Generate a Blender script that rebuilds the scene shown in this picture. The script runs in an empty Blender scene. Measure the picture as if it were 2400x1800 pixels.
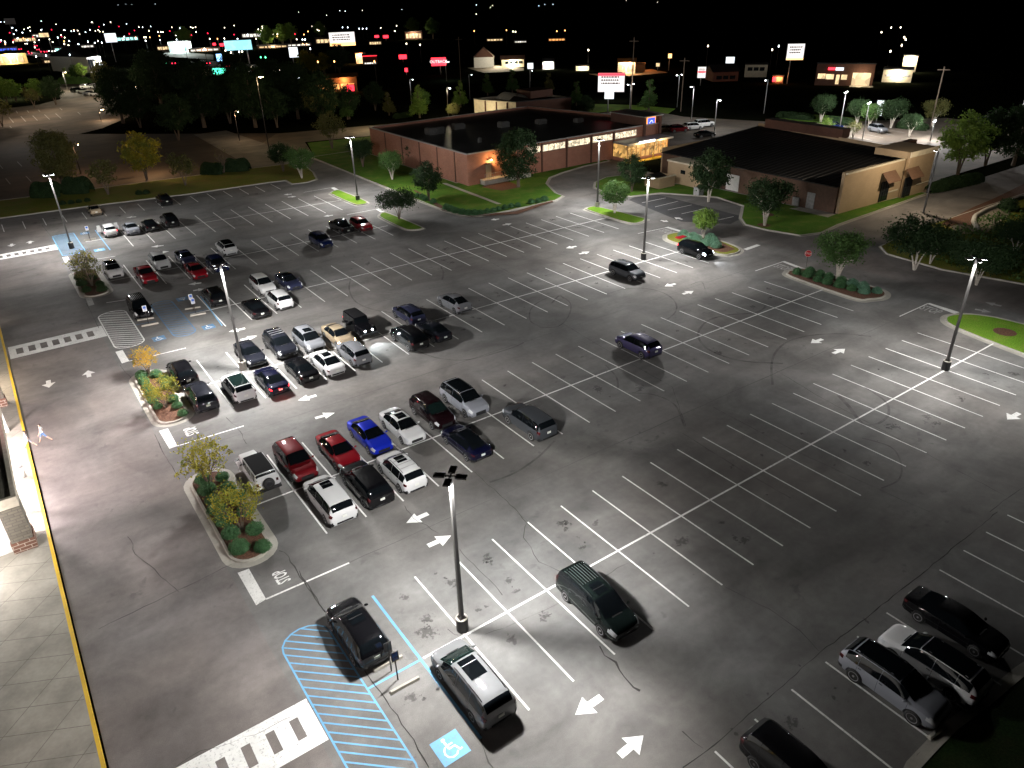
import bpy, bmesh, math, random
from mathutils import Vector, Matrix
R = math.radians
sc = bpy.context.scene
col = sc.collection
rnd = random.Random(7)

# ------------------------------------------------------------------ camera
FPX, PITCH, ROLL, CH, YAW = 1719.837, 0.49687, -0.029447, 30.23, 0.605763
def _axes():
    cp, sp, cr, sr = math.cos(PITCH), math.sin(PITCH), math.cos(ROLL), math.sin(ROLL)
    f = Vector((0, cp, -sp)); r0 = Vector((1, 0, 0)); u0 = Vector((0, sp, cp))
    r = r0*cr + u0*sr; u = -r0*sr + u0*cr
    m = Matrix.Rotation(-YAW, 3, 'Z')
    return m@f, m@r, m@u
FW, RT, UP = _axes()
cam = bpy.data.cameras.new('camera'); camo = bpy.data.objects.new('camera', cam); col.objects.link(camo)
camo.matrix_world = Matrix.Translation((0, 0, CH)) @ Matrix((RT, UP, -FW)).transposed().to_4x4()
cam.sensor_fit = 'HORIZONTAL'; cam.sensor_width = 36.0; cam.lens = FPX/2400*36.0
cam.clip_end = 6000; cam.clip_start = 0.5
sc.camera = camo

def G(px, py, z=0.0):
    """survey helper: a sighting (2400 x 1800 frame) carried to the horizontal plane at height z"""
    d = FW*FPX + RT*(px-1200) + UP*(900-py)
    t = (z-CH)/d.z
    return Vector((d.x*t, d.y*t, z))
def ZM(x0, y0, s=800/2212):
    return lambda u, v, z=0.0: G(x0+u*s, y0+v*s, z)
zA = ZM(1600, 600); zB = ZM(700, 1200); zC = ZM(1300, 400); zD = ZM(0, 1200); zE = ZM(0, 400)
z5 = ZM(500, 650); zP = ZM(850, 100); zQ = ZM(700, 400); zF = ZM(200, 150); zR = ZM(1600, 100)
z7 = ZM(0, 700); z2 = ZM(2000, 400, 400/2212); z4 = ZM(0, 400, 400/2212); zN = ZM(1100, 260, 500/2212)
zW = ZM(1600, 1200); zL = ZM(0, 740, 200/553); zT = ZM(1380, 90, 360/2212); zV = ZM(1860, 80, 360/2212)
z30 = ZM(0, 30, 360/2212); z34 = ZM(340, 50, 360/2212); z68 = ZM(680, 50, 360/2212); z10 = ZM(1000, 0, 600/2212)
z50 = ZM(500, 0, 600/2212); z00 = ZM(0, 0, 600/2212)
def mpp(p):                       # metres per photograph pixel at point p
    return ((Vector(p)-Vector((0, 0, CH))).dot(FW))/FPX

# ------------------------------------------------------------------ world
w = bpy.data.worlds.new('World'); sc.world = w; w.use_nodes = True
nt = w.node_tree; bg = nt.nodes['Background']
sky = nt.nodes.new('ShaderNodeTexSky'); sky.sky_type = 'NISHITA'; sky.sun_disc = False
sky.sun_elevation = R(-9); sky.sun_rotation = R(200)
nt.links.new(sky.outputs[0], bg.inputs[0]); bg.inputs[1].default_value = 0.02
sc.view_settings.view_transform = 'Standard'; sc.view_settings.look = 'None'; sc.view_settings.exposure = 0
try:
    sc.cycles.use_denoising = True; sc.cycles.denoiser = 'OPENIMAGEDENOISE'
    sc.cycles.max_bounces = 5; sc.cycles.diffuse_bounces = 2; sc.cycles.glossy_bounces = 3
    sc.cycles.transparent_max_bounces = 6; sc.cycles.sample_clamp_indirect = 4; sc.cycles.use_light_tree = True
    sc.cycles.caustics_reflective = False; sc.cycles.caustics_refractive = False
except Exception: pass

# ------------------------------------------------------------------ materials
MATS = {}
def _new(name):
    m = bpy.data.materials.new(name); m.use_nodes = True
    return m, m.node_tree, m.node_tree.nodes['Principled BSDF']
def mat(name, c, rough=0.6, metal=0.0, coat=0.0, spec=0.5, var=0.0, vs=3.0, emit=None, es=0.0):
    if name in MATS: return MATS[name]
    m, t, b = _new(name)
    c4 = (*c, 1)
    b.inputs['Base Color'].default_value = c4
    b.inputs['Roughness'].default_value = rough; b.inputs['Metallic'].default_value = metal
    b.inputs['Coat Weight'].default_value = coat; b.inputs['Coat Roughness'].default_value = 0.06
    b.inputs['Specular IOR Level'].default_value = spec
    if var:
        n = t.nodes.new('ShaderNodeTexNoise'); n.inputs['Scale'].default_value = vs; n.inputs['Detail'].default_value = 6
        tc = t.nodes.new('ShaderNodeTexCoord'); t.links.new(tc.outputs['Object'], n.inputs['Vector'])
        r = t.nodes.new('ShaderNodeMapRange'); r.inputs[1].default_value = .3; r.inputs[2].default_value = .7
        r.inputs[3].default_value = 1-var; r.inputs[4].default_value = 1+var
        t.links.new(n.outputs[0], r.inputs[0])
        mx = t.nodes.new('ShaderNodeVectorMath'); mx.operation = 'SCALE'; mx.inputs[0].default_value = c
        t.links.new(r.outputs[0], mx.inputs['Scale']); t.links.new(mx.outputs[0], b.inputs['Base Color'])
    if emit:
        b.inputs['Emission Color'].default_value = (*emit, 1); b.inputs['Emission Strength'].default_value = es
    MATS[name] = m; return m
def glow(name, c, s, var=0.0, vs=2.0):
    if name in MATS: return MATS[name]
    m, t, b = _new(name)
    b.inputs['Base Color'].default_value = (.02, .02, .02, 1); b.inputs['Emission Color'].default_value = (*c, 1)
    b.inputs['Emission Strength'].default_value = s
    if var:
        n = t.nodes.new('ShaderNodeTexVoronoi'); n.inputs['Scale'].default_value = vs
        tc = t.nodes.new('ShaderNodeTexCoord'); t.links.new(tc.outputs['Object'], n.inputs['Vector'])
        r = t.nodes.new('ShaderNodeMapRange'); r.inputs[1].default_value = 0; r.inputs[2].default_value = 1
        r.inputs[3].default_value = s*(1-var); r.inputs[4].default_value = s
        sp = t.nodes.new('ShaderNodeSeparateColor'); t.links.new(n.outputs['Color'], sp.inputs[0])
        t.links.new(sp.outputs[0], r.inputs[0]); t.links.new(r.outputs[0], b.inputs['Emission Strength'])
    MATS[name] = m; return m

class NT:
    """tiny node-graph helper"""
    def __init__(s, name):
        s.m, s.t, s.b = _new(name); s.tc = s.t.nodes.new('ShaderNodeTexCoord')
    def n(s, typ, **kw):
        nd = s.t.nodes.new(typ)
        for k, v in kw.items(): setattr(nd, k, v)
        return nd
    def L(s, a, b): s.t.links.new(a, b)
    def mapv(s, scale=(1, 1, 1), rot=0):
        mp = s.n('ShaderNodeMapping'); mp.inputs['Scale'].default_value = scale; mp.inputs['Rotation'].default_value = (0, 0, rot)
        s.L(s.tc.outputs['Object'], mp.inputs[0]); return mp.outputs[0]
    def noise(s, sc_, det=5, v=None, dist=0, lo=.3, hi=.7, a=0., b=1., rough=.55):
        n = s.n('ShaderNodeTexNoise'); n.inputs['Scale'].default_value = sc_; n.inputs['Detail'].default_value = det
        n.inputs['Distortion'].default_value = dist; n.inputs['Roughness'].default_value = rough
        s.L(v or s.tc.outputs['Object'], n.inputs['Vector'])
        r = s.n('ShaderNodeMapRange')
        for i, x in enumerate((lo, hi, a, b)): r.inputs[i+1].default_value = x
        s.L(n.outputs[0], r.inputs[0]); return r.outputs[0]
    def math(s, op, a, b):
        n = s.n('ShaderNodeMath', operation=op)
        for i, x in enumerate((a, b)):
            if isinstance(x, (int, float)): n.inputs[i].default_value = x
            else: s.L(x, n.inputs[i])
        return n.outputs[0]
    def mix(s, f, a, b, bt='MIX'):
        n = s.n('ShaderNodeMix', data_type='RGBA', blend_type=bt)
        for i, x in ((0, f), (6, a), (7, b)):
            if isinstance(x, (int, float)): n.inputs[i].default_value = x
            elif isinstance(x, tuple): n.inputs[i].default_value = (*x, 1)
            else: s.L(x, n.inputs[i])
        return n.outputs[2]
    def col(s, x, rough=None):
        s.L(x, s.b.inputs['Base Color'])
        if rough is not None: s.b.inputs['Roughness'].default_value = rough
    def bump(s, h, st=.3, d=.05):
        n = s.n('ShaderNodeBump'); n.inputs['Strength'].default_value = st; n.inputs['Distance'].default_value = d
        s.L(h, n.inputs['Height']); s.L(n.outputs[0], s.b.inputs['Normal'])

def asphalt(name, base, warm=0.0, light=1.0):
    g = NT(name)
    big = g.noise(.045, 4, lo=.32, hi=.68, a=.66, b=1.28)
    mid = g.noise(.2, 6, dist=.7, lo=.3, hi=.7, a=.66, b=1.25)
    st = g.noise(.35, 5, v=g.mapv((.25, 1.6, 1), .12), lo=.34, hi=.7, a=.86, b=1.12)
    fine = g.noise(2.4, 6, lo=.25, hi=.75, a=.9, b=1.1)
    gr = g.noise(26, 3, lo=.2, hi=.8, a=.76, b=1.24)
    v = g.math('MULTIPLY', g.math('MULTIPLY', big, mid), g.math('MULTIPLY', st, g.math('MULTIPLY', fine, gr)))
    # oily dark specks gathered here and there
    sp = g.noise(1.1, 6, dist=.4, lo=.60, hi=.66, a=0., b=1.)
    gate = g.noise(.16, 3, lo=.52, hi=.62, a=0., b=1.)
    dk = g.math('MULTIPLY', sp, gate)
    c = g.mix(g.noise(.06, 3, lo=.35, hi=.65), tuple(base), (base[0]*1.1+warm, base[1]*1.02+warm*.5, base[2]*.97))
    vm = g.n('ShaderNodeVectorMath', operation='SCALE'); g.L(c, vm.inputs[0]); g.L(v, vm.inputs['Scale'])
    g.col(g.mix(g.math('MULTIPLY', dk, .45), vm.outputs[0], (base[0]*.4, base[1]*.4, base[2]*.4)))
    g.b.inputs['Roughness'].default_value = .82; g.b.inputs['Specular IOR Level'].default_value = .35
    g.bump(g.noise(30, 4, lo=0, hi=1), .35, .02)
    MATS[name] = g.m; return g.m
asphalt('asphalt', (.138, .137, .135))
asphalt('asphalt_drive', (.14, .132, .130), .004)
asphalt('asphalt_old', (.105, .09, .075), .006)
asphalt('asphalt_unlit', (.05, .04, .032), .004)  # old asphalt with the second lot's lack of light put into its colour
asphalt('asphalt_fresh', (.05, .051, .055))

def grassm(name, a, b, c):
    g = NT(name)
    k = g.mix(g.noise(.25, 5), a, b)
    k = g.mix(g.noise(.5, 4, v=g.mapv((1, 1, 1)), lo=.5, hi=.75, a=0, b=.6), k, c)
    gr = g.noise(9, 6, lo=.25, hi=.75, a=.55, b=1.45)
    vm = g.n('ShaderNodeVectorMath', operation='SCALE'); g.L(k, vm.inputs[0]); g.L(gr, vm.inputs['Scale'])
    g.col(vm.outputs[0], .95); g.b.inputs['Specular IOR Level'].default_value = .1
    g.bump(g.noise(22, 5, lo=0, hi=1), .8, .06); MATS[name] = g.m
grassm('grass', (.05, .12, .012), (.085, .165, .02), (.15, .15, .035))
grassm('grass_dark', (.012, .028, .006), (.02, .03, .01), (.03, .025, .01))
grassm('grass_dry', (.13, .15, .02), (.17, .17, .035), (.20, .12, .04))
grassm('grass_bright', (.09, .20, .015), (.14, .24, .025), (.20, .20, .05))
def concretem(name, c, v=.16):
    g = NT(name)
    a = g.noise(.5, 5, a=1-v, b=1+v); b = g.noise(5, 6, a=.92, b=1.06)
    vm = g.n('ShaderNodeVectorMath', operation='SCALE'); vm.inputs[0].default_value = c
    g.L(g.math('MULTIPLY', a, b), vm.inputs['Scale']); g.col(vm.outputs[0], .85)
    g.bump(g.noise(20, 4, lo=0, hi=1), .2, .02); MATS[name] = g.m
concretem('concrete', (.33, .31, .27)); concretem('walk', (.25, .235, .20), .25); concretem('gutter', (.30, .285, .25), .25)
concretem('concrete_far', (.22, .19, .15), .25)
def mulchm():
    g = NT('mulch'); k = g.mix(g.noise(9, 6), (.045, .018, .008), (.15, .065, .035))
    g.col(k, .95); g.bump(g.noise(18, 5, lo=0, hi=1), .9, .08); MATS['mulch'] = g.m
mulchm()
def paintm(name, c, wear=.5, sc_=6):
    g = NT(name)
    a = g.noise(sc_, 8, lo=.54, hi=.68, a=0, b=wear, rough=.68); b = g.noise(.6, 4, a=.78, b=1.05)
    vm = g.n('ShaderNodeVectorMath', operation='SCALE'); vm.inputs[0].default_value = c; g.L(b, vm.inputs['Scale'])
    g.col(g.mix(a, vm.outputs[0], (.16, .16, .16)), .7); MATS[name] = g.m
paintm('paint_white', (.70, .70, .68), .85, 7); paintm('paint_blue', (.12, .34, .56), .75, 9); paintm('paint_blue_worn', (.05, .14, .26), .9, 3)
paintm('paint_worn', (.34, .34, .33), .9, 4); paintm('paint_yellow', (.62, .40, .02), .3); paintm('paint_faint', (.20, .20, .20), .9, 4)
def brickm(name, c1, c2, mortar, s=1.0):
    g = NT(name)
    geo = g.n('ShaderNodeNewGeometry'); sx = g.n('ShaderNodeSeparateXYZ'); g.L(g.tc.outputs['Object'], sx.inputs[0])
    cb = g.n('ShaderNodeCombineXYZ'); g.L(g.math('ADD', sx.outputs[0], sx.outputs[1]), cb.inputs[0]); g.L(sx.outputs[2], cb.inputs[1])
    br = g.n('ShaderNodeTexBrick'); br.inputs['Scale'].default_value = 1.0; br.inputs['Brick Width'].default_value = .42*s
    br.inputs['Row Height'].default_value = .16*s; br.inputs['Mortar Size'].default_value = .016*s; br.inputs['Bias'].default_value = 0
    br.inputs['Color1'].default_value = (*c1, 1); br.inputs['Color2'].default_value = (*c2, 1); br.inputs['Mortar'].default_value = (*mortar, 1)
    g.L(cb.outputs[0], br.inputs['Vector'])
    k = g.mix(g.noise(.7, 5, a=0, b=.35), br.outputs['Color'], (c1[0]*.6, c1[1]*.6, c1[2]*.6)); g.col(k, .88); MATS[name] = g.m
brickm('brick_red', (.34, .135, .085), (.26, .10, .065), (.40, .25, .19)); brickm('brick_dark', (.08, .03, .02), (.10, .04, .025), (.12, .07, .05))
brickm('brick_tan', (.42, .30, .18), (.38, .27, .165), (.36, .27, .18), 1.2); brickm('stone_grey', (.16, .14, .11), (.11, .10, .08), (.08, .07, .06), 1.3)
brickm('brick_big', (.13, .06, .04), (.16, .075, .05), (.42, .36, .3), 1.5)
def leafm(name, a, b, c=None):
    g = NT(name)
    oi = g.n('ShaderNodeObjectInfo')
    k = g.mix(g.noise(1.3, 3, lo=.35, hi=.65), a, b)
    if c: k = g.mix(g.noise(.7, 3, lo=.5, hi=.6), k, c)
    k2 = g.mix(g.noise(7, 2, lo=.4, hi=.6, a=0, b=.5), k, tuple(x*.45 for x in a))
    g.col(k2, .75); g.b.inputs['Specular IOR Level'].default_value = .25
    tr = g.n('ShaderNodeBsdfTranslucent'); g.L(k2, tr.inputs[0]); ms = g.n('ShaderNodeMixShader'); ms.inputs[0].default_value = .3
    out = [x for x in g.t.nodes if x.type == 'OUTPUT_MATERIAL'][0]
    g.L(g.b.outputs[0], ms.inputs[1]); g.L(tr.outputs[0], ms.inputs[2]); g.L(ms.outputs[0], out.inputs[0]); MATS[name] = g.m
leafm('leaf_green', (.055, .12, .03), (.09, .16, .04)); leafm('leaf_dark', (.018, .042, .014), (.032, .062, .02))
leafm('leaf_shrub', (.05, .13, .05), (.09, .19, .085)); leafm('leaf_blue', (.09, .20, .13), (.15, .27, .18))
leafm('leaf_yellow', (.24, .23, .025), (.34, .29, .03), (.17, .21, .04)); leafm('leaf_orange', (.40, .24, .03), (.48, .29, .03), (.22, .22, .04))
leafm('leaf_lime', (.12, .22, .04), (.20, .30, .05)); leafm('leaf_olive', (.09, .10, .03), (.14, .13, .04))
mat('bark_white', (.42, .38, .33), .85, var=.35, vs=9); mat('bark', (.10, .075, .055), .9, var=.3, vs=8)
mat('black', (.012, .012, .013), .5); mat('tyre', (.018, .018, .018), .85); mat('rim', (.45, .45, .47), .3, .9); mat('rim_dark', (.05, .05, .055), .35, .7)
mat('glass', (.003, .004, .005), .04, 0, 0, .6); mat('glass_teal', (.005, .011, .010), .05, 0, 0, .8); mat('trim', (.010, .010, .011), .6, 0, 0, .3); mat('chrome', (.7, .7, .72), .15, 1)
mat('headlamp', (.62, .64, .66), .12, .3, .6); mat('taillamp', (.06, .001, .0025), .2, 0, .5)
mat('plate', (.55, .56, .52), .5); mat('plate_yellow', (.7, .6, .25), .5); mat('bronze', (.035, .03, .028), .45, .4); mat('pole_bronze', (.085, .082, .08), .5, .3); mat('unit_grey', (.07, .07, .07), .7, var=.3); mat('pole_grey', (.28, .28, .28), .5, .3)
mat('metal_grey', (.3, .3, .3), .5, .4, var=.2); mat('roof_dark', (.012, .012, .014), .7, 0, 0, .3, .4, .6); mat('membrane', (.045, .045, .046), .38, var=.5, vs=.4)
mat('white_paint', (.72, .71, .68), .6, var=.1); mat('cream', (.55, .48, .36), .8, var=.12, vs=1.5); mat('dark_glass', (.01, .014, .016), .1); mat('amberwood', (.35, .16, .05), .7)

# ------------------------------------------------------------------ object helpers
def P(o, label=None, cat=None, group=None, kind=None):
    if label: o['label'] = label
    if cat: o['category'] = cat
    if group: o['group'] = group
    if kind: o['kind'] = kind
    return o
def link(o, parent=None):
    col.objects.link(o)
    if parent: o.parent = parent
    return o
def empty(name, loc=(0, 0, 0), rz=0.0, sc_=1.0):
    o = bpy.data.objects.new(name, None); col.objects.link(o); o.location = loc; o.rotation_euler = (0, 0, rz)
    o.scale = (sc_, sc_, sc_) if isinstance(sc_, (int, float)) else sc_
    o.empty_display_size = .3; return o
class MB:
    def __init__(s): s.v = []; s.f = []; s.mi = []; s.ms = []
    def _m(s, m):
        if m is None: return 0
        if m not in s.ms: s.ms.append(m)
        return s.ms.index(m)
    def poly(s, pts, m=None):
        n = len(s.v); s.v += [tuple(p) for p in pts]; s.f.append(tuple(range(n, n+len(pts)))); s.mi.append(s._m(m))
    def grid(s, rows, m=None, cu=False, cv=False, cap=False):
        n = len(s.v); a = len(rows); b = len(rows[0])
        for r in rows: s.v += [tuple(p) for p in r]
        k = s._m(m)
        for i in range(a if cu else a-1):
            for j in range(b if cv else b-1):
                i2 = (i+1) % a; j2 = (j+1) % b
                s.f.append((n+i*b+j, n+i*b+j2, n+i2*b+j2, n+i2*b+j)); s.mi.append(k)
        if cap:
            s.f.append(tuple(n+j for j in range(b))[::-1]); s.mi.append(k)
            s.f.append(tuple(n+(a-1)*b+j for j in range(b))); s.mi.append(k)
    def box(s, x0, x1, y0, y1, z0, z1, m=None, rz=0, c=(0, 0)):
        p = [(x0, y0), (x1, y0), (x1, y1), (x0, y1)]
        if rz:
            cc, ss = math.cos(rz), math.sin(rz); p = [(c[0]+x*cc-y*ss, c[1]+x*ss+y*cc) for x, y in p]
        s.prism(p, z0, z1, m)
    def prism(s, p, z0, z1, m=None, mt=None):
        n = len(s.v); k = len(p); mi = s._m(m); mi2 = s._m(mt) if mt else mi
        s.v += [(x[0], x[1], z0) for x in p] + [(x[0], x[1], z1) for x in p]
        s.f.append(tuple(n+i for i in range(k))[::-1]); s.mi.append(mi)
        s.f.append(tuple(n+k+i for i in range(k))); s.mi.append(mi2)
        for i in range(k):
            j = (i+1) % k; s.f.append((n+i, n+j, n+k+j, n+k+i)); s.mi.append(mi)
    def tube(s, pts, r, n=8, m=None, cap=True):
        rows = []
        pts = [Vector(p) for p in pts]
        for i, p in enumerate(pts):
            a = pts[max(0, i-1)]; b = pts[min(len(pts)-1, i+1)]; t = (b-a).normalized()
            u = t.cross(Vector((0, 0, 1)) if abs(t.z) < .9 else Vector((1, 0, 0))).normalized(); w_ = t.cross(u)
            rr = r[i] if isinstance(r, (list, tuple)) else r
            rows.append([p+(u*math.cos(2*math.pi*k/n)+w_*math.sin(2*math.pi*k/n))*rr for k in range(n)])
        s.grid(rows, m, cv=True, cap=cap)
    def lathe(s, prof, n=24, axis='z', c=(0, 0, 0), m=None, cap=True):
        rows = []
        for r_, h in prof:
            row = []
            for k in range(n):
                a = 2*math.pi*k/n; x, y = r_*math.cos(a), r_*math.sin(a)
                q = (x, y, h) if axis == 'z' else (h, x, y) if axis == 'x' else (x, h, y)
                row.append((c[0]+q[0], c[1]+q[1], c[2]+q[2]))
            rows.append(row)
        s.grid(rows, m, cv=True, cap=cap)
    def strip(s, a, b, w_, z=.004, m=None):
        a = Vector((a[0], a[1])); b = Vector((b[0], b[1])); d = (b-a).normalized(); n = Vector((-d.y, d.x))*w_/2
        s.poly([(*(a-n), z), (*(b-n), z), (*(b+n), z), (*(a+n), z)], m)
    def ribbon(s, pts, w_, z=.004, m=None):
        pts = [Vector((p[0], p[1])) for p in pts]; L_, R_ = [], []
        for i, p in enumerate(pts):
            a = pts[max(0, i-1)]; b = pts[min(len(pts)-1, i+1)]; d = (b-a).normalized(); n = Vector((-d.y, d.x))
            ww = (w_[i] if isinstance(w_, (list, tuple)) else w_)/2
            L_.append((*(p+n*ww), z)); R_.append((*(p-n*ww), z))
        s.grid([R_, L_], m)
    def build(s, name, m=None, parent=None, smooth=False, loc=None):
        me = bpy.data.meshes.new(name); me.from_pydata(s.v, [], s.f)
        ml = [MATS[x] if isinstance(x, str) else x for x in (s.ms or [m])]
        for x in ml: me.materials.append(x)
        if len(ml) > 1: me.polygons.foreach_set('material_index', s.mi)
        if smooth: me.polygons.foreach_set('use_smooth', [True]*len(s.f))
        me.update(); o = bpy.data.objects.new(name, me); link(o, parent)
        if loc: o.location = loc
        return o
def fixnorm(o):
    bm = bmesh.new(); bm.from_mesh(o.data); bmesh.ops.remove_doubles(bm, verts=bm.verts, dist=1e-5)
    bmesh.ops.recalc_face_normals(bm, faces=bm.faces); bm.to_mesh(o.data); bm.free(); return o
def copytree(o, parent=None):
    c = o.copy(); col.objects.link(c)
    if parent: c.parent = parent
    for ch in KIDS.get(o.name) or []: copytree(ch, c)
    return c
KIDS = {}
def register(root):
    for o in [root]+list(root.children_recursive): KIDS[o.name] = list(o.children)
def catmull(pts, n=6, closed=False):
    out = []; k = len(pts); pts = [Vector((p[0], p[1])) for p in pts]
    for i in range(k if closed else k-1):
        p0 = pts[(i-1) % k] if closed or i > 0 else pts[0]; p1 = pts[i]; p2 = pts[(i+1) % k]
        p3 = pts[(i+2) % k] if closed or i+2 < k else pts[-1]
        for j in range(n):
            t = j/n; out.append(.5*((2*p1)+(p2-p0)*t+(2*p0-5*p1+4*p2-p3)*t*t+(3*p1-p0-3*p2+p3)*t**3))
    if not closed: out.append(pts[-1])
    return out
def offs(poly, d):
    """offset a closed CCW polygon outward by d"""
    k = len(poly); out = []
    for i in range(k):
        a, b, c = poly[i-1], poly[i], poly[(i+1) % k]
        e1 = (b-a).normalized(); e2 = (c-b).normalized(); n1 = Vector((e1.y, -e1.x)); n2 = Vector((e2.y, -e2.x))
        n = (n1+n2); n = n.normalized() if n.length > 1e-6 else n1
        out.append(b+n*d/max(.5, n.dot(n1)))
    return out
def ccw(p):
    p = [Vector((q[0], q[1])) for q in p]
    a = sum(p[i-1].x*p[i].y-p[i].x*p[i-1].y for i in range(len(p)))
    return p if a > 0 else p[::-1]
ORD = 'first second third fourth fifth sixth seventh eighth ninth tenth eleventh twelfth thirteenth fourteenth fifteenth sixteenth seventeenth eighteenth nineteenth twentieth'.split()
def text_mesh(body, size=1.0, depth=0.0, bold=False):
    cu = bpy.data.curves.new('lettering', 'FONT'); cu.body = body; cu.size = size; cu.extrude = depth
    cu.align_x = 'CENTER'; cu.align_y = 'CENTER'; cu.resolution_u = 2
    if bold: cu.offset = .02*size
    o = bpy.data.objects.new('lettering', cu); col.objects.link(o); bpy.context.view_layer.update()
    me = bpy.data.meshes.new_from_object(o); bpy.data.objects.remove(o); bpy.data.curves.remove(cu)
    me.transform(Matrix()); return me
def put_mesh(name, me, m, parent=None, mw=None):
    me.materials.clear(); me.materials.append(MATS[m] if isinstance(m, str) else m)
    o = bpy.data.objects.new(name, me); link(o, parent)
    if mw is not None: o.matrix_local = mw
    return o
# ------------------------------------------------------------------ ground, roads, paving
def sheet(name, pts, z, m, kind='structure'):
    b = MB(); b.poly([(p[0], p[1], z) for p in ccw(pts)]); o = b.build(name, m); P(o, kind=kind); return o
b = MB(); b.poly([(-2500, -400, -.12), (4000, -400, -.12), (4000, 4000, -.12), (-2500, 4000, -.12)])
mat('dirt', (.006, .007, .004), 1.0, 0, 0, 0.0, .4, .05); P(b.build('ground', MATS['dirt']), kind='structure')
lot = sheet('parking_lot_paving', [(-3.3, -30), (84.6, -30), (84.6, 40), (98.1, 46), (98.1, 104.9), (118, 104.9), (118, 108.6), (60, 108.6), (55, 160), (53, 200), (45, 200), (43, 139.5), (-60, 148), (-60, 60), (-3.3, 60)], 0, MATS['asphalt'])
# the drive along the shop front is a slightly different, browner paving laid flush on top
sheet('front_drive_paving', [(-3.3, -30), (4.85, -30), (4.85, 139), (-3.3, 139.6)], .003, MATS['asphalt_drive'])
sheet('patched_paving', [zC(560, 150)[:2], zC(650, 150)[:2], zC(1230, 300)[:2], zC(1140, 345)[:2], zC(820, 330)[:2], zC(480, 190)[:2]], .003, MATS['asphalt_fresh'])
sheet('east_road', [(81.8, -30), (92, -30), (92, 20), (86.6, 38), (87.4, 47.6), (150, 47.6), (200, 45), (200, 57), (150, 56), (84.6, 56), (84.6, 64), (80, 64), (80, 40)], .0035, MATS['asphalt_drive'])

ml = MB(); WL = .11
def row(x0, dx, n, ysp, ylo, yhi, skip=(), sp=None, only=None, wl=WL):
    """ysp/ylo/yhi: (value at x0, value at last line)"""
    f = lambda t, i: t[0]+(t[1]-t[0])*i/max(1, n-1)
    for i in range(n):
        if i in skip: continue
        x = x0+dx*i; ml.strip((x, f(ylo, i)), (x, f(yhi, i)), wl, .008)
    if sp: ml.strip((sp[0], sp[2]), (sp[1], sp[3]), wl*1.25, .012)
row(13.53, 2.738, 21, None, (18.9, 18.95), (30.1, 30.1), sp=(11, 72.2, 24.6, 24.6))
row(10.95, 2.738, 22, None, (36.9, 36.9), (48.15, 47.95), sp=(8.35, 71.2, 42.6, 42.35))
row(11.1, 2.733, 22, None, (56.8, 56.1), (68.1, 67.1), sp=(8.3, 70.2, 62.5, 61.4))
row(15.7, 2.71, 21, None, (74.4, 73.6), (85.6, 84.2), sp=(13.6, 72.2, 80.1, 78.8))
row(11.1, 2.74, 13, None, (91.9, 91.6), (103.0, 102.0), sp=(8.4, 45.6, 97.4, 96.4))
row(13.8, 2.755, 12, None, (110.7, 109.0), (121.9, 120.6), sp=(8.8, 46.4, 117.5, 114.8))
row(5.4-2.77*5, 2.77, 19, None, (131.9, 129.0), (136.8, 134.3))
row(18.9-2.74*5, 2.74, 20, None, (5.2, 5.2), (12.25, 12.25))
# angled bays beside the tan building
for a, b_ in (((565, 208), (720, 177)), ((650, 235), (800, 198)), ((733, 255), (888, 222)), ((822, 280), (975, 245)), ((1060, 320), (1160, 297))):
    ml.strip(zC(*a), zC(*b_), .11, .008)
P(ml.build('stall_lines', 'paint_white' and MATS['paint_white']), kind='structure')
# stop lines beside the islands
mk = MB()
def quad(zf, pts, z=.008): mk.poly([(*zf(*q)[:2], z) for q in pts])
quad(zD, [(1540, 395), (1613, 368), (1725, 565), (1660, 605)]); mk.strip(zD(1725, 565), zB(328, 330), .13, .012)
quad(z7, [(1030, 858), (1088, 840), (1150, 955), (1098, 973)]); mk.strip(z7(1150, 955), z7(1580, 825), .13, .012)
quad(z7, [(748, 345), (795, 333), (838, 405), (790, 420)]); mk.strip(z7(995, 370), z7(1205, 320), .12, .012); mk.strip(z7(838, 405), z7(880, 397), .12, .012)
quad(z4, [(808, 1125), (880, 1115), (930, 1200), (858, 1218)]); mk.strip(z4(1235, 1150), z4(1495, 1110), .12, .012)
quad(zC, [(715, 368), (735, 364), (835, 392), (815, 398)]); mk.strip(zC(540, 408), zC(730, 368), .12, .012)
quad(zC, [(1222, 508), (1310, 478), (1335, 484), (1245, 516)])
quad(zC, [(1470, 590), (1490, 586), (1625, 635), (1600, 640)]); mk.strip(zC(1300, 650), zC(1480, 590), .12, .012)
quad(zA, [(1585, 310), (1600, 305), (1795, 365), (1760, 375)]); mk.strip(zA(1405, 392), zA(1590, 308), .12, .012)
quad(zF, [(1590, 803), (1612, 798), (1648, 818), (1625, 824)]); mk.strip(zF(1415, 832), zF(1590, 802), .12, .012)
quad(zF, [(1882, 942), (1905, 936), (1940, 955), (1915, 962)]); mk.strip(zF(1695, 977), zF(1890, 940), .12, .012)
mk.strip(zE(690, 856), zE(830, 835), .12, .012)
P(mk.build('stop_lines', MATS['paint_white']), kind='structure')
b = MB(); b.poly([(*zE(*q)[:2], .008) for q in ((555, 828), (592, 820), (612, 868), (575, 878))]); P(b.build('worn_stop_line', MATS['paint_worn']), kind='structure')

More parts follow.
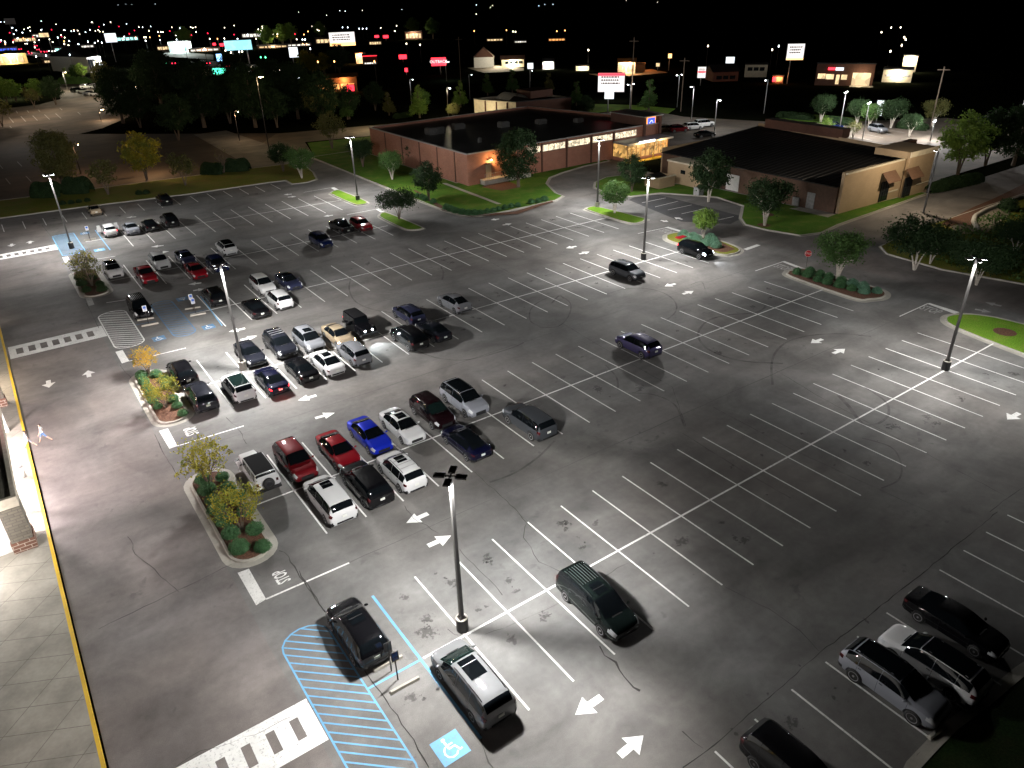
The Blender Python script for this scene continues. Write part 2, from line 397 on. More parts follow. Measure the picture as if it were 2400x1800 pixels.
# arrows: (sighting, tip, tail)
AR = [(zB, (1792, 1315), (1962, 1198)), (G, (1508, 1724), (1452, 1771)), (zB, (697, 72), (838, 10)), (zB, (988, 153), (838, 220)),
 (z5, (548, 798), (668, 765)), (z5, (788, 878), (660, 913)), (zE, (1482, 1045), (1588, 1022)), (zE, (1668, 1070), (1560, 1098)), (z7, (318, 577), (313, 530)), (z7, (570, 465), (578, 508)),
 (zE, (75, 492), (75, 474)), (zE, (195, 455), (195, 472)), (zE, (977, 495), (1060, 485)), (zE, (1096, 523), (1025, 533)), (zE, (1218, 738), (1305, 727)), (zE, (1325, 766), (1252, 778)),
 (zF, (1543, 988), (1605, 980)), (zF, (262, 995), (330, 990)), (zF, (1283, 848), (1338, 843)), (zF, (1368, 858), (1312, 863)), (zQ, (1243, 320), (1300, 313)), (zQ, (1380, 343), (1322, 353)),
 (zQ, (1732, 503), (1800, 490)), (zQ, (1885, 525), (1818, 540)), (zC, (712, 750), (783, 733)), (zC, (900, 780), (830, 800)), (zC, (1660, 1118), (1735, 1092)), (zC, (1882, 1155), (1805, 1185)),
 (zC, (775, 303), (828, 316)), (zC, (738, 332), (688, 322)), (zC, (1762, 430), (1810, 420)), (zA, (2103, 1060), (2180, 1018))]
am = MB(); aw = MB()
def arrow(B_, a, t, z=.008, hw=.55, hl=.95, sw=.19):
    a = Vector(a[:2]); t = Vector(t[:2]); d = (a-t); L_ = d.length; d.normalize(); n = Vector((-d.y, d.x)); hl = min(hl, L_*.55)
    q = a-d*hl
    B_.poly([(*x, z) for x in (a, q+n*hw, q+n*sw, t+n*sw, t-n*sw, q-n*sw, q-n*hw)][::-1])
for zf, a, t in AR: arrow(am, zf(*a), zf(*t))
arrow(aw, zA(1960, 300), zA(2065, 325)); arrow(aw, zA(2000, 365), zA(1895, 345))
P(am.build('painted_arrows', MATS['paint_white']), kind='structure'); P(aw.build('worn_arrows', MATS['paint_worn']), kind='structure')

# crosswalks: white slab with dark openings left between bars
def crosswalk(x0, x1, y0, y1, n, hole, x00, dxh):
    b = MB(); z = .008; ya = y0+(y1-y0)*.27; yb = y1-(y1-y0)*.27
    b.poly([(x0, y0, z), (x1, y0, z), (x1, ya, z), (x0, ya, z)]); b.poly([(x0, yb, z), (x1, yb, z), (x1, y1, z), (x0, y1, z)])
    xs = [(x00+i*dxh, x00+i*dxh+hole) for i in range(n)]; c = x0
    for a, e in xs: b.poly([(c, ya, z), (a, ya, z), (a, yb, z), (c, yb, z)]); c = e
    b.poly([(c, ya, z), (x1, ya, z), (x1, yb, z), (c, yb, z)])
    return P(b.build('crosswalk', MATS['paint_white']), kind='structure')
crosswalk(-3.2, 5.2, 23.15, 25.9, 6, .42, -1.65, 1.14)
crosswalk(-3.2, 5.3, 79.7, 83.0, 7, .6, -2.6, 1.05)
crosswalk(-3.2, 5.2, 116.2, 118.9, 8, .5, -2.7, .93)
# hatched aisles beside the blue bays
def hatch(x0, x1, y0, y1, m, n, w_=.11, slope=0.0, rd=2.2, name='hatched_aisle'):
    b = MB(); cx = (x0+x1)/2; r = (x1-x0)/2; pts = []
    for k in range(9): a = math.pi*k/8; pts.append((cx+r*math.cos(a), y1-rd*.5+rd*.5*math.sin(a)))
    for k in range(9): a = math.pi+math.pi*k/8; pts.append((cx+r*math.cos(a), y0+rd*.5+rd*.5*math.sin(a)))
    b.ribbon(pts+[pts[0], pts[1]], w_, .008)
    h = rd*.5
    def inside(x, y):
        e = r*(1-math.sqrt(max(0, 1-((y-(y1-h))/h)**2))) if y > y1-h else r*(1-math.sqrt(max(0, 1-((y0+h-y)/h)**2))) if y < y0+h else 0
        return y0 < y < y1 and x0+e <= x <= x1-e
    k = int((y1-y0+abs(slope))/((y1-y0)/n))
    for i in range(k+1):
        y = y0-abs(slope)/2+(y1-y0)*i/n; ins = [t/60 for t in range(61) if inside(x0+(x1-x0)*t/60, y+slope*(.5-t/60))]
        if len(ins) > 4: t0, t1 = ins[0], ins[-1]; b.strip((x0+(x1-x0)*t0, y+slope*(.5-t0)), (x0+(x1-x0)*t1, y+slope*(.5-t1)), w_*.9, .012)
    return P(b.build(name, m), kind='structure')
hatch(5.3, 7.85, 18.6, 30.35, MATS['paint_blue'], 19, .095, 2.4)
hatch(5.4, 8.15, 75.3, 86.6, MATS['paint_white'], 18, .12, 2.7); hatch(10.75, 12.95, 74.6, 86.3, MATS['paint_blue_worn'], 18, .12, 2.7)
hatch(5.3, 8.1, 112.3, 123.9, MATS['paint_blue'], 20, .12, 2.3, .6)
bl = MB()
bl.strip((10.85, 30.2), (10.85, 19.0), .15, .016); bl.strip((7.85, 24.6), (10.85, 24.6), .13, .012)
for a, e in (((1300, 815), (1440, 1005)),): bl.strip(zE(*a), zE(*e), .12, .016)
bl.strip(z4(1235, 775), z4(1430, 1030), .13, .016)
P(bl.build('blue_bay_lines', MATS['paint_blue']), kind='structure')
bw = MB(); bw.strip(zE(880, 1000), zE(1010, 975), .12, .012); bw.strip(zE(1190, 930), zE(1340, 900), .12, .012); P(bw.build('worn_blue_lines', MATS['paint_blue_worn']), kind='structure')
def bay_symbol(p, s, rz, mb):
    root = MB(); c, n = math.cos(rz), math.sin(rz)
    T = lambda x, y: (p[0]+(x*c-y*n)*s, p[1]+(x*n+y*c)*s)
    root.poly([(*T(*q), .016) for q in ((-.6, -.6), (.6, -.6), (.6, .6), (-.6, .6))]); o = P(root.build('bay_symbol_square', mb), kind='structure')
    g = MB(); z = .020
    g.poly([(*T(-.08+.085*math.cos(a), .43+.085*math.sin(a)), z) for a in [k*math.pi/5 for k in range(10)]])
    rb = lambda pts, w_: g.ribbon([T(*q) for q in pts], w_*s, z)
    rb([(-.08, .33), (-.06, -.02)], .10); rb([(-.05, .14), (.18, .14)], .075); z = .0204
    rb([(-.07, -.02), (.2, -.02), (.3, -.3), (.4, -.26)], .085); z = .0208
    rb([(-.16+.0, .12), (-.27, 0), (-.31, -.16), (-.25, -.33), (-.1, -.42), (.08, -.4), (.2, -.28)], .075)
    P(g.build('bay_symbol', MATS['paint_white']), kind='structure')
bay_symbol(zB(982, 1528), 1.15, 0, MATS['paint_blue'])
bay_symbol(zE(1030, 1088), 1.0, 0, MATS['paint_blue_worn']); bay_symbol(zE(1352, 1013), 1.0, 0, MATS['paint_blue_worn'])
bay_symbol(zE(1182, 832), 1.0, math.pi, MATS['paint_blue_worn']); bay_symbol(zE(645, 514), 1.1, 0, MATS['paint_blue']); bay_symbol(z4(1100, 812), 1.0, 0, MATS['paint_blue_worn'])
# STOP painted on the aisles
def stop_word(p, w_, h, rz, m='paint_white'):
    me = text_mesh('STOP', 1.0, 0, True); xs = [v.co.x for v in me.vertices]; ys = [v.co.y for v in me.vertices]
    sx = w_/(max(xs)-min(xs)); sy = h/(max(ys)-min(ys))
    o = put_mesh('painted_stop_word', me, m); o.matrix_world = Matrix.Translation((p[0], p[1], .010)) @ Matrix.Rotation(rz, 4, 'Z') @ Matrix.Diagonal((sx, sy, 1, 1)); P(o, kind='structure')
stop_word(zD(1828, 418), 1.2, .8, math.pi/2); stop_word(z7(1242, 858), 1.35, .95, math.pi/2); stop_word(zC(1478, 628), 1.9, 1.5, -math.pi/2, 'paint_worn')
stop_word(zA(1608, 350), 1.9, 1.5, -math.pi/2, 'paint_worn'); stop_word(zC(725, 395), 1.9, 1.4, -math.pi/2, 'paint_worn')

# cracks, joints, stains, tyre marks
ck = MB()
mat('crack', (.03, .028, .026), .9); mat('stain', (.045, .043, .042), .7)
def jag(pts, amp, step=.5):
    out = []
    for i in range(len(pts)-1):
        a, b_ = Vector(pts[i][:2]), Vector(pts[i+1][:2]); k = max(1, int((b_-a).length/step)); n = Vector((-(b_-a).y, (b_-a).x)).normalized()
        for j in range(k): out.append(a.lerp(b_, j/k)+n*rnd.uniform(-amp, amp))
    out.append(Vector(pts[-1][:2])); return out
def crack(zf, pts, w_=.05, amp=.08, z=.016):
    q = jag([zf(*p) for p in pts], amp); ck.ribbon(q, [w_*.75*rnd.uniform(.3, 1.3) for _ in q], z)
crack(zD, [(1810, 250), (1850, 260), (1950, 420), (2050, 560), (2130, 680)], .09)
crack(zB, [(0, 385), (90, 520), (195, 670)], .09); crack(zB, [(410, 995), (460, 1080), (600, 1270), (745, 1480), (845, 1659)], .07, .05)
crack(zD, [(1500, 340), (1150, 510), (930, 620), (640, 760)], .05, .05); crack(zD, [(830, 160), (880, 270), (1000, 370), (1160, 520)], .04)
crack(z7, [(1005, 880), (1060, 1000), (1165, 1170)], .07, .03); crack(z7, [(560, 30), (640, 190)], .05, .03); crack(z7, [(780, 430), (850, 520)], .04)
crack(z5, [(80, 910), (150, 965), (215, 1080)], .06); crack(z5, [(1690, 1260), (1790, 1350), (1950, 1500), (2060, 1620)], .06, .06); crack(z5, [(1240, 1480), (1300, 1560), (1460, 1659)], .05)
crack(zB, [(1040, 240), (1130, 340), (1230, 440), (1320, 540)], .05); crack(zB, [(1400, 0), (1480, 60), (1450, 170), (1500, 230), (1560, 320), (1690, 385)], .05)
crack(zB, [(960, 765), (1010, 790), (1035, 800)], .04); crack(zB, [(1210, 800), (1450, 700), (1600, 630), (1690, 590)], .03); crack(zB, [(1950, 870), (2040, 980), (2100, 1080), (2180, 1130), (2212, 1160)], .16, .14)
crack(zB, [(1990, 420), (2060, 360), (2140, 330)], .04); crack(zB, [(1560, 660), (1610, 680), (1640, 660)], .05); crack(zB, [(1170, 1440), (1190, 1530), (1240, 1620), (1260, 1659)], .09, .09)
crack(zW, [(0, 1420), (80, 1500), (130, 1530)], .06); crack(zW, [(0, 1659), (200, 1510), (560, 1200), (890, 910), (1150, 720), (1560, 390), (2040, 0)], .07, .04, .014)
crack(zW, [(270, 485), (560, 630), (760, 770), (880, 900)], .04, .03); crack(zA, [(0, 1150), (400, 1400), (700, 1570)], .05, .03); crack(zA, [(600, 740), (900, 920), (1500, 1240), (2100, 1560)], .04, .03)
crack(zA, [(200, 980), (700, 1250), (1350, 1550), (1600, 1659)], .04, .03); crack(zA, [(1990, 1659), (2100, 1570), (2212, 1500)], .05, .03)
crack(zQ, [(820, 500), (1240, 590), (1400, 680)], .05, .03); crack(zQ, [(0, 380), (390, 470)], .05, .03); crack(zC, [(0, 960), (400, 1200), (760, 1400), (850, 1659)], .04, .03)
crack(zD, [(1140, 1650), (1300, 1560), (1500, 1490), (1650, 1440), (1720, 1400), (1850, 1350), (2040, 1270)], .03, .1)
crack(z4, [(545, 705), (620, 800), (690, 880)], .06, .02)
P(ck.build('pavement_cracks', MATS['crack']), kind='structure')
mat('seam', (.07, .068, .066), .8); sm = MB()
for x in (84.55,): sm.strip((x, 66), (x, 74), .1, .006)
for y, x0, x1 in ((33.6, 6, 80), (52.3, 6, 80), (89.0, 6, 62), (106.5, 8, 50), (70.5, 10, 78)): sm.ribbon(jag([(x0, y), (x1, y-.6)], .05, 2), .05, .0065)
P(sm.build('paving_seams', MATS['seam']), kind='structure')
SV, SF, SW = [], [], []
def blot(c, r, ax=1.0):
    n = 14; a0 = rnd.random()*3.1; k = len(SV); z = .0062+rnd.random()*.0012; SV.append((c[0], c[1], z)); SW.append(1.0)
    for i in range(n):
        a = 2*math.pi*i/n; x, y = r*ax*math.cos(a), r*math.sin(a); SV.append((c[0]+x*math.cos(a0)-y*math.sin(a0), c[1]+x*math.sin(a0)+y*math.cos(a0), z)); SW.append(0.0); SF.append((k, k+1+i, k+1+(i+1) % n))
for (u, v, r) in ((1000, 460, .75), (830, 695, .8), (1365, 445, .6), (1415, 510, .4), (1385, 830, .62), (1590, 675, .7), (1735, 112, .5), (1700, 75, .6), (1835, 228, .45), (1215, 615, .28), (1160, 635, .45), (735, 1200, .75), (808, 1220, .25), (830, 780, 1.0), (1225, 305, .7), (690, 555, .5), (890, 400, .2), (950, 430, .2)):
    blot(zB(u, v), r*.85, rnd.uniform(1, 1.6))
for (x0, dx, n, y) in ((12.2, 2.738, 21, 24.6), (12.3, 2.738, 21, 42.5), (12.5, 2.733, 21, 62), (17, 2.71, 20, 79.5), (12.5, 2.74, 12, 97), (15.2, 2.755, 11, 116.2), (4, 2.77, 14, 132), (17.5, 2.74, 12, 9)):
    for i in range(n):
        for s in (-1, 1):
            for _ in range(rnd.choice((0, 0, 1, 1, 2, 3))): blot((x0+dx*i+rnd.gauss(0, .35), y+s*rnd.uniform(1.2, 4.2)), rnd.choice((.12, .15, .2, .25, .4, .7))*rnd.uniform(.7, 1.2), rnd.uniform(1, 2))
me = bpy.data.meshes.new('oil_stains'); me.from_pydata(SV, [], SF); at = me.attributes.new('fall', 'FLOAT', 'POINT'); at.data.foreach_set('value', SW)
g = NT('oil'); g.b.inputs['Base Color'].default_value = (.035, .033, .031, 1); g.b.inputs['Roughness'].default_value = .6; g.b.inputs['Specular IOR Level'].default_value = .3
an = g.n('ShaderNodeAttribute'); an.attribute_name = 'fall'
al = g.math('MULTIPLY', g.math('ADD', g.math('ADD', an.outputs['Fac'], g.noise(4.2, 7, lo=.3, hi=.7, a=-.55, b=.55, rough=.65)), -.55), 5.0)
cl = g.n('ShaderNodeClamp'); g.L(al, cl.inputs[0]); g.L(g.math('MULTIPLY', cl.outputs[0], .40), g.b.inputs['Alpha'])
me.materials.append(g.m); me.update(); P((lambda o: (col.objects.link(o), o)[1])(bpy.data.objects.new('oil_stains', me)), kind='structure')
g = NT('skid'); g.b.inputs['Base Color'].default_value = (.03, .03, .03, 1); g.b.inputs['Roughness'].default_value = .8; g.L(g.noise(1.2, 4, lo=.3, hi=.7, a=.04, b=.42), g.b.inputs['Alpha'])
sk = MB()
def skid(zf, pts, w_=.22): sk.ribbon(catmull([zf(*p) for p in pts], 8), w_, .013+.0004*len(sk.f)/40)
skid(zC, [(1480, 1250), (1250, 1238), (1100, 1205), (985, 1150), (932, 1080), (945, 1020), (1010, 965), (1130, 935), (1300, 920), (1365, 880), (1330, 850)], .22)
skid(zC, [(1412, 1390), (1405, 1270), (1430, 1180), (1510, 1110), (1650, 1070), (1850, 1058), (2050, 1075)], .2)
skid(zC, [(340, 800), (450, 768), (600, 765), (720, 800), (785, 860), (780, 920), (720, 970)], .16)
skid(zC, [(500, 1440), (650, 1455), (780, 1520), (840, 1659)], .15); skid(zC, [(880, 740), (950, 720), (975, 770)], .13)
skid(zA, [(1010, 905), (1080, 980), (1130, 1050), (1160, 1085), (1190, 1100)], .3); skid(zA, [(1190, 1100), (1280, 1080), (1335, 1020), (1310, 940), (1180, 850)], .2); skid(zA, [(1160, 1180), (1350, 1240), (1415, 1350), (1400, 1450), (1290, 1505)], .12)
skid(zQ, [(340, 690), (328, 770), (370, 850), (480, 900), (600, 920)], .16); skid(zQ, [(920, 620), (938, 660), (930, 710)], .2)
skid(zQ, [(1560, 1010), (1500, 970), (1510, 890), (1600, 830), (1690, 815), (1760, 860), (1750, 940), (1680, 1010), (1560, 1015)], .14)
skid(zQ, [(750, 1160), (900, 1215), (1100, 1225), (1350, 1160), (1460, 1115)], .17); skid(zQ, [(1640, 860), (1690, 810), (1720, 830)], .2)
skid(z5, [(1790, 1330), (1950, 1270), (2100, 1170), (2212, 1060)], .17); skid(zB, [(0, 0), (0, 1)], .01); skid(zC, [(410, 1420), (400, 1340), (330, 1260)], .16)
P(sk.build('tyre_marks', g.m), kind='structure')

# front walk with a yellow kerb, slab joints
b = MB(); b.prism([(-60, -30), (-3.57, -30), (-3.57, 139), (-60, 139)], 0, .15); P(b.build('front_walk', MATS['walk']), kind='structure')
b = MB(); b.prism([(-3.57, -30), (-3.40, -30), (-3.40, 139), (-3.57, 139)], -.05, .155); P(b.build('yellow_kerb', MATS['paint_yellow']), kind='structure')
jm = MB(); mat('joint', (.10, .09, .075), .9)
for i in range(-4, 60):
    y = 20+i*1.75; jm.strip((-3.62, y), (-9.5, y+3.0), .025, .153)
for i in range(-4, 40):
    y = 14+i*3.1; jm.strip((-3.62, y), (-9.5, y-6), .025, .154)
P(jm.build('walk_joints', MATS['joint']), kind='structure')

# planted islands and lawns: kerb ring, inner bed
def island(name, pts, top, kerb=.16, apron=.45, zt=.14, n=6, sm=True, km='concrete', rim=True):
    c = ccw([p[:2] for p in pts]); c = ccw(catmull(c, n, True)) if sm else c
    if apron:
        b = MB(); o_ = offs(c, apron*.999); i_ = c
        b.grid([[(*q, .010) for q in i_], [(*q, .006) for q in o_]], cv=True); P(b.build(name+'_apron', MATS['gutter']), kind='structure')
    b = MB(); inn = offs(c, -kerb)
    b.grid([[(*q, -.02) for q in c], [(*q, zt) for q in c], [(*q, zt+.008) for q in inn], [(*q, zt-.05) for q in inn]], cv=True); P(b.build(name+'_kerb', MATS[km]), kind='structure')
    b = MB(); b.poly([(*q, zt-.02) for q in inn]); o = b.build(name+'_bed', MATS[top])
    return P(o, kind='structure')
def stad(x0, x1, y0, y1, r=None, n=6):
    r = r or (x1-x0)/2; pts = []
    for cx, cy, a0 in ((x1-r, y1-r, 0), (x0+r, y1-r, 90), (x0+r, y0+r, 180), (x1-r, y0+r, 270)):
        for k in range(n): a = R(a0+90*k/(n-1)); pts.append((cx+r*math.cos(a), cy+r*math.sin(a)))
    return pts
I_JEEP = stad(5.25, 7.75, 37.2, 48.5, 1.2); island('island', I_JEEP, 'mulch', sm=False)
I_MID = stad(5.45, 7.9, 57.3, 68.3, 1.15); island('island', I_MID, 'mulch', sm=False)
I_FAR = stad(5.2, 7.9, 92.8, 104.0, 1.2); island('island', I_FAR, 'mulch', sm=False)
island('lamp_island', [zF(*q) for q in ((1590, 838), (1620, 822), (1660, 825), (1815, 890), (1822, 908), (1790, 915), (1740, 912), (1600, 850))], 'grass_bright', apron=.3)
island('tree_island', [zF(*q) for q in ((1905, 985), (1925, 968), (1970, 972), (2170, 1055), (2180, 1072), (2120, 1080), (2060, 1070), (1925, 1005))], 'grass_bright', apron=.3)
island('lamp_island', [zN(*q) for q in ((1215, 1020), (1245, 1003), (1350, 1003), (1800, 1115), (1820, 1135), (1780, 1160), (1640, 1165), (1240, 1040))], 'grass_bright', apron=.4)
island('shrub_island', [zC(*q) for q in ((722, 430), (740, 415), (800, 405), (900, 412), (1090, 465), (1190, 505), (1195, 530), (1150, 545), (1060, 545), (760, 465))], 'grass_dry', apron=.5)
island('shrub_island', [zC(*q) for q in ((1510, 660), (1540, 650), (1620, 640), (1750, 668), (2050, 755), (2140, 790), (2130, 825), (2040, 838), (1930, 830), (1540, 695))], 'mulch', apron=.5)
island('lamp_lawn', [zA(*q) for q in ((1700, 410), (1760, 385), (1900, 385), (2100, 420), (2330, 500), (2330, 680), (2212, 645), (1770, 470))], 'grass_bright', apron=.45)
# lawns round the two shops
law = [(56.2, 152), (56.0, 119), (56.0, 98)] + [q for q in ((56.6, 93.6), (58.4, 91.6), (62.4, 91.2), (72.6, 91.2), (75.3, 92.6), (75.6, 95.0), (78.4, 101.0), (81.5, 104.1), (85.4, 105.6), (92.2, 107.2), (99.0, 107.6))] + [(99.5, 112), (67, 112), (67, 152)]
island('west_lawn', law, 'grass', apron=.35, sm=False)
law2 = [zN(1330, 800), zN(1315, 740), zN(1400, 690), zN(1560, 672), zN(2060, 720)]
island('east_lawn', [(82.0, 90.5), (82.8, 93.5), (85.6, 96.4), (89.2, 97.8), (93.5, 96.8), (97, 92), (97.5, 74), (97.5, 59), (119, 57.6), (119, 56.3), (94, 55.3), (89, 54.6), (85.8, 55.6), (84.6, 60), (84.4, 63.5), (86.5, 66), (92, 70), (93, 76), (88.4, 83.6), (83.2, 85.2)], 'grass', apron=.3, sm=False)
island('north_lawn', [(-60, 148), (-20, 142.8), (11.9, 139.2), (28.3, 136.2), (41.5, 135.3), (44.4, 134.8), (44.3, 131.2), (47, 130.6), (49.2, 131.8), (51.0, 138), (52.6, 148.3), (40, 150), (14, 152.5), (-60, 162)], 'grass_dry', apron=.25, sm=False)
island('south_east_bed', [(97.5, 47.5), (131.5, 46.9), (150, 47), (150, 20), (110, -20), (92.4, -20), (92.2, 18), (86.9, 37.5), (87.4, 44.5), (89.5, 46.6)], 'grass_dry', apron=.2, sm=False)
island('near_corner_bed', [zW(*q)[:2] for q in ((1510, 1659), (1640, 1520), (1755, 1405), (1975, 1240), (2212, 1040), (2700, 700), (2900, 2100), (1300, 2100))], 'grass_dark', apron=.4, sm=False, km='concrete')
sheet('mulch_patch', [zC(*q) for q in ((790, 425), (900, 420), (1080, 470), (1170, 515), (1110, 535), (1000, 525))], .13, MATS['mulch'])
for u, v in ((1380, 290), (1355, 358)):
    p = zC(u, v); sheet('mulch_ring', [(p[0]+.9*math.cos(k), p[1]+.9*math.sin(k)) for k in [i*math.pi/6 for i in range(12)]], .135, MATS['mulch'])
p = zA(2085, 500); sheet('mulch_ring', [(p[0]+1*math.cos(k), p[1]+1*math.sin(k)) for k in [i*math.pi/6 for i in range(12)]], .135, MATS['mulch'])
sheet('concrete_ditch', [zP(*q) for q in ((510, 915), (545, 915), (900, 1050), (870, 1052))], .135, MATS['concrete'])
sheet('hedge_mulch', [zQ(*q) for q in ((740, 130), (760, 130), (960, 250), (1130, 290), (1400, 270), (1640, 195), (1650, 205), (1420, 285), (1120, 303), (930, 262))], .13, MATS['mulch'])
sheet('bare_soil', [zP(*q) for q in ((770, 940), (850, 900), (950, 905), (1030, 940), (900, 965))], .132, MATS['mulch'])
sheet('pale_gravel', [z2(*q) for q in ((1240, 740), (1370, 700), (1600, 740), (1640, 560), (1900, 480), (2050, 560), (1900, 700), (1700, 830), (1400, 830))], .132, MATS['concrete_far'])
sheet('red_soil', [z2(*q) for q in ((1140, 700), (1400, 560), (1560, 480), (1800, 380), (2212, 180), (2212, 320), (1620, 560), (1560, 740), (1340, 700), (1240, 740))], .136, MATS['mulch'])
sheet('service_slab', [zR(*q) for q in ((690, 1080), (760, 1072), (1010, 1110), (940, 1138))], .14, MATS['concrete'])
sheet('side_walk', [zN(*q) for q in ((1700, 690), (1880, 690), (2212, 745), (2212, 770), (2000, 765), (1780, 710))], .145, MATS['concrete'])
P((lambda b: (b.tube([z2(*q, .25) for q in ((1610, 760), (1560, 660), (1580, 590), (1700, 520), (1900, 440), (2240, 330))], .35, 6), b.build('concrete_swale', MATS['concrete'], smooth=True))[1])(MB()), kind='structure')
# lots and roads farther off
sheet('north_lot_paving', [(-70, 162), (14, 152.6), (38, 150.6), (53, 149), (55, 160), (62, 176), (62, 186), (20, 225), (-90, 260)], -.02, MATS['asphalt_unlit'])
sheet('rear_service_road', [(52, 150), (57, 152), (62, 170), (79, 166), (130, 152), (131, 163), (100, 176), (61, 186), (50, 170)], -.005, MATS['asphalt_old'])
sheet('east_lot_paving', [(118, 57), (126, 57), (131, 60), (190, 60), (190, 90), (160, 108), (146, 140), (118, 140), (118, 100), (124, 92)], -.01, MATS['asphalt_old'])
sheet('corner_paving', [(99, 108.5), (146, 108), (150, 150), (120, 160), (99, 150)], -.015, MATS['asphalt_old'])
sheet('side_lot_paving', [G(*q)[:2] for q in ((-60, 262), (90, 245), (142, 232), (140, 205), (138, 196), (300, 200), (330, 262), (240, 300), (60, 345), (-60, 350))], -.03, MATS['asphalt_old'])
fm = MB()
for a_, b_ in (((130, 1505), (195, 1580)), ((300, 1490), (370, 1565)), ((470, 1480), (540, 1550)), ((640, 1465), (715, 1535)), ((800, 1450), (880, 1520)), ((230, 1410), (252, 1445)), ((390, 1405), (412, 1435)), ((550, 1395), (577, 1422)), ((860, 1370), (895, 1400)), ((1120, 1430), (1160, 1465)), ((140, 1630), (165, 1655))):
    fm.strip(z30(*a_), z30(*b_), .22, -.01)
for i in range(14):
    for r_ in range(2):
        x = -34+i*3.4; y = 172-i*.35+r_*18; fm.strip((x, y), (x-.3, y+6.5), .14, .0)
for i in range(7):
    a = zV(1180-i*0+0, 1400); x = 140+i*4.2; fm.strip((x, 86), (x+1.5, 92), .14, .0)
P(fm.build('far_stall_lines', MATS['paint_worn']), kind='structure')
sheet('rear_lawn', [(53.5, 151), (57, 152), (62, 168.5), (80, 165), (104, 158.5), (104, 146.4), (67, 146.4), (67, 151.5)], .03, MATS['grass'])
# ------------------------------------------------------------------ cars
def interp(st, y):
    n = len(st)
    if y <= st[0][0]: return list(st[0])
    if y >= st[-1][0]: return list(st[-1])
    for i in range(n-1):
        if st[i][0] <= y <= st[i+1][0]: break
    a, b_ = st[i], st[i+1]; h = b_[0]-a[0]; t = (y-a[0])/h
    out = [y]
    for k in range(1, 6):
        d = (b_[k]-a[k])/h
        dl = (a[k]-st[i-1][k])/(a[0]-st[i-1][0]) if i > 0 else d
        dr = (st[i+2][k]-b_[k])/(st[i+2][0]-b_[0]) if i+2 < n else d
        m0 = 0 if dl*d <= 0 else 2*dl*d/(dl+d); m1 = 0 if dr*d <= 0 else 2*dr*d/(dr+d)
        h00 = 2*t**3-3*t*t+1; h10 = t**3-2*t*t+t; h01 = -2*t**3+3*t*t; h11 = t**3-t*t
        out.append(h00*a[k]+h10*h*m0+h01*b_[k]+h11*h*m1)
    return out
def section(s, sq=1.0):
    y, zb, zs, zt, w_, wt = s; d = zs-zb; e = zt-zs
    return [(0, zb), (w_*.86, zb), (w_*.965, zb+.09*d+.02), (w_*.995, zb+.38*d), (w_, zb+.68*d), (w_*.955, zs),
            (w_*.955+(wt-w_*.955)*.52, zs+.52*e), (wt, zs+.88*e), (wt*.82, zs+.975*e), (0, zt)]
def surf(st, y, v):
    s = section(interp(st, y)); i = min(8, int(v)); t = v-i
    return Vector((s[i][0]+(s[i+1][0]-s[i][0])*t, y, s[i][1]+(s[i+1][1]-s[i][1])*t))
def patch(b, st, ya, yb, va, vb, side, off=.012, m=None, ny=8, nv=5, yfun=None):
    rows = []
    for i in range(ny+1):
        row_ = []
        for j in range(nv+1):
            v = va+(vb-va)*j/nv
            y0, y1 = yfun(j/nv) if yfun else (ya, yb)
            y = y0+(y1-y0)*i/ny
            p = surf(st, y, v); e = .01
            du = surf(st, y+e, v)-surf(st, y-e, v); dv = surf(st, y, min(8.999, v+.02))-surf(st, y, max(0, v-.02))
            n = du.cross(dv); n = n.normalized() if n.length > 1e-9 else Vector((0, 0, 1))
            if n.dot(Vector((1, 0, .8))) < 0: n = -n
            q = p+n*off; row_.append((q.x*side, q.y, q.z))
        rows.append(row_)
    if side < 0: rows = [r[::-1] for r in rows]
    b.grid(rows, m)
def band(b, st, ya, yb, va, off=.012, m=None, ny=8, yf=None, vend=8.999):
    """patch spanning both sides over the top (windscreen, rear glass, sunroof)"""
    rows = []
    vs = [va+(vend-va)*j/6 for j in range(7)]
    for i in range(ny+1):
        y = ya+(yb-ya)*i/ny; half = []
        for v in vs:
            p = surf(st, y, v); e = .01; du = surf(st, y+e, v)-surf(st, y-e, v)
            n = Vector((0, -du.z, du.y)).normalized() if v > 8 else du.cross(surf(st, y, min(8.999, v+.03))-surf(st, y, v-.03)).normalized()
            if n.z < 0: n = -n
            half.append(p+n*off)
        rows.append([(-q.x, q.y, q.z) for q in half]+[(q.x, q.y, q.z) for q in half[::-1]])
    b.grid(rows, m)
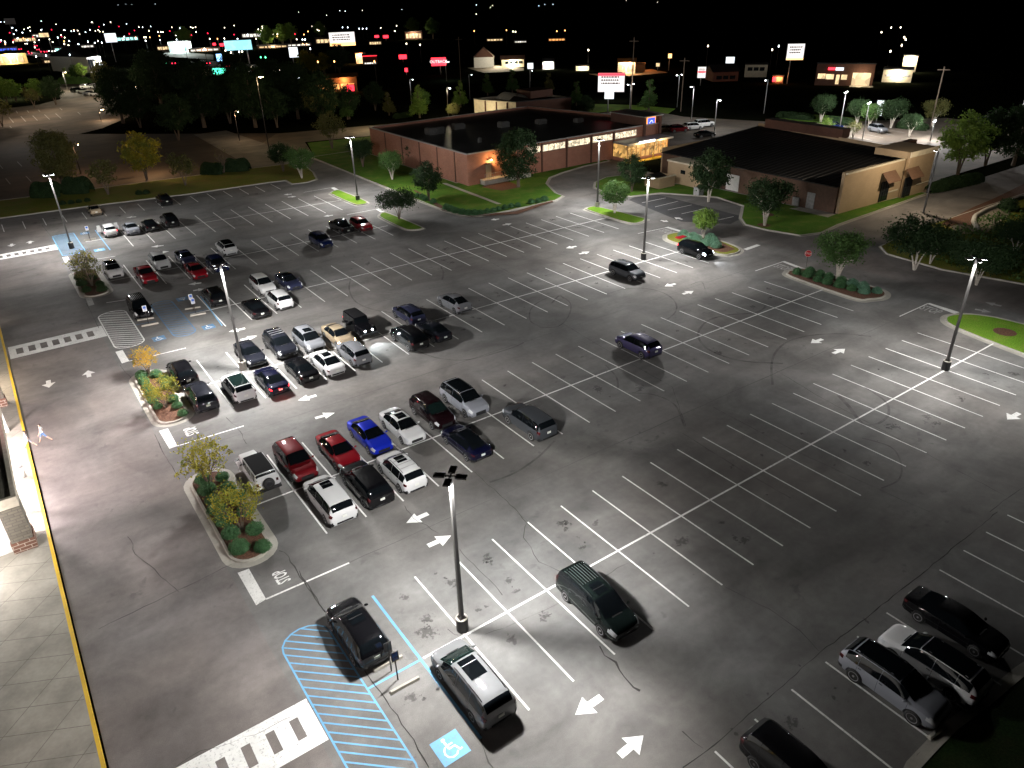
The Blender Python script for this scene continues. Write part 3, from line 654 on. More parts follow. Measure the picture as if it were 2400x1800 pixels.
MODELS = {
 'sedan': dict(st=[(-2.42, .42, .80, .84, .62, .44), (-2.36, .28, .90, .97, .78, .58), (-2.15, .2, .95, 1.04, .87, .66), (-1.75, .17, .97, 1.09, .90, .66), (-1.2, .17, .97, 1.30, .91, .60), (-.75, .17, .96, 1.42, .91, .57), (-.1, .17, .95, 1.46, .91, .57), (.35, .17, .94, 1.42, .91, .57), (.8, .17, .93, 1.24, .91, .62), (1.25, .17, .91, 1.02, .91, .70), (1.75, .17, .86, .97, .90, .70), (2.15, .2, .79, .88, .86, .66), (2.34, .25, .68, .76, .77, .55), (2.42, .36, .60, .64, .62, .40)],
   ws=(.42, 1.2), rw=(-1.72, -.82), sw=[(-1.45, -.39), (-.37, 1.0)], wy=(-1.42, 1.45), wr=.335, hl=(1.98, 2.36), tl=(-2.39, -2.12), tv=(4.35, 4.95), roof=None),
 'coupe': dict(st=[(-2.35, .42, .82, .88, .62, .44), (-2.28, .28, .93, 1.0, .80, .60), (-2.0, .2, .99, 1.12, .88, .62), (-1.4, .17, .99, 1.30, .91, .58), (-.8, .17, .97, 1.43, .91, .56), (-.2, .17, .95, 1.47, .91, .56), (.35, .17, .94, 1.42, .91, .57), (.85, .17, .93, 1.20, .91, .62), (1.25, .17, .90, 1.02, .91, .70), (1.75, .17, .85, .96, .90, .70), (2.12, .2, .78, .87, .86, .64), (2.3, .25, .68, .76, .76, .54), (2.36, .36, .60, .64, .62, .40)],
   ws=(.42, 1.2), rw=(-1.95, -.85), sw=[(-1.5, -.33), (-.31, 1.0)], wy=(-1.4, 1.42), wr=.335, hl=(1.95, 2.3), tl=(-2.32, -2.1), tv=(4.35, 4.95), roof=None),
 'suv': dict(st=[(-2.34, .48, 1.0, 1.04, .70, .55), (-2.28, .32, 1.08, 1.16, .84, .66), (-2.15, .26, 1.1, 1.32, .90, .68), (-1.9, .24, 1.1, 1.56, .93, .66), (-1.5, .24, 1.09, 1.66, .94, .66), (-.8, .24, 1.07, 1.70, .94, .67), (0, .24, 1.06, 1.71, .94, .67), (.42, .24, 1.05, 1.66, .94, .66), (.85, .24, 1.04, 1.42, .94, .69), (1.28, .24, 1.03, 1.16, .94, .74), (1.75, .24, .98, 1.11, .92, .72), (2.1, .28, .90, 1.02, .87, .68), (2.27, .34, .76, .86, .79, .58), (2.34, .46, .66, .70, .66, .45)],
   ws=(.46, 1.22), rw=(-2.2, -1.82), sw=[(-2.0, -1.37), (-1.35, -.33), (-.31, 1.0)], wy=(-1.4, 1.42), wr=.37, hl=(1.92, 2.29), tl=(-2.31, -2.08), tv=(4.4, 5.2), roof=None, rails=(-1.6, .3)),
 'bigsuv': dict(st=[(-2.5, .5, 1.04, 1.08, .74, .6), (-2.45, .34, 1.1, 1.2, .88, .7), (-2.35, .27, 1.13, 1.36, .94, .72), (-2.15, .25, 1.13, 1.62, .96, .70), (-1.8, .25, 1.12, 1.74, .97, .70), (-.9, .25, 1.1, 1.78, .97, .71), (0, .25, 1.09, 1.78, .97, .71), (.5, .25, 1.08, 1.73, .97, .70), (.95, .25, 1.07, 1.48, .97, .72), (1.38, .25, 1.07, 1.21, .97, .78), (1.9, .25, 1.02, 1.16, .96, .77), (2.28, .3, .93, 1.07, .91, .72), (2.44, .36, .8, .9, .83, .62), (2.5, .48, .68, .74, .70, .48)],
   ws=(.54, 1.32), rw=(-2.4, -2.1), sw=[(-2.25, -1.48), (-1.46, -.37), (-.35, 1.1)], wy=(-1.5, 1.52), wr=.39, hl=(2.05, 2.46), tl=(-2.47, -2.25), tv=(4.4, 5.2), roof=None, rails=(-1.8, .35)),
 'minivan': dict(st=[(-2.55, .48, 1.0, 1.05, .76, .6), (-2.5, .3, 1.08, 1.2, .90, .7), (-2.4, .22, 1.1, 1.42, .96, .72), (-2.2, .2, 1.1, 1.64, .98, .71), (-1.8, .2, 1.1, 1.73, .99, .71), (-.9, .2, 1.08, 1.76, .99, .72), (.1, .2, 1.06, 1.75, .99, .72), (.6, .2, 1.05, 1.69, .99, .71), (1.15, .2, 1.03, 1.42, .98, .73), (1.7, .2, 1.0, 1.12, .97, .76), (2.1, .2, .94, 1.04, .95, .74), (2.4, .25, .82, .93, .89, .66), (2.52, .3, .70, .78, .8, .56), (2.58, .42, .6, .66, .66, .42)],
   ws=(.64, 1.62), rw=(-2.46, -2.16), sw=[(-2.3, -1.24), (-1.22, -.08), (-.06, 1.3)], wy=(-1.5, 1.5), wr=.35, hl=(2.05, 2.52), tl=(-2.53, -2.3), tv=(4.4, 5.6), roof=None, rails=(-2.0, .4)),
 'jeep': dict(st=[(-2.08, .5, 1.16, 1.2, .76, .62), (-2.05, .42, 1.2, 1.72, .80, .68), (-1.98, .4, 1.2, 1.82, .81, .70), (-1.2, .4, 1.2, 1.85, .81, .71), (0, .4, 1.2, 1.85, .81, .71), (.42, .4, 1.2, 1.82, .80, .71), (.52, .4, 1.2, 1.7, .80, .71), (.74, .4, 1.19, 1.3, .78, .71), (.82, .42, 1.16, 1.24, .70, .62), (1.6, .45, 1.12, 1.19, .64, .56), (2.02, .5, 1.08, 1.14, .60, .52), (2.08, .55, 1.02, 1.06, .58, .5)],
   ws=(.5, .74), rw=(-2.06, -2.02), sw=[(-1.9, -1.3), (-1.2, -.5), (-.42, .42)], wy=(-1.35, 1.4), wr=.42, hl=(0, 0), tl=(0, 0), tv=(4.35, 4.95), roof=None),
 'pickup': dict(st=[(-2.85, .5, 1.06, 1.09, .90, .84), (-2.8, .42, 1.14, 1.17, .96, .90), (-2.6, .38, 1.15, 1.18, .98, .93), (-1.02, .34, 1.15, 1.18, .98, .93), (-.95, .34, 1.15, 1.3, .98, .86), (-.85, .34, 1.15, 1.72, .98, .74), (-.5, .34, 1.14, 1.84, .98, .72), (.2, .34, 1.13, 1.85, .98, .72), (.6, .34, 1.12, 1.78, .98, .72), (.95, .34, 1.12, 1.5, .98, .75), (1.3, .34, 1.12, 1.27, .98, .8), (2.2, .34, 1.08, 1.21, .96, .8), (2.6, .4, 1.0, 1.12, .92, .76), (2.78, .46, .84, .96, .86, .66), (2.84, .55, .74, .8, .76, .55)],
   ws=(.62, 1.26), rw=(-.98, -.8), sw=[(-.78, -.2), (-.12, 1.02)], wy=(-1.7, 1.75), wr=.40, hl=(2.45, 2.8), tl=(-2.84, -2.68), tv=(3.2, 5.0), roof=None)}
CUT = {}
def car_meshes(kind):
    D = MODELS[kind]; st = D['st']; y0, y1 = st[0][0], st[-1][0]; out = {}
    ys = []
    for i in range(len(st)-1):
        k = 2 if st[i+1][0]-st[i][0] < .2 else 4
        ys += [st[i][0]+(st[i+1][0]-st[i][0])*j/k for j in range(k)]
    ys.append(y1); rows = []
    for y in ys:
        s = section(interp(st, y)); rows.append([(x, y, z) for x, z in s]+[(-x, y, z) for x, z in s[-2:0:-1]])
    b = MB(); b.grid(rows, 'black', cv=True, cap=True); o = b.build('body'); fixnorm(o)
    # cut the wheel wells
    c = MB()
    for sx in (-1, 1):
        for wy in D['wy']: c.lathe([(D['wr']+.06, sx*.60), (D['wr']+.06, sx*1.3)] if sx > 0 else [(D['wr']+.06, -1.3), (D['wr']+.06, -.60)], 20, 'x', (0, wy, D['wr']+.02), 'black')
    if kind == 'pickup': c.box(-.80, .80, -2.72, -1.0, .72, 1.6)
    co = c.build('cutter'); fixnorm(co)
    md = o.modifiers.new('cut', 'BOOLEAN'); md.object = co; md.operation = 'DIFFERENCE'; md.solver = 'EXACT'
    bpy.context.view_layer.update(); dg = bpy.context.evaluated_depsgraph_get()
    me = bpy.data.meshes.new_from_object(o.evaluated_get(dg)); me.name = 'body_'+kind
    bpy.data.objects.remove(o); bpy.data.objects.remove(co)
    me.polygons.foreach_set('use_smooth', [True]*len(me.polygons)); me.set_sharp_from_angle(angle=R(38))
    me.materials.clear(); me.materials.append(MATS['black']); out['body'] = me
    return out
mat('undertray', (.01, .01, .01), .9); mat('chrome_dull', (.10, .105, .11), .35, .6); mat('matt_black', (.006, .006, .007), .95, 0, 0, .1)
def make_car(kind):
    D = MODELS[kind]; st = D['st']; y0, y1 = st[0][0], st[-1][0]
    r = empty('car', (0, -50, 0)); me = car_meshes(kind)['body']
    body = bpy.data.objects.new('body', me); link(body, r); body.material_slots[0].link = 'OBJECT'
    def add(name, b, m, smooth=True, par=r): return b.build(name, m, par, smooth)
    b = MB(); band(b, st, D['ws'][0], D['ws'][1]+.03, 7.03, m=None); add('windscreen', b, MATS['glass'])
    b = MB()
    band(b, st, D['rw'][0], D['rw'][1], 7.06, off=.013); add('rear_window', b, MATS['glass'])
    for s in (-1, 1):
        for (a, e) in D['sw']:
            b = MB(); patch(b, st, a, e, 5.10, 6.98, s, .011); add('side_window', b, MATS['glass'])
    for wy in D['wy']:
        for s in (-1, 1):
            wr = D['wr']; ww = interp(st, wy)[4]
            b = MB(); cx = s*(ww-.10)
            b.lathe([(wr*.62, cx-.10), (wr*.9, cx-.115), (wr, cx-.09), (wr, cx+.09), (wr*.9, cx+.115), (wr*.62, cx+.10)], 20, 'x', (0, wy, wr)); wo = add('wheel', b, MATS['tyre'])
            b = MB(); fx = cx+s*.085
            b.lathe([(.03, fx-s*.03), (wr*.66, fx-s*.04)], 20, 'x', (0, wy, wr), 'rim_dark', cap=True)
            b.lathe([(wr*.55, fx-s*.02), (wr*.6, fx+s*.022), (wr*.69, fx+s*.022), (wr*.7, fx-s*.02)], 20, 'x', (0, wy, wr), 'rim', cap=False)
            for k in range(5):
                a = 2*math.pi*k/5+.3; c_, s_ = math.cos(a), math.sin(a)
                b.poly([(fx+s*.012, wy+c_*t-s_*h, wr+s_*t+c_*h) for t, h in ((.02, -.045), (wr*.6, -.028), (wr*.6, .028), (.02, .045))][::s], 'rim')
            b.lathe([(.055, fx-s*.02), (.055, fx+s*.025), (.02, fx+s*.03)], 10, 'x', (0, wy, wr), 'rim'); b.build('rim', None, wo, False)
    b = MB(); b.box(-.62, .62, y0+.35, y1-.35, .2, .42); add('underbody', b, MATS['undertray'], False)
    for s in (-1, 1):
        wy = D['ws'][1]-.22; q = interp(st, wy); z = q[2]+.09
        b = MB(); rows = []
        for k, rr in ((0, .45), (.25, .9), (.6, 1), (1, .7)):
            rows.append([(s*(q[4]*.93+.02+k*.2), wy+.075*rr*math.cos(a)-k*.05, z+.06*rr*math.sin(a)) for a in [i*math.pi/4 for i in range(8)]])
        b.grid(rows, None, cv=True, cap=True); mo = b.build('mirror', MATS['black'], r, True); mo.material_slots[0].link = 'OBJECT'
    if kind != 'jeep':
        for s in (-1, 1):
            b = MB(); patch(b, st, D['hl'][0], D['hl'][1], 4.15, 4.98, s, .012); patch(b, st, D['hl'][0]+.1, D['hl'][1], 4.9, 5.8, s, .012); add('headlight', b, MATS['headlamp'])
            b = MB(); patch(b, st, D['tl'][0]+.0, D['tl'][1], D['tv'][0], D['tv'][1], s, .012); add('tail_light', b, MATS['taillamp'])
        b = MB(); q = interp(st, y1-.03); f = q[1]
        gz0, gz1 = .34+(f-.3)*.4, q[2]+.0
        b.box(-.46, .46, y1-.02, y1+.015, gz0+.05, gz1-.02); add('grille', b, MATS['trim'], False)
        b = MB(); b.box(-.12, .12, y1+.012, y1+.03, gz1-.045, gz1+.01); add('badge', b, MATS['chrome'], False)
        for s in (-1, 1):
            b = MB(); patch(b, st, y1-.32, y1-.02, .9, 2.6, s, .012); add('lower_bumper', b, MATS['trim']); b = MB(); patch(b, st, y0+.02, y0+.32, .9, 2.9, s, .012); add('lower_bumper', b, MATS['trim'])
        b = MB(); b.box(-.55, .55, y0-.03, y0+.05, .34+st[0][1]*.1, .50); add('lower_bumper', b, MATS['trim'])
        b = MB(); yw = D['ws'][1]+.045; b.grid([[(x, yw+dy, interp(st, yw+dy)[3]-.045*(x/.6)**2+.014) for x in (-.6, -.4, -.2, 0, .2, .4, .6)] for dy in (0, .07)]); add('wiper_cowl', b, MATS['trim'])
    zpl = {'sedan': .72, 'coupe': .74, 'suv': .86, 'bigsuv': .9, 'minivan': .86, 'jeep': .78, 'pickup': .68}[kind]
    b = MB(); b.box(-.16, .16, y0-.045, y0-.02, zpl-.08, zpl+.08) if kind != 'jeep' else b.box(-.62, -.34, y0-.05, y0-.02, .72, .86); add('number_plate', b, MATS['plate'], False)
    if D.get('rails'):
        for s in (-1, 1):
            b = MB(); pts = []
            for i in range(9):
                y = D['rails'][0]+(D['rails'][1]-D['rails'][0])*i/8; p_ = surf(st, y, 7.4); pts.append((s*p_.x, y, p_.z+(.045 if 0 < i < 8 else 0)))
            b.tube(pts, .022, 6); add('roof_rail', b, MATS['trim'])
    if kind == 'jeep':
        b = MB(); b.lathe([(.2, -.09), (.36, -.11), (.39, -.08), (.39, .08), (.36, .11), (.2, .1)], 20, 'y', (.05, y0-.16, 1.02)); sp = add('spare_wheel', b, MATS['tyre'])
        b = MB(); b.lathe([(.02, -.12), (.22, -.115), (.24, -.1)], 16, 'y', (.05, y0-.16, 1.02)); b.build('rim', MATS['rim_dark'], sp)
        b = MB(); band(b, st, -1.98, .44, 7.5, .02); add('hardtop', b, MATS['matt_black'])
        for s in (-1, 1):
            for wy in D['wy']:
                b = MB(); rows = []
                for k in range(7):
                    a = math.pi*(k/6)*.86+.22; rr = D['wr']+.13
                    rows.append([(s*(.70 if wy > 0 else .78), wy-rr*math.cos(a), .44+rr*math.sin(a)), (s*.96, wy-rr*math.cos(a), .44+rr*math.sin(a)-.01), (s*.97, wy-rr*math.cos(a), .44+rr*math.sin(a)-.07)])
                b.grid(rows); f_ = b.build('fender', MATS['black'], r, True); f_.material_slots[0].link = 'OBJECT'
            b = MB(); b.lathe([(.02, .03), (.1, .02), (.11, 0)], 14, 'y', (s*.38, y1, .92)); add('headlight', b, MATS['headlamp'])
            b = MB(); b.box(s*.68-.08, s*.68+.08, y0-.05, y0+.01, .95, 1.15); add('tail_light', b, MATS['taillamp'], False)
        b = MB(); b.box(-.85, .85, y1+.02, y1+.22, .5, .68); add('bumper', b, MATS['trim'], False); b = MB(); b.box(-.85, .85, y0-.2, y0-.02, .48, .64); add('bumper', b, MATS['trim'], False)
        b = MB()
        for k in range(7): b.box(-.235+k*.07, -.195+k*.07, y1-.01, y1+.015, .72, 1.0)
        add('grille', b, MATS['black'], False)
    if kind == 'pickup':
        b = MB(); b.poly([(-.79, -2.71, .735), (.79, -2.71, .735), (.79, -1.02, .735), (-.79, -1.02, .735)]); add('bed_floor', b, MATS['trim'], False)
    for s in (-1, 1):
        for a, e in D['sw'][-2:]:
            b = MB(); p_ = surf(st, a+.12, 4.75); b.box(s*p_.x-.02, s*p_.x+.02, a+.04, a+.2, p_.z-.015, p_.z+.015)
            add('door_handle', b, MATS['trim'], False)
        gaps = [D['sw'][-1][0]-.04, D['sw'][-1][1]+.08] + ([D['sw'][-2][0]-.02] if len(D['sw']) > 1 else [])
        for y in gaps: b = MB(); patch(b, st, y-.008, y+.008, 2.1, 5.1, s, .004, ny=1); add('door_seam', b, MATS['trim'])
    return r
PROTO = {}
PAINT = {}
def paint(name, c, metal=.25, rough=.32):
    m = mat('body_'+name, c, .5, metal*.4, 1.0, .03); m.node_tree.nodes['Principled BSDF'].inputs['Coat Roughness'].default_value = .05; PAINT[name] = m; return m
paint('white', (.50, .50, .505), 0, .35); paint('pearl', (.46, .46, .46), .1); paint('silver', (.16, .165, .18), .6, .34); paint('grey', (.04, .044, .05), .5); paint('vansilver', (.15, .152, .158), .1); paint('darkgrey', (.010, .011, .016), .4)
paint('black', (.0022, .0022, .003), .0, .25); paint('navy', (.002, .0025, .013), .2); paint('blue', (.008, .02, .36), .3); paint('bluegrey', (.022, .025, .055), .5); paint('purple', (.04, .035, .09), .5); paint('red', (.20, .006, .012), .3)
paint('darkred', (.11, .005, .008), .3); paint('tan', (.24, .19, .13), .5); paint('green', (.005, .0085, .008), .4); paint('palegrey', (.22, .23, .26), .5); paint('deepblue', (.004, .009, .045), .3); paint('maroon', (.007, .002, .003), .2)
def car(kind, p, d, paintn, label, grp='cars parked in the striped bays', roof=None, sun=False, rack=False, yaw=0, sc_=(1, 1, 1), lights=None, glass=None, cat='car', name='parked_car', z=0.0, rails=True, bits=True, ribs=False):
    if kind not in PROTO: PROTO[kind] = make_car(kind); register(PROTO[kind]); PROTO[kind]['proto'] = 1
    r = copytree(PROTO[kind])
    if 'proto' in r: del r['proto']
    r.name = name
    r.location = (p[0], p[1], z); r.rotation_euler = (0, 0, (0 if d == 'N' else math.pi)+R(yaw)); r.scale = sc_
    P(r, label, cat, grp)
    st = MODELS[kind]['st']
    for ch in list(r.children):
        base = ch.name.split('.')[0]
        if base in ('body', 'mirror', 'fender'): ch.material_slots[0].material = PAINT[paintn]
        if base == 'mirror' and paintn in ('white', 'pearl') and kind == 'jeep': ch.material_slots[0].material = MATS['trim']
        if base == 'windscreen' and glass: ch.material_slots[0].link = 'OBJECT'; ch.material_slots[0].material = MATS[glass]
        if lights and base == 'headlight' and 'H' in lights: ch.material_slots[0].link = 'OBJECT'; ch.material_slots[0].material = glow('head_on_warm', (1, .75, .45), 14) if 'W' in lights else glow('head_on', (.8, .9, 1), 16)
        if lights and base == 'tail_light' and 'T' in lights: ch.material_slots[0].link = 'OBJECT'; ch.material_slots[0].material = glow('tail_on', (1, .02, .03), 5)
        if base == 'roof_rail' and not rails: bpy.data.objects.remove(ch)
    extra = []
    if roof:   # dark roof panel or tinted glass roof
        b = MB(); ra, rb_ = {'sedan': (-.8, .38), 'coupe': (-.85, .38), 'suv': (-1.75, .42), 'bigsuv': (-2.0, .48), 'minivan': (-2.0, .6)}[kind]
        band(b, st, ra, rb_, 7.25, .010); b.build('roof_panel', MATS[roof], r, True)
    if sun:
        a = MODELS[kind]['ws'][0]-.12; b = MB(); x = .44 if sun == 'big' else .36; l_ = 1.35 if sun == 'big' else .85
        rows = [[(xx, yy, surf(st, yy, 8.999).z+.012) for xx in (-x, -x*.4, x*.4, x)] for yy in (a-l_, a-l_*.7, a-.38, a-.0)]
        b.grid(rows); so = b.build('sunroof', MATS['glass'], r, False)
        b = MB(); b.box(-x, x, a-.42, a-.38, rows[2][0][2]+.004, rows[2][0][2]+.014); b.build('frame', MATS['chrome_dull' if sun == 'big' else 'trim'], so)
    if ribs:
        for k in range(-3, 4):
            b = MB(); a0 = st[0][0]+.55; e0 = MODELS[kind]['ws'][0]-(1.15 if sun else .3); x = k*.17
            b.grid([[(x+dx, y, interp(st, y)[3]-.03*abs(x)/.6*1.0+dz+.0) for dx, dz in ((-.018, -.004), (-.012, .016), (.012, .016), (.018, -.004))] for y in [a0+(e0-a0)*i/6 for i in range(7)]]); b.build('roof_rib', MATS['chrome_dull'], r)
    if rack:
        for y in (-1.2, -.7, -.2):
            p_ = surf(st, y, 7.5); b = MB(); b.box(-p_.x, p_.x, y-.025, y+.025, p_.z+.04, p_.z+.065); b.build('roof_bar', MATS['metal_grey'], r)
    return r
zc = .75
car('jeep', z5(282, 1240, .9), 'N', 'white', 'boxy white off-road wagon with a black hardtop and rear spare wheel beside the planted island', sc_=(1, 1.08, 1), cat='off-roader')
car('suv', z5(530, 1180, zc), 'S', 'darkred', 'dark red crossover nose out, right beside the white off-road wagon', rails=False)
car('sedan', z5(808, 1108, zc), 'S', 'red', 'bright red sedan parked between the dark red crossover and the blue sedan')
car('sedan', z5(1012, 1010, zc), 'S', 'blue', 'vivid blue sedan facing the camera beside the red sedan')
car('sedan', z5(1222, 950, zc), 'S', 'white', 'white sedan with dark sunroof facing out next to the blue sedan', sun=True)
car('suv', z5(1418, 862, zc), 'S', 'maroon', 'very dark maroon crossover between the white sunroof sedan and a silver SUV', rails=False, glass='glass_teal')
car('bigsuv', z5(1625, 785, zc), 'S', 'palegrey', 'large silver SUV with dark roof, last of the cars nosed out in its row', roof='glass')
car('minivan', z5(748, 1425, zc), 'N', 'white', 'white minivan with sunroof and pale roof, tail out behind the dark red crossover', sun=True, rails=False)
car('bigsuv', z5(990, 1330, zc), 'N', 'black', 'long glossy black SUV with tail to the aisle beside the white minivan', rails=False)
car('suv', z5(1215, 1245, zc), 'N', 'white', 'white crossover with black roof bars and sunroof, tail toward the big lamp post', sun=True, rack=True)
car('coupe', z5(1635, 1055, zc), 'N', 'navy', 'sleek navy fastback sedan behind the maroon crossover', roof='glass')
car('bigsuv', z5(2045, 925, zc), 'N', 'grey', 'grey three-row SUV with bright window line standing alone past the navy fastback')
# row behind
car('suv', z5(158, 705, zc), 'N', 'white', 'white crossover with black panoramic roof beside the lamp post base', roof='glass_teal', rails=False)
car('sedan', z5(372, 655, zc), 'N', 'navy', 'dark blue sedan with glowing red brake lights', lights='T')
car('sedan', z5(568, 585, zc), 'N', 'black', 'black sedan parked between the braking blue sedan and a white sedan', sc_=(1, .97, 1))
car('sedan', z5(735, 540, zc), 'N', 'white', 'white sedan with sunroof, tail out, left of the silver crossover', sun=True)
car('suv', z5(908, 485, zc), 'N', 'silver', 'silver compact crossover, tail out, in front of the tan sedan', sc_=(.97, .97, 1))
car('bigsuv', z5(1268, 385, zc), 'N', 'black', 'black SUV with long shadow, leftmost of the dark trio', sc_=(.98, .98, 1))
car('coupe', z5(1425, 335, zc), 'N', 'darkgrey', 'dark slate fastback between the black SUV and the empty bays')
car('suv', z7(1180, 475, zc), 'N', 'black', 'black crossover tucked behind the yellow tree on the planted island', rails=False)
car('suv', z7(1300, 625, zc), 'N', 'darkgrey', 'charcoal SUV with ribbed roof touching the planted island', sc_=(1, 1.02, 1))
car('sedan', z5(235, 482, zc), 'S', 'darkgrey', 'dark grey sedan nosed to the lamp post with light shining on its bonnet')
car('bigsuv', z5(432, 432, zc), 'S', 'darkgrey', 'dark SUV with silver roof bars facing out', rack=True)
car('suv', z5(618, 400, zc), 'S', 'silver', 'silver crossover with sunroof facing out next to the tan sedan', sun=True, rails=False)
car('sedan', z5(808, 365, zc), 'S', 'tan', 'tan sedan with its headlights switched on', lights='HW')
jp = car('jeep', z5(945, 300, .9), 'S', 'black', 'black boxy off-roader with headlights on and driver door open', lights='HT', sc_=(1, 1.05, 1), cat='off-roader')
b = MB(); b.box(.82, 1.62, .42, .48, .55, 1.2); b.box(.86, 1.56, .425, .475, 1.2, 1.62, 'glass'); b.ms = ['black', 'glass']; b.mi = [0]*6+[1]*6; b.build('open_door', None, jp)
car('suv', z5(1265, 232, zc), 'N', 'bluegrey', 'blue-grey crossover casting a long shadow, behind the dark trio', rails=False, sc_=(.97, .97, .95))
car('coupe', z5(1560, 158, zc), 'N', 'silver', 'silver coupe-like crossover with black rear glass, alone beside the cross line', sc_=(1, 1, 1.08))
# third row
car('minivan', zE(905, 880, zc), 'S', 'black', 'black minivan with roof ribs parked behind the accessible sign', sc_=(.97, .95, 1), ribs=True)
car('suv', zE(1390, 808, zc), 'N', 'black', 'black crossover with pale number plate near the worn blue bays', rails=False)
car('sedan', zE(1652, 880, zc), 'N', 'black', 'black sedan with pale sunshade in the rear window', glass=None)
car('suv', zE(1806, 828, zc), 'N', 'white', 'white crossover with red tail strip beside the black sedan', rails=False)
car('suv', zE(1702, 735, zc), 'S', 'pearl', 'pearl white crossover facing out, nose to nose with the black sedan', rails=False)
car('sedan', zE(1868, 708, zc), 'S', 'bluegrey', 'pale blue-grey sedan facing out with dark roof', roof='glass')
car('suv', zE(732, 640, zc), 'S', 'white', 'white crossover with black roof beside the small dark island', roof='glass', rails=False, sc_=(1, .94, .95))
car('pickup', zE(945, 672, zc), 'S', 'red', 'red pickup truck with open black bed', sc_=(.95, .93, .95), cat='pickup')
car('suv', zE(1034, 585, zc), 'S', 'white', 'white crossover behind the red pickup truck', rails=False)
car('sedan', zE(1268, 640, zc), 'S', 'red', 'red sedan in the far half of the lot, beside the red pickup')
car('sedan', zE(1200, 555, zc), 'S', 'bluegrey', 'slate blue sedan directly behind the far red sedan')
car('suv', zE(1408, 600, zc), 'S', 'deepblue', 'dark blue crossover half hidden behind a lamp post head', rails=False, sc_=(1, .95, .93))
car('suv', zE(1465, 495, zc), 'N', 'white', 'white SUV with black roof standing above the row of dark cars', roof='glass')
car('suv', zF(1526, 1140, zc), 'S', 'deepblue', 'deep blue crossover standing alone far from the shop', rails=False)
car('pickup', zF(1655, 1048, zc), 'N', 'black', 'black crew pickup beside a red car near the tree island', sc_=(.95, .92, .95), cat='pickup')
car('suv', zF(1787, 1035, zc), 'S', 'red', 'red crossover parked next to the black crew pickup', rails=False, sc_=(1, .96, .93))
wc = car('suv', zE(705, 382, zc), 'N', 'pearl', 'pale crossover with its front doors open by the far accessible bay', lights='T', rails=False, sc_=(.95, .9, .95))
for s in (-1, 1):
    b = MB(); b.box(s*.94 if s > 0 else -1.55, 1.55 if s > 0 else -.94, .88, .94, .45, 1.05); b.box(s*.98 if s > 0 else -1.45, 1.45 if s > 0 else -.98, .885, .935, 1.05, 1.45); b.build('open_door', PAINT['pearl'], wc)
car('sedan', zE(846, 366, zc), 'N', 'palegrey', 'silver-white sedan between the open-door crossover and a black coupe')
car('coupe', zE(970, 346, zc), 'N', 'black', 'black hatchback left of the black boxy SUV', sc_=(.97, .95, 1))
car('bigsuv', zE(1098, 320, zc), 'N', 'black', 'tall black SUV, right end of the farthest full row', sc_=(.97, .93, 1.02))
car('coupe', zE(610, 250, zc), 'N', 'tan', 'small champagne hatchback backed against the far grass strip', sc_=(.97, .9, 1))
car('suv', zE(1062, 186, zc), 'N', 'black', 'black SUV parked against the far grass strip', sc_=(1, .98, 1))
# standing apart on the right side
car('suv', zC(470, 648, zc), 'S', 'grey', 'dark grey hatchback SUV near a lamp post, lit bonnet toward the camera')
car('suv', zC(540, 1122, zc), 'N', 'purple', 'purple-grey crossover alone in the middle of the lot', rails=False)
bk = car('suv', zC(912, 510, zc), 'S', 'black', 'black crossover with raised tailgate and headlights on beside the shrub island', lights='HT', rails=False)
b = MB(); b.box(-.72, .72, -2.9, -2.15, 1.68, 1.76); b.build('open_tailgate', PAINT['red'], bk)
car('minivan', zB(1930, 562, .85), 'S', 'green', 'dark green-black minivan with long roof ribs parked alone near the big lamp post', sun=True, yaw=-2, ribs=True)
car('minivan', zB(1118, 1075, .85), 'N', 'vansilver', 'silver minivan with big black sunroof nearest the camera', sun='big', yaw=0, glass='glass_teal')
car('suv', zB(380, 762, zc), 'N', 'black', 'blue-black crossover with sunroof in the accessible bay', sun=True, rails=False, sc_=(1.02, 1.0, 1))
car('sedan', zW(1770, 700, zc), 'S', 'black', 'black sedan in the shade at the right edge of the lot')
car('suv', zW(1620, 965, zc), 'N', 'white', 'white crossover with black roof parked in the dark near corner', roof='glass', rails=False, sc_=(1, 1.03, 1))
car('suv', zW(1370, 1095, zc), 'S', 'palegrey', 'silver crossover with dark blue roof beside the white one in the near corner', roof='glass', sc_=(1, 1.03, 1))
car('suv', zW(745, 1685, zc), 'S', 'black', 'black crossover cut off by the bottom of the view', rails=False, sc_=(1, 1.03, 1))
# lot by the discount shop
gp = 'cars outside the brick shop'
car('suv', zT(1500, 1265, zc), 'S', 'white', 'white SUV with amber-lit nose outside the brick shop', gp, yaw=75)
car('bigsuv', zT(1660, 1225, zc), 'S', 'white', 'second white SUV, farther from the brick shop than the first', gp, yaw=75)
car('suv', zT(1100, 1300, zc), 'S', 'tan', 'tan SUV with headlight on, closest to the shop tower', gp, yaw=70, lights='HW')
car('suv', zT(1290, 1300, zc), 'S', 'darkred', 'dark red SUV between the tan and the white ones', gp, yaw=70)
car('sedan', zT(1670, 1370, zc), 'S', 'black', 'black sedan partly hidden by the tan building parapet', gp, yaw=75)
car('suv', zV(1215, 1360, zc), 'S', 'silver', 'silver car parked behind the tan building', 'cars behind the tan building', yaw=-20)
car('sedan', zV(585, 1310, zc), 'S', 'deepblue', 'blue car under a small tree behind the tan building', 'cars behind the tan building', yaw=-20)
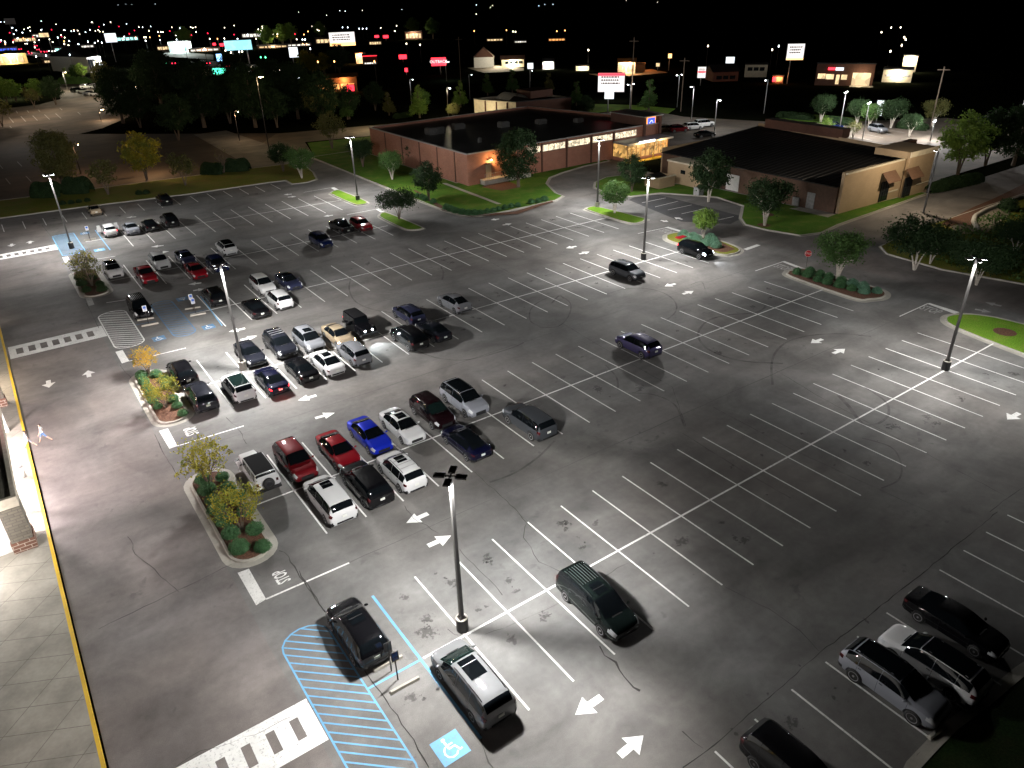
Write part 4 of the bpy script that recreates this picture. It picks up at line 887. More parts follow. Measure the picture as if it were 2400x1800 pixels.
for i, (u, v, pn, kd) in enumerate(((1115, 1110, 'black', 'suv'), (1200, 1120, 'white', 'sedan'), (1250, 1060, 'white', 'suv'), (1290, 1150, 'palegrey', 'sedan'), (1370, 1060, 'white', 'suv'), (1375, 1160, 'pearl', 'sedan'), (1450, 1140, 'white', 'suv'))):
    car(kd, z30(u, v, zc), 'S', pn, '%s of seven cars clustered in the distant side lot, from the left' % ORD[i], 'cars in the distant side lot', yaw=60, rails=False)
# ------------------------------------------------------------------ trees and shrubs
def leaf(b, p, s, rr):
    a = Vector((rr.gauss(0, 1), rr.gauss(0, 1), rr.gauss(0, 1))).normalized(); u = a.orthogonal().normalized(); v = a.cross(u)
    t = rr.random()*6.28; u, v = u*math.cos(t)+v*math.sin(t), v*math.cos(t)-u*math.sin(t)
    u *= s; v *= s*.55
    n = len(b.v); b.v += [tuple(p-u), tuple(p+v), tuple(p+u), tuple(p-v)]; b.f.append((n, n+1, n+2, n+3)); b.mi.append(0)
def tree_mesh(seed, H, W, trunk_h, shape='round', nl=4200, ls=.13, stems=4, sparse=0.0, cl=90):
    """returns (crown, trunk) meshes for a tree of height H and crown width W"""
    rr = random.Random(seed); tb = MB(); tips = []
    base = Vector((0, 0, 0))
    for k in range(stems):
        a = 2*math.pi*k/stems+rr.uniform(-.3, .3); sp = (.0 if stems == 1 else .30)
        top = Vector((math.cos(a)*W*sp*rr.uniform(.6, 1), math.sin(a)*W*sp*rr.uniform(.6, 1), trunk_h+(H-trunk_h)*rr.uniform(.3, .55)))
        if stems == 1: top = Vector((0, 0, H*.85))
        mid = Vector((top.x*.35, top.y*.35, top.z*.5)); r0 = H*.011*(2.2 if stems == 1 else 1.3)
        pts = [Vector((math.cos(a), math.sin(a), 0))*(.0 if stems == 1 else .06), mid*.5+Vector((0, 0, 0)), mid, top]; pts[1].z = mid.z*.5
        tb.tube(pts, [r0*1.4, r0*1.05, r0*.8, r0*.25], 7)
        nb = 5 if stems > 1 else 16
        for j in range(nb):
            t = rr.uniform(.45, 1.0) if stems > 1 else rr.uniform(trunk_h/H, 1)
            o_ = mid.lerp(top, max(0, (t-.4)/.6)) if stems > 1 else Vector((0, 0, H*.85*t))
            aa = a+rr.uniform(-1.2, 1.2) if stems > 1 else rr.random()*6.28
            ln = W*.25*rr.uniform(.6, 1.1)
            e = o_+Vector((math.cos(aa)*ln, math.sin(aa)*ln, ln*rr.uniform(.3, 1)))
            tb.tube([o_, o_.lerp(e, .5)+Vector((0, 0, .08)), e], [r0*.45, r0*.3, r0*.12], 5); tips.append(e)
    cb = MB(); ch = H-trunk_h; cz = trunk_h+ch*.5; n = cl; per = nl//n
    for i in range(n):
        while True:
            p = Vector((rr.uniform(-1, 1), rr.uniform(-1, 1), rr.uniform(-1, 1)))
            if shape == 'round': ok = p.length < 1
            elif shape == 'vase': ok = math.hypot(p.x, p.y) < .45+.55*min(1, (p.z+1)*.9) and p.z < 1-.55*(p.x*p.x+p.y*p.y)
            elif shape == 'flat': ok = p.length < 1 and p.z > -.6
            elif shape == 'cone': ok = math.hypot(p.x, p.y) < (1-(p.z+1)/2)*.95+.08
            else: ok = math.hypot(p.x, p.y) < math.sqrt(max(0, 1-abs(p.z)**3))
            if ok and (p.length > .45 or rr.random() < .35): break
        if i < len(tips) and shape != 'cone' and rr.random() < .5:
            q = tips[i]; p = Vector((q.x/(W/2), q.y/(W/2), (q.z-cz)/(ch/2)))
        k = rr.uniform(.9, 1.06) if rr.random() < .8 else rr.uniform(1.05, 1.2)
        c = Vector((p.x*W/2*k, p.y*W/2*k, cz+p.z*ch/2)); cr = W*.085*rr.uniform(.7, 1.4)
        if sparse and rr.random() < sparse: continue
        for j in range(per):
            d = Vector((rr.gauss(0, 1), rr.gauss(0, 1), rr.gauss(0, .75)))*cr*.7
            leaf(cb, c+d, ls*rr.uniform(.6, 1.3), rr)
    def mk(b, nme):
        me = bpy.data.meshes.new(nme); me.from_pydata(b.v, [], b.f); me.update(); return me
    return mk(cb, 'crown_%d' % seed), mk(tb, 'trunk_%d' % seed)
TM = {
 'island': [tree_mesh(11, 3.2, 2.7, 1.0, 'round', 2100, .075, 5, .12, 80), tree_mesh(12, 3.4, 3.5, .9, 'flat', 2300, .075, 5, .2, 90)],
 'crape': [tree_mesh(21, 5.0, 4.6, 1.8, 'vase', 6200, .12, 5, 0, 120), tree_mesh(22, 4.6, 4.0, 1.7, 'round', 5200, .12, 5, 0, 100)],
 'dense': [tree_mesh(31, 6.2, 4.6, 1.5, 'round', 6400, .14, 3, 0, 120), tree_mesh(32, 9.5, 6.4, 1.5, 'oval', 11000, .16, 1, 0, 190)],
 'wide': [tree_mesh(41, 4.6, 6.0, 1.7, 'flat', 7000, .12, 4, 0, 130)],
 'cone': [tree_mesh(51, 7.5, 4.0, 1.2, 'cone', 4200, .17, 1, 0, 90)],
 'loose': [tree_mesh(61, 6.0, 5.0, 1.8, 'round', 3000, .15, 3, .25, 80)],
 'bare': [tree_mesh(71, 5.0, 3.2, 1.6, 'vase', 160, .12, 5, .6, 40)],
}
def tree(kind, i, p, s, label, leafc='leaf_green', bark='bark_white', cat='tree', group=None, z=.1, name='tree', rz=None, bright=None):
    me = TM[kind][i]; r = empty(name, (p[0], p[1], z), rnd.random()*6.28 if rz is None else rz, s); P(r, label, cat, group)
    for nm, m_, mt in (('crown', me[0], leafc), ('trunk', me[1], bark)):
        if not m_.materials: m_.materials.append(MATS[mt])
        o = bpy.data.objects.new(nm, m_); link(o, r); o.material_slots[0].link = 'OBJECT'; o.material_slots[0].material = MATS[mt]
    return r
tree('island', 0, z7(1365, 1232), 1.22, 'thin yellow-green tree at the far end of the island beside the white off-road wagon', 'leaf_yellow', 'bark')
tree('island', 1, z7(1570, 1500), .98, 'low spreading yellow tree at the near end of the island beside the white off-road wagon', 'leaf_yellow', 'bark')
tree('island', 0, z7(970, 500), .85, 'small golden tree at the far end of the middle planted island', 'leaf_orange', 'bark')
tree('island', 1, z7(1080, 712), .85, 'spreading golden tree in front of the charcoal SUV on the middle island', 'leaf_yellow', 'bark')
tree('island', 0, zE(560, 700), 1.1, 'tall yellow-green tree on the small dark island near the far left lamp post', 'leaf_yellow', 'bark')
tree('island', 1, zE(600, 750), 1.0, 'dark bushy tree in the shade of the small island, nearer than its bright neighbour', 'leaf_olive', 'bark')
tree('crape', 0, zC(1828, 712), 1.08, 'flat-topped dark green tree with pale multi-stem trunk beside the stop sign', 'leaf_green')
tree('crape', 1, zC(960, 440), .82, 'small light-leaved tree rising out of shrubs behind the black crossover with the raised tailgate', 'leaf_lime')
tree('wide', 0, zQ(652, 318), .92, 'round dark tree on a small grass island casting a broad shadow', 'leaf_dark', 'bark')
tree('dense', 1, zP(1010, 940), 1.0, 'tall oval dark green tree against the brick shop wall', 'leaf_dark', 'bark')
tree('dense', 0, zP(1742, 970), .93, 'dense round tree on the lawn near the shop drive bend', 'leaf_dark', 'bark')
tree('crape', 1, zP(1632, 1108), 1.0, 'bright green tree with white stems on the grass island with a lamp post', 'leaf_green')
tree('dense', 0, zP(430, 1022), .95, 'dark round tree by the kerb at the corner of the brick shop lawn', 'leaf_dark', 'bark')
tree('crape', 0, zP(192, 890), .98, 'pale-stemmed tree on the lawn beside the long brick wall', 'leaf_green')
tree('crape', 0, zR(530, 1190), 1.25, 'dark tree with white trunk on the lawn in front of the brown back wall', 'leaf_dark')
tree('dense', 0, zR(165, 1035), 1.25, 'large dark tree hiding the left corner of the tan building', 'leaf_dark')
tree('wide', 0, zR(1500, 1478), 1.25, 'wide dark tree with forked white trunk beyond the east road', 'leaf_dark')
tree('crape', 0, zR(1600, 1440), .7, 'second dark tree right behind the forked white trunk', 'leaf_dark')
tree('wide', 0, zR(1900, 1575), 1.05, 'broad dark tree partly behind the right-hand lamp post', 'leaf_dark')
tree('wide', 0, G(2375, 600), .9, 'dark green tree at the far right edge beyond the east road', 'leaf_dark')
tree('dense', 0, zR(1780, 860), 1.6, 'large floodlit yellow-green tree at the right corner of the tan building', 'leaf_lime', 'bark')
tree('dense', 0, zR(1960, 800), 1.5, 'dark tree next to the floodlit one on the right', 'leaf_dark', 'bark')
tree('dense', 1, zR(2140, 800), 1.1, 'tall black tree at the right edge above the side road', 'leaf_dark', 'bark')
tree('crape', 0, zF(1405, 745), 1.05, 'white-stemmed tree on the tip of the far grass strip', 'leaf_green')
tree('crape', 1, zF(1285, 700), 1.1, 'dark tree just left of the white-stemmed tree on the far grass strip', 'leaf_dark', 'bark')
tree('dense', 0, zF(400, 755), 1.35, 'amber-lit full tree standing in the far grass strip', 'leaf_yellow', 'bark')
tree('loose', 0, zF(150, 850), 1.0, 'loose orange-green tree near the champagne hatchback', 'leaf_olive', 'bark')
tree('loose', 0, zF(650, 790), .95, 'thin brownish tree behind the black SUV on the far grass strip', 'leaf_olive', 'bark')
tree('bare', 0, zF(900, 710), 1.1, 'almost bare multi-stem tree beside the dark hedge', 'leaf_olive', 'bark')
tree('dense', 1, G(150, 440), 1.05, 'big dark tree behind the far left lamp post', 'leaf_olive', 'bark')
tree('loose', 0, zF(1600, 550), 1.25, 'tall airy tree beside the rear service road', 'leaf_olive', 'bark')
tree('crape', 0, zF(1800, 670), 1.0, 'dark tree in the shaded lawn west of the brick shop', 'leaf_dark', 'bark')
tree('dense', 0, zF(2150, 660), .75, 'dark red shrub-like tree against the long brick wall', 'leaf_dark', 'bark')
g5 = 'trees along the rear service road'
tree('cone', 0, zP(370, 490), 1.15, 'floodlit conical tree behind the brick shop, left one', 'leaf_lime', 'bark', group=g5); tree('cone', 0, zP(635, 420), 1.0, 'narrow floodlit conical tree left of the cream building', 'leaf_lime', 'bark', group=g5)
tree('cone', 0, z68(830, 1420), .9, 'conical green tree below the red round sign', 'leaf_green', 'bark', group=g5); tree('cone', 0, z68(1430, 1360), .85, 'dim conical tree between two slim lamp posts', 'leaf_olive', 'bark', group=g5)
tree('cone', 0, zP(840, 510), .62, 'small dark conifer in front of the cream wall', 'leaf_dark', 'bark', group=g5, name='conifer'); tree('crape', 1, zP(590, 500), .85, 'small brownish tree at the road edge left of the cream building', 'leaf_olive', 'bark', group=g5)
tree('loose', 0, z68(450, 1480), 1.6, 'tall tree glowing amber beside the restaurant windows', 'leaf_olive', 'bark', group=g5)
tree('cone', 0, zT(860, 1050), 1.1, 'dark conical tree on the verge right of the big pylon sign', 'leaf_green', 'bark'); tree('cone', 0, zP(1385, 410), .9, 'thin tree between the cream building and the pylon sign', 'leaf_green', 'bark'); tree('dense', 0, zP(1440, 500), .9, 'dark round tree below the pylon sign', 'leaf_dark', 'bark')
for i, (u, v, s, lf, k) in enumerate(((810, 345, .9, 'leaf_green', 'cone'), (970, 330, 1.0, 'leaf_green', 'cone'), (1205, 320, .8, 'leaf_olive', 'cone'))):
    tree(k, 0, zP(u, v), s, '%s dim tree from the left behind the roof of the cream building' % ORD[i], lf, 'bark')
g6 = 'young trees behind the tan building'
for i, (u, v, k, s, lf) in enumerate(((450, 1450, 'island', 1.15, 'leaf_lime'), (850, 1500, 'island', 1.1, 'leaf_olive'), (390, 1270, 'crape', 1.2, 'leaf_dark'), (905, 1310, 'crape', 1.1, 'leaf_dark'), (1395, 1360, 'crape', 1.2, 'leaf_dark'), (1080, 1350, 'crape', 1.0, 'leaf_green'), (1660, 1480, 'crape', .9, 'leaf_dark'), (1995, 1330, 'crape', 1.1, 'leaf_olive'))):
    tree(k, 0, zV(u, v), s, ['small floodlit tree beside the blue car', 'thin pale tree between two floodlit lamp posts', 'slim tree above the blue car', 'slim tree left of the white pylon', 'tall slim tree right of the silver car', 'bushy green tree between the lamp post and the silver car', 'low spreading tree right of the silver car', 'slim tree above the small right lamp post'][i]+' behind the tan building', lf, 'bark_white', group=g6)
g7 = 'trees round the distant side lot'
for i, (u, v, k, s, lf) in enumerate(((110, 1310, 'dense', 1.3, 'leaf_lime'), (240, 1290, 'dense', 1.1, 'leaf_lime'), (500, 1370, 'loose', 1.0, 'leaf_olive'), (560, 1270, 'dense', 1.1, 'leaf_lime'), (810, 1330, 'dense', 1.35, 'leaf_dark'), (980, 1010, 'cone', .8, 'leaf_lime'), (1200, 960, 'dense', 1.0, 'leaf_lime'), (1100, 960, 'dense', .9, 'leaf_green'), (1560, 1150, 'dense', 1.6, 'leaf_olive'), (40, 1640, 'loose', 1.2, 'leaf_olive'))):
    tree(k, 0, z30(u, v), s, ['leftmost floodlit lime tree', 'second floodlit lime tree from the left', 'thin tree on a narrow bed', 'bright green tree before the big dark one', 'big round dark tree on a bed', 'slender lit conical tree', 'round lit tree beside the white-columned hotel', 'lit tree between the slender cone and the round one', 'brown-gold tree at the edge of the dark wood', 'small brown tree at the left picture edge'][i]+' of the distant side lot', lf, 'bark', group=g7)
g8 = 'trees in the dark wood'
k8 = 0
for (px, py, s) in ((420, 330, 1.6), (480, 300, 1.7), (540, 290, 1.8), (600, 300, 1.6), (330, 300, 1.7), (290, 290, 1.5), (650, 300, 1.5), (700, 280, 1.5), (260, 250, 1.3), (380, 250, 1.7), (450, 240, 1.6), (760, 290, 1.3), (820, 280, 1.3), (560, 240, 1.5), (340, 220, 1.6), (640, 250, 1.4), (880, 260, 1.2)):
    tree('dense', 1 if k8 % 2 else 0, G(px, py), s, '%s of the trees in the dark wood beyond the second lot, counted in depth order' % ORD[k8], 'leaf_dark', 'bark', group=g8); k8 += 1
g9 = 'distant roadside trees'
for i, (u, v, s, lf) in enumerate(((250, 790, 1.5, 'leaf_yellow'), (340, 790, 1.3, 'leaf_yellow'), (500, 770, 1.3, 'leaf_yellow'), (720, 770, 1.8, 'leaf_dark'), (1900, 1330, 1.0, 'leaf_green'), (1780, 235, 2.0, 'leaf_lime'), (440, 260, 1.8, 'leaf_lime'), (2060, 250, 2.0, 'leaf_green'))):
    tree('dense', 0, z68(u, v), s, ['gold floodlit tree above the restaurant roof, left', 'gold floodlit tree above the restaurant roof, middle', 'gold floodlit tree above the restaurant roof, right', 'dark tree under the billboard', 'green tree behind the conical one by the rear road', 'lime tree beside a bright far frontage', 'lime tree near the far red lights', 'faint green tree on the far right horizon strip'][i], lf, 'bark', group=g9)
for i, (u, v) in enumerate(((1770, 390), (1990, 360), (2110, 330), (590, 380))):
    tree('dense', 0, z34(u, v), 2.0, '%s far lime tree along the bright road between the two billboards' % ORD[i], 'leaf_lime', 'bark', group=g9)

# shrubs
def shrub_mesh(seed, n=900, r=.55, h=.62, ls=.05):
    rr = random.Random(seed); b = MB()
    for i in range(n):
        d = Vector((rr.gauss(0, 1), rr.gauss(0, 1), abs(rr.gauss(0, 1)))).normalized(); k = rr.uniform(.82, 1.05)
        bump = 1+.07*math.sin(d.x*7+seed)*math.cos(d.y*6)
        p = Vector((d.x*r*k*bump, d.y*r*k*bump, .1+d.z*h*k*bump)); u = d.orthogonal().normalized(); a = rr.random()*6.28
        u = (Matrix.Rotation(a, 3, d) @ u); t = (d+u*.6).normalized()*ls*rr.uniform(.7, 1.6); s_ = d.cross(t).normalized()*ls*.35
        n0 = len(b.v); b.v += [tuple(p-s_), tuple(p+s_), tuple(p+t)]; b.f.append((n0, n0+1, n0+2)); b.mi.append(0)
    rows = []
    for i in range(7):
        a = math.pi/2*i/6; rows.append([(r*.84*math.cos(a)*math.cos(q), r*.84*math.cos(a)*math.sin(q), .08+h*.84*math.sin(a)) for q in [2*math.pi*k/12 for k in range(12)]])
    b.grid(rows, None, cv=True)
    me = bpy.data.meshes.new('shrub_%d' % seed); me.from_pydata(b.v, [], b.f); me.materials.append(MATS['leaf_shrub']); me.update(); return me
SM = [shrub_mesh(s, 1500, .6, .66, .06) for s in (1, 2, 3)]
def shrub(p, s, label, group, m='leaf_shrub', z=.12, sx=1, sz=1):
    o = bpy.data.objects.new('shrub', SM[rnd.randrange(3)]); link(o); o.location = (p[0], p[1], z); o.rotation_euler = (0, 0, rnd.random()*6.28); o.scale = (s*sx, s, s*sz)
    o.material_slots[0].link = 'OBJECT'; o.material_slots[0].material = MATS[m]; P(o, label, 'shrub', group); return o
def shrubs(zf, pts, s, where, group, m='leaf_shrub', vary=.18, ms=None):
    for i, q in enumerate(pts):
        shrub(zf(*q[:2], .4), (q[2] if len(q) > 2 else s)*rnd.uniform(1-vary, 1+vary), '%s round shrub %s' % (ORD[i], where), group, ms[i] if ms else m)
shrubs(z7, [(1315, 1165), (1440, 1150), (1340, 1235), (1478, 1220), (1372, 1295), (1540, 1285), (1405, 1360), (1590, 1370), (1455, 1430), (1495, 1515), (1650, 1490), (1550, 1610), (1702, 1600)], .92, 'from the far end of the island beside the white off-road wagon', 'shrubs on the nearest island')
shrubs(z7, [(915, 492), (1010, 485), (930, 530), (1055, 520), (950, 560), (1080, 560), (980, 605), (990, 650), (1120, 645), (1022, 690), (1145, 685), (1182, 735)], .78, 'from the far end of the middle island with the golden trees', 'shrubs on the middle island')
shrubs(zE, [(520, 690), (600, 690), (530, 730), (645, 730), (560, 770), (660, 765)], .95, 'from the far end of the small dark island', 'shrubs on the dark island', 'leaf_dark')
shrubs(zC, [(835, 418), (895, 428), (920, 448), (985, 470), (1030, 450), (1045, 485), (1010, 440), (870, 440)], 1.1, 'around the light-leaved tree behind the black crossover', 'shrubs behind the black crossover', 'leaf_blue')
shrubs(zC, [(1575, 655), (1640, 672), (1655, 650), (1705, 702), (1720, 668), (1765, 718), (1780, 685), (1848, 740), (1860, 710), (1925, 760), (1930, 730), (2005, 780), (2000, 750), (2090, 778)], .95, 'from the stop sign end of the long mulched island', 'shrubs on the long mulched island', ms=['leaf_shrub']*9+['leaf_shrub', 'leaf_blue', 'leaf_blue', 'leaf_blue', 'leaf_blue'])
shrubs(zQ, [(770, 160), (800, 168), (820, 180), (872, 198), (960, 240), (990, 252), (1020, 262), (1060, 270), (1100, 275), (1140, 275), (1180, 270), (1222, 264), (1262, 256), (1295, 246), (1335, 238), (1375, 228), (1420, 222), (1508, 200), (1552, 195), (1592, 184), (1630, 172), (1600, 142), (1630, 150)][:20], 1.0, 'from the left in the kerb hedge round the brick shop lawn', 'kerb hedge shrubs', 'leaf_shrub')
shrubs(z4, [(1800, 290), (1895, 280), (920, 410), (1020, 395), (810, 420), (1130, 380)], .9, 'on the far grass strip near the champagne hatchback', 'grass strip shrubs', 'leaf_dark')
def hedge(p0, p1, w_, h, label, m='leaf_dark', n=2600):
    rr = random.Random(int(p0[0]*7)); b = MB(); a = Vector((p0[0], p0[1], 0)); e = Vector((p1[0], p1[1], 0)); d = e-a; L_ = d.length; d.normalize(); nn = Vector((-d.y, d.x, 0))
    def sp(t, f):
        k = 1-abs(2*t-1)**6*.5; return a+d*L_*t+nn*math.cos(f)*w_*.5*k+Vector((0, 0, .1+max(0, math.sin(f))*h*k*(1+.06*math.sin(t*L_*2))))
    for i in range(n):
        q = sp(rr.random(), rr.random()*math.pi); leaf(b, q, .16, rr)
    b.grid([[sp(.01+.98*i/14, math.pi*j/8)*1 for j in range(9)] for i in range(15)])
    return P(b.build('hedge', MATS[m]), label, 'hedge', 'clipped hedges')
hedge(zF(760, 712), zF(905, 712), 3.0, 2.0, 'dark clipped hedge behind the bare tree on the far grass strip')
hedge(zF(910, 695), zF(1070, 690), 3.0, 2.2, 'dark clipped hedge right of the bare tree on the far grass strip')
hedge(z4(440, 340), z4(830, 330), 3.5, 2.4, 'long black hedge left of the far left lamp post'); hedge(z4(850, 290), z4(1200, 280), 3.5, 2.6, 'long black hedge right of the far left lamp post')
hedge(z2(950, 290), z2(1650, 130), 2.5, 1.5, 'long dark hedge from the corner of the tan building along the side road')
hedge(zV(-250, 1190), zV(300, 1240), 3, 1.3, 'low hedge behind the tan building, left run'); hedge(zV(450, 1260), zV(850, 1310), 3, 1.3, 'low hedge behind the tan building, middle run'); hedge(zV(1480, 1340), zV(1930, 1390), 3, 1.4, 'low hedge behind the tan building, right run')
hedge(zP(200, 495), zP(320, 480), 2, 1.2, 'low hedge along the rear service road'); hedge(z30(860, 1020), z30(1300, 1020), 5, 2.5, 'dark hedge behind the distant side lot', 'leaf_green')
shrub(z2(1990, 520), 2.2, 'large dark shrub on the red soil slope', None, 'leaf_dark')
shrub(zV(640, 1480), 2.6, 'bright low yellow-green bush behind the tan building roof', None, 'leaf_lime', sx=1.6, sz=.6)
# ragged dark ground cover below the trees beyond the east road
gc = MB(); rr = random.Random(5)
for i in range(9000):
    t = rr.random(); p = Vector((rr.uniform(88.5, 118), rr.uniform(-2, 44.5), 0))
    if p.x < 89+max(0, (38-p.y))*.06: continue
    leaf(gc, Vector((p.x, p.y, .15+rr.random()*.35+.5*max(0, math.sin(p.x*.7)*math.sin(p.y*.5)))), .22, rr)
P(gc.build('ground_cover', MATS['leaf_green']), 'low dark ground cover below the trees beyond the east road', 'ground cover', kind='stuff')
# ------------------------------------------------------------------ lamp posts
LAMPC = (1.0, .985, .955)
def point(p, e, c=LAMPC, r=.12, parent=None, name='lamp_light', typ='POINT', rot=None, ang=150, blend=.5, batwing=0):
    l = bpy.data.lights.new(name, typ); l.energy = e; l.color = c
    l.shadow_soft_size = r
    if typ == 'SPOT': l.spot_size = R(ang); l.spot_blend = blend
    if batwing:
        l.use_nodes = True; t = l.node_tree; em = t.nodes['Emission']
        tc = t.nodes.new('ShaderNodeTexCoord'); sx = t.nodes.new('ShaderNodeSeparateXYZ'); ab = t.nodes.new('ShaderNodeMath'); ab.operation = 'ABSOLUTE'
        mx = t.nodes.new('ShaderNodeMath'); mx.operation = 'MAXIMUM'; mx.inputs[1].default_value = .12
        pw = t.nodes.new('ShaderNodeMath'); pw.operation = 'POWER'; pw.inputs[1].default_value = -batwing
        t.links.new(tc.outputs['Normal'], sx.inputs[0]); t.links.new(sx.outputs[2], ab.inputs[0]); t.links.new(ab.outputs[0], mx.inputs[0]); t.links.new(mx.outputs[0], pw.inputs[0]); t.links.new(pw.outputs[0], em.inputs['Strength'])
    o = bpy.data.objects.new(name, l); link(o, parent); o.location = p
    if rot: o.rotation_euler = rot
    return o
glow('led', (1, 1, 1), 40); glow('led_far', (.9, .95, 1), 22); glow('led_amber', (1, .72, .35), 30)
def lamp_post(p, label, H=10.0, e=2600, heads=4, base='concrete', rz=math.pi/4, grp='tall lamp posts of the car park', c=LAMPC, z=0.0, bh=.85, br=.33, bias=(1, 1, 1, 1), bw=.6):
    r = empty('lamp_post', (p[0], p[1], z)); P(r, label, 'lamp post', grp)
    if bh:
        b = MB(); b.lathe([(br, -.05), (br, bh-.06), (br-.03, bh)], 20, m='black' if base == 'black' else 'concrete'); b.lathe([(br-.0, bh-.005), (br-.01, bh+.012)], 20, m='concrete'); b.build('base', None, r, False)
    b = MB(); b.box(-.19, .19, -.19, .19, bh+.012, bh+.05); b.box(-.14, .14, -.14, .14, bh+.05, bh+.16); b.build('base_plate', MATS['bronze'], r)
    b = MB(); w0, w1 = .105, .078
    b.grid([[(sx*ww, sy*ww, zz) for sx, sy in ((-1, -1), (1, -1), (1, 1), (-1, 1))] for ww, zz in ((w0, bh+.05), (w1, H))], None, cv=True, cap=True); b.build('pole', MATS['pole_bronze'], r)
    for k in range(heads):
        a = rz+k*2*math.pi/heads; ca, sa = math.cos(a), math.sin(a)
        b = MB(); b.box(.05, .30, -.03, .03, -.04, .02); b.box(.26, .80, -.17, .17, -.045, .03)
        for i in range(4): b.box(.32+i*.12, .345+i*.12, -.15, .15, .03, .055)
        h = b.build('lamp_head', MATS['bronze'], r); h.location = (0, 0, H+.02); h.rotation_euler = (0, 0, a)
        b = MB(); b.box(.30, .76, -.13, .13, -.062, -.047); b.build('lens', MATS['led'], h)
        if e: 
            q = point((ca*.55, sa*.55, H-.10), e/heads*1.6*bias[k % 4], c, .13, r, 'lamp_light', 'SPOT', Vector((ca*.5, sa*.5, -1)).to_track_quat('-Z', 'Y').to_euler(), 168, .35, bw)
    return r
lamp_post(G(1084, 1474), 'tallest-looking lamp post with four heads beside the dark green minivan', e=3400, base='black', bias=(1.4, 7.0, .7, .9), bw=1.2)
lamp_post(G(2215, 866), 'right-hand lamp post standing on the long white cross line', e=6800, base='black', bias=(1, .8, .9, 1.1))
lamp_post(G(169, 582), 'far left lamp post standing in the blue hatched aisle', e=9500, base='black')
lamp_post(G(571, 866), 'lamp post beside the white crossover with panoramic roof', e=6200, bias=(1.2, 1.1, 2.1, 3.8), bw=1.2)
lamp_post(G(1508, 608), 'lamp post near the grey SUV and the shrub island', e=9000, base='black', bw=.9)
lamp_post(G(839, 470), 'lamp post on the small grass island by the west lawn', e=7500, base='black')
lamp_post(G(1400, 486), 'lamp post at the end of the grass island before the shop drive', e=6500)
lamp_post(zR(1560, 1105), 'slender dark pole beside the side road, its head turned to the tan building', H=8.6, e=2000, heads=1, rz=1.2, bh=0, grp='slender dark poles', c=(1, .84, .60))
def small_lamp(p, H, label, e=0, heads=1, rz=0, m='pole_grey', bulb='led_far', c=LAMPC, grp='slim lamp posts in the background', bs=.22):
    r = empty('lamp_post', (p[0], p[1], 0), rz); P(r, label, 'lamp post', grp)
    b = MB(); b.tube([(0, 0, 0), (0, 0, H)], [.11, .07], 8); b.build('pole', MATS[m], r, True)
    for k in range(heads):
        s = 1 if k == 0 else -1
        b = MB(); b.tube([(0, 0, H), (s*.5, 0, H+.12), (s*.8, 0, H+.1)], .04, 6); b.lathe([(bs, -.08), (bs, .02), (bs*.4, .16)], 12, c=(s*.95, 0, H+.08)); h = b.build('lamp_head', MATS['bronze'] if e else MATS[m], r)
        b = MB(); b.lathe([(bs*1.0, 0), (bs*.85, -.10), (bs*.3, -.16)], 12, c=(s*.95, 0, H)); b.build('bulb', MATS[bulb], h)
    if e: point((.95, 0, H-.35), e, c, .15, r)
    return r
small_lamp(zT(1270, 990), 8.2, 'double-headed slim lamp post on the dark verge, left of the small white sign', 500, 2)
small_lamp(zT(585, 1080), 7.2, 'double-headed slim lamp post beside the pylon sign', 700, 2)
small_lamp(zT(1475, 1165), 7.6, 'single-headed lamp post left of the white SUVs', 1400, 1, math.pi)
small_lamp(zT(1805, 1330), 6.5, 'single-headed lamp post by the tan building parapet', 1600)
small_lamp(zR(525, 460), 8.0, 'slim lamp post in front of the orange-lit frontage', 0, 1, math.pi)
small_lamp(zV(655, 1400), 8.2, 'floodlit lamp post behind the tan building, left one', 10000, 2, .4, grp='lamp posts behind the tan building')
small_lamp(zV(990, 1510), 7.2, 'floodlit lamp post behind the tan building, nearer middle one', 10000, 2, .4, grp='lamp posts behind the tan building')
small_lamp(zV(1965, 1540), 4.0, 'short lamp post by the blue-capped roof corner', 6000, 2, .4, grp='lamp posts behind the tan building')
small_lamp(G(2374, 330), 9.5, 'floodlit lamp post at the far right edge', 9000, 2, .4, grp='lamp posts behind the tan building')
small_lamp(z68(640, 1300), 7.5, 'slim lit pole beside the amber restaurant tree', 0, bs=.12)
small_lamp(z68(1755, 1240), 7.5, 'slim lit pole left of the floodlit cone tree', 250, bs=.12)
small_lamp(z10(375, 860), 7.0, 'slim lit pole left of the cream building', 0, bs=.12); small_lamp(z10(893, 800), 6.5, 'slim lit pole behind the cream building roof', 0, bs=.12)
small_lamp(z10(190, 1030), 7.5, 'dark lamp post at the rear road, white lantern', 1600, c=(1, .86, .62), m='bronze')
small_lamp(z10(172, 700), 6.5, 'green-tinted lamp post beside the red oval sign', 500, c=(.5, 1, .7), bulb='led', bs=.5)
small_lamp(z50(485, 1310), 15, 'tall dark pole with glaring yellow lantern above the dark wood', 1500, c=(1, .8, .45), m='bronze', bulb='led_amber', bs=.55)
small_lamp(z30(1460, 1560), 3.0, 'low orange glaring lamp at the edge of the second lot', 1200, c=(1, .68, .42), m='bronze', bulb='led_amber', bs=.4)
small_lamp(z30(1420, 960), 7, 'lamp post above the clustered cars', 9000, c=(1, .85, .62), bulb='led_amber', bs=.3)
small_lamp(z30(160, 1250), 6, 'lamp post among the lime trees', 6000, c=(1, .95, .6), bulb='led_amber', bs=.2)
small_lamp(z30(980, 1130), 6.5, 'lamp post left of the clustered cars', 5000, c=(1, .88, .66), bulb='led_amber', bs=.2)
small_lamp(z4(1900, 60), 5.5, 'dark lamp post behind the amber-lit tree', 2400, c=(1, .6, .3), m='bronze', bulb='led_amber', bs=.12)
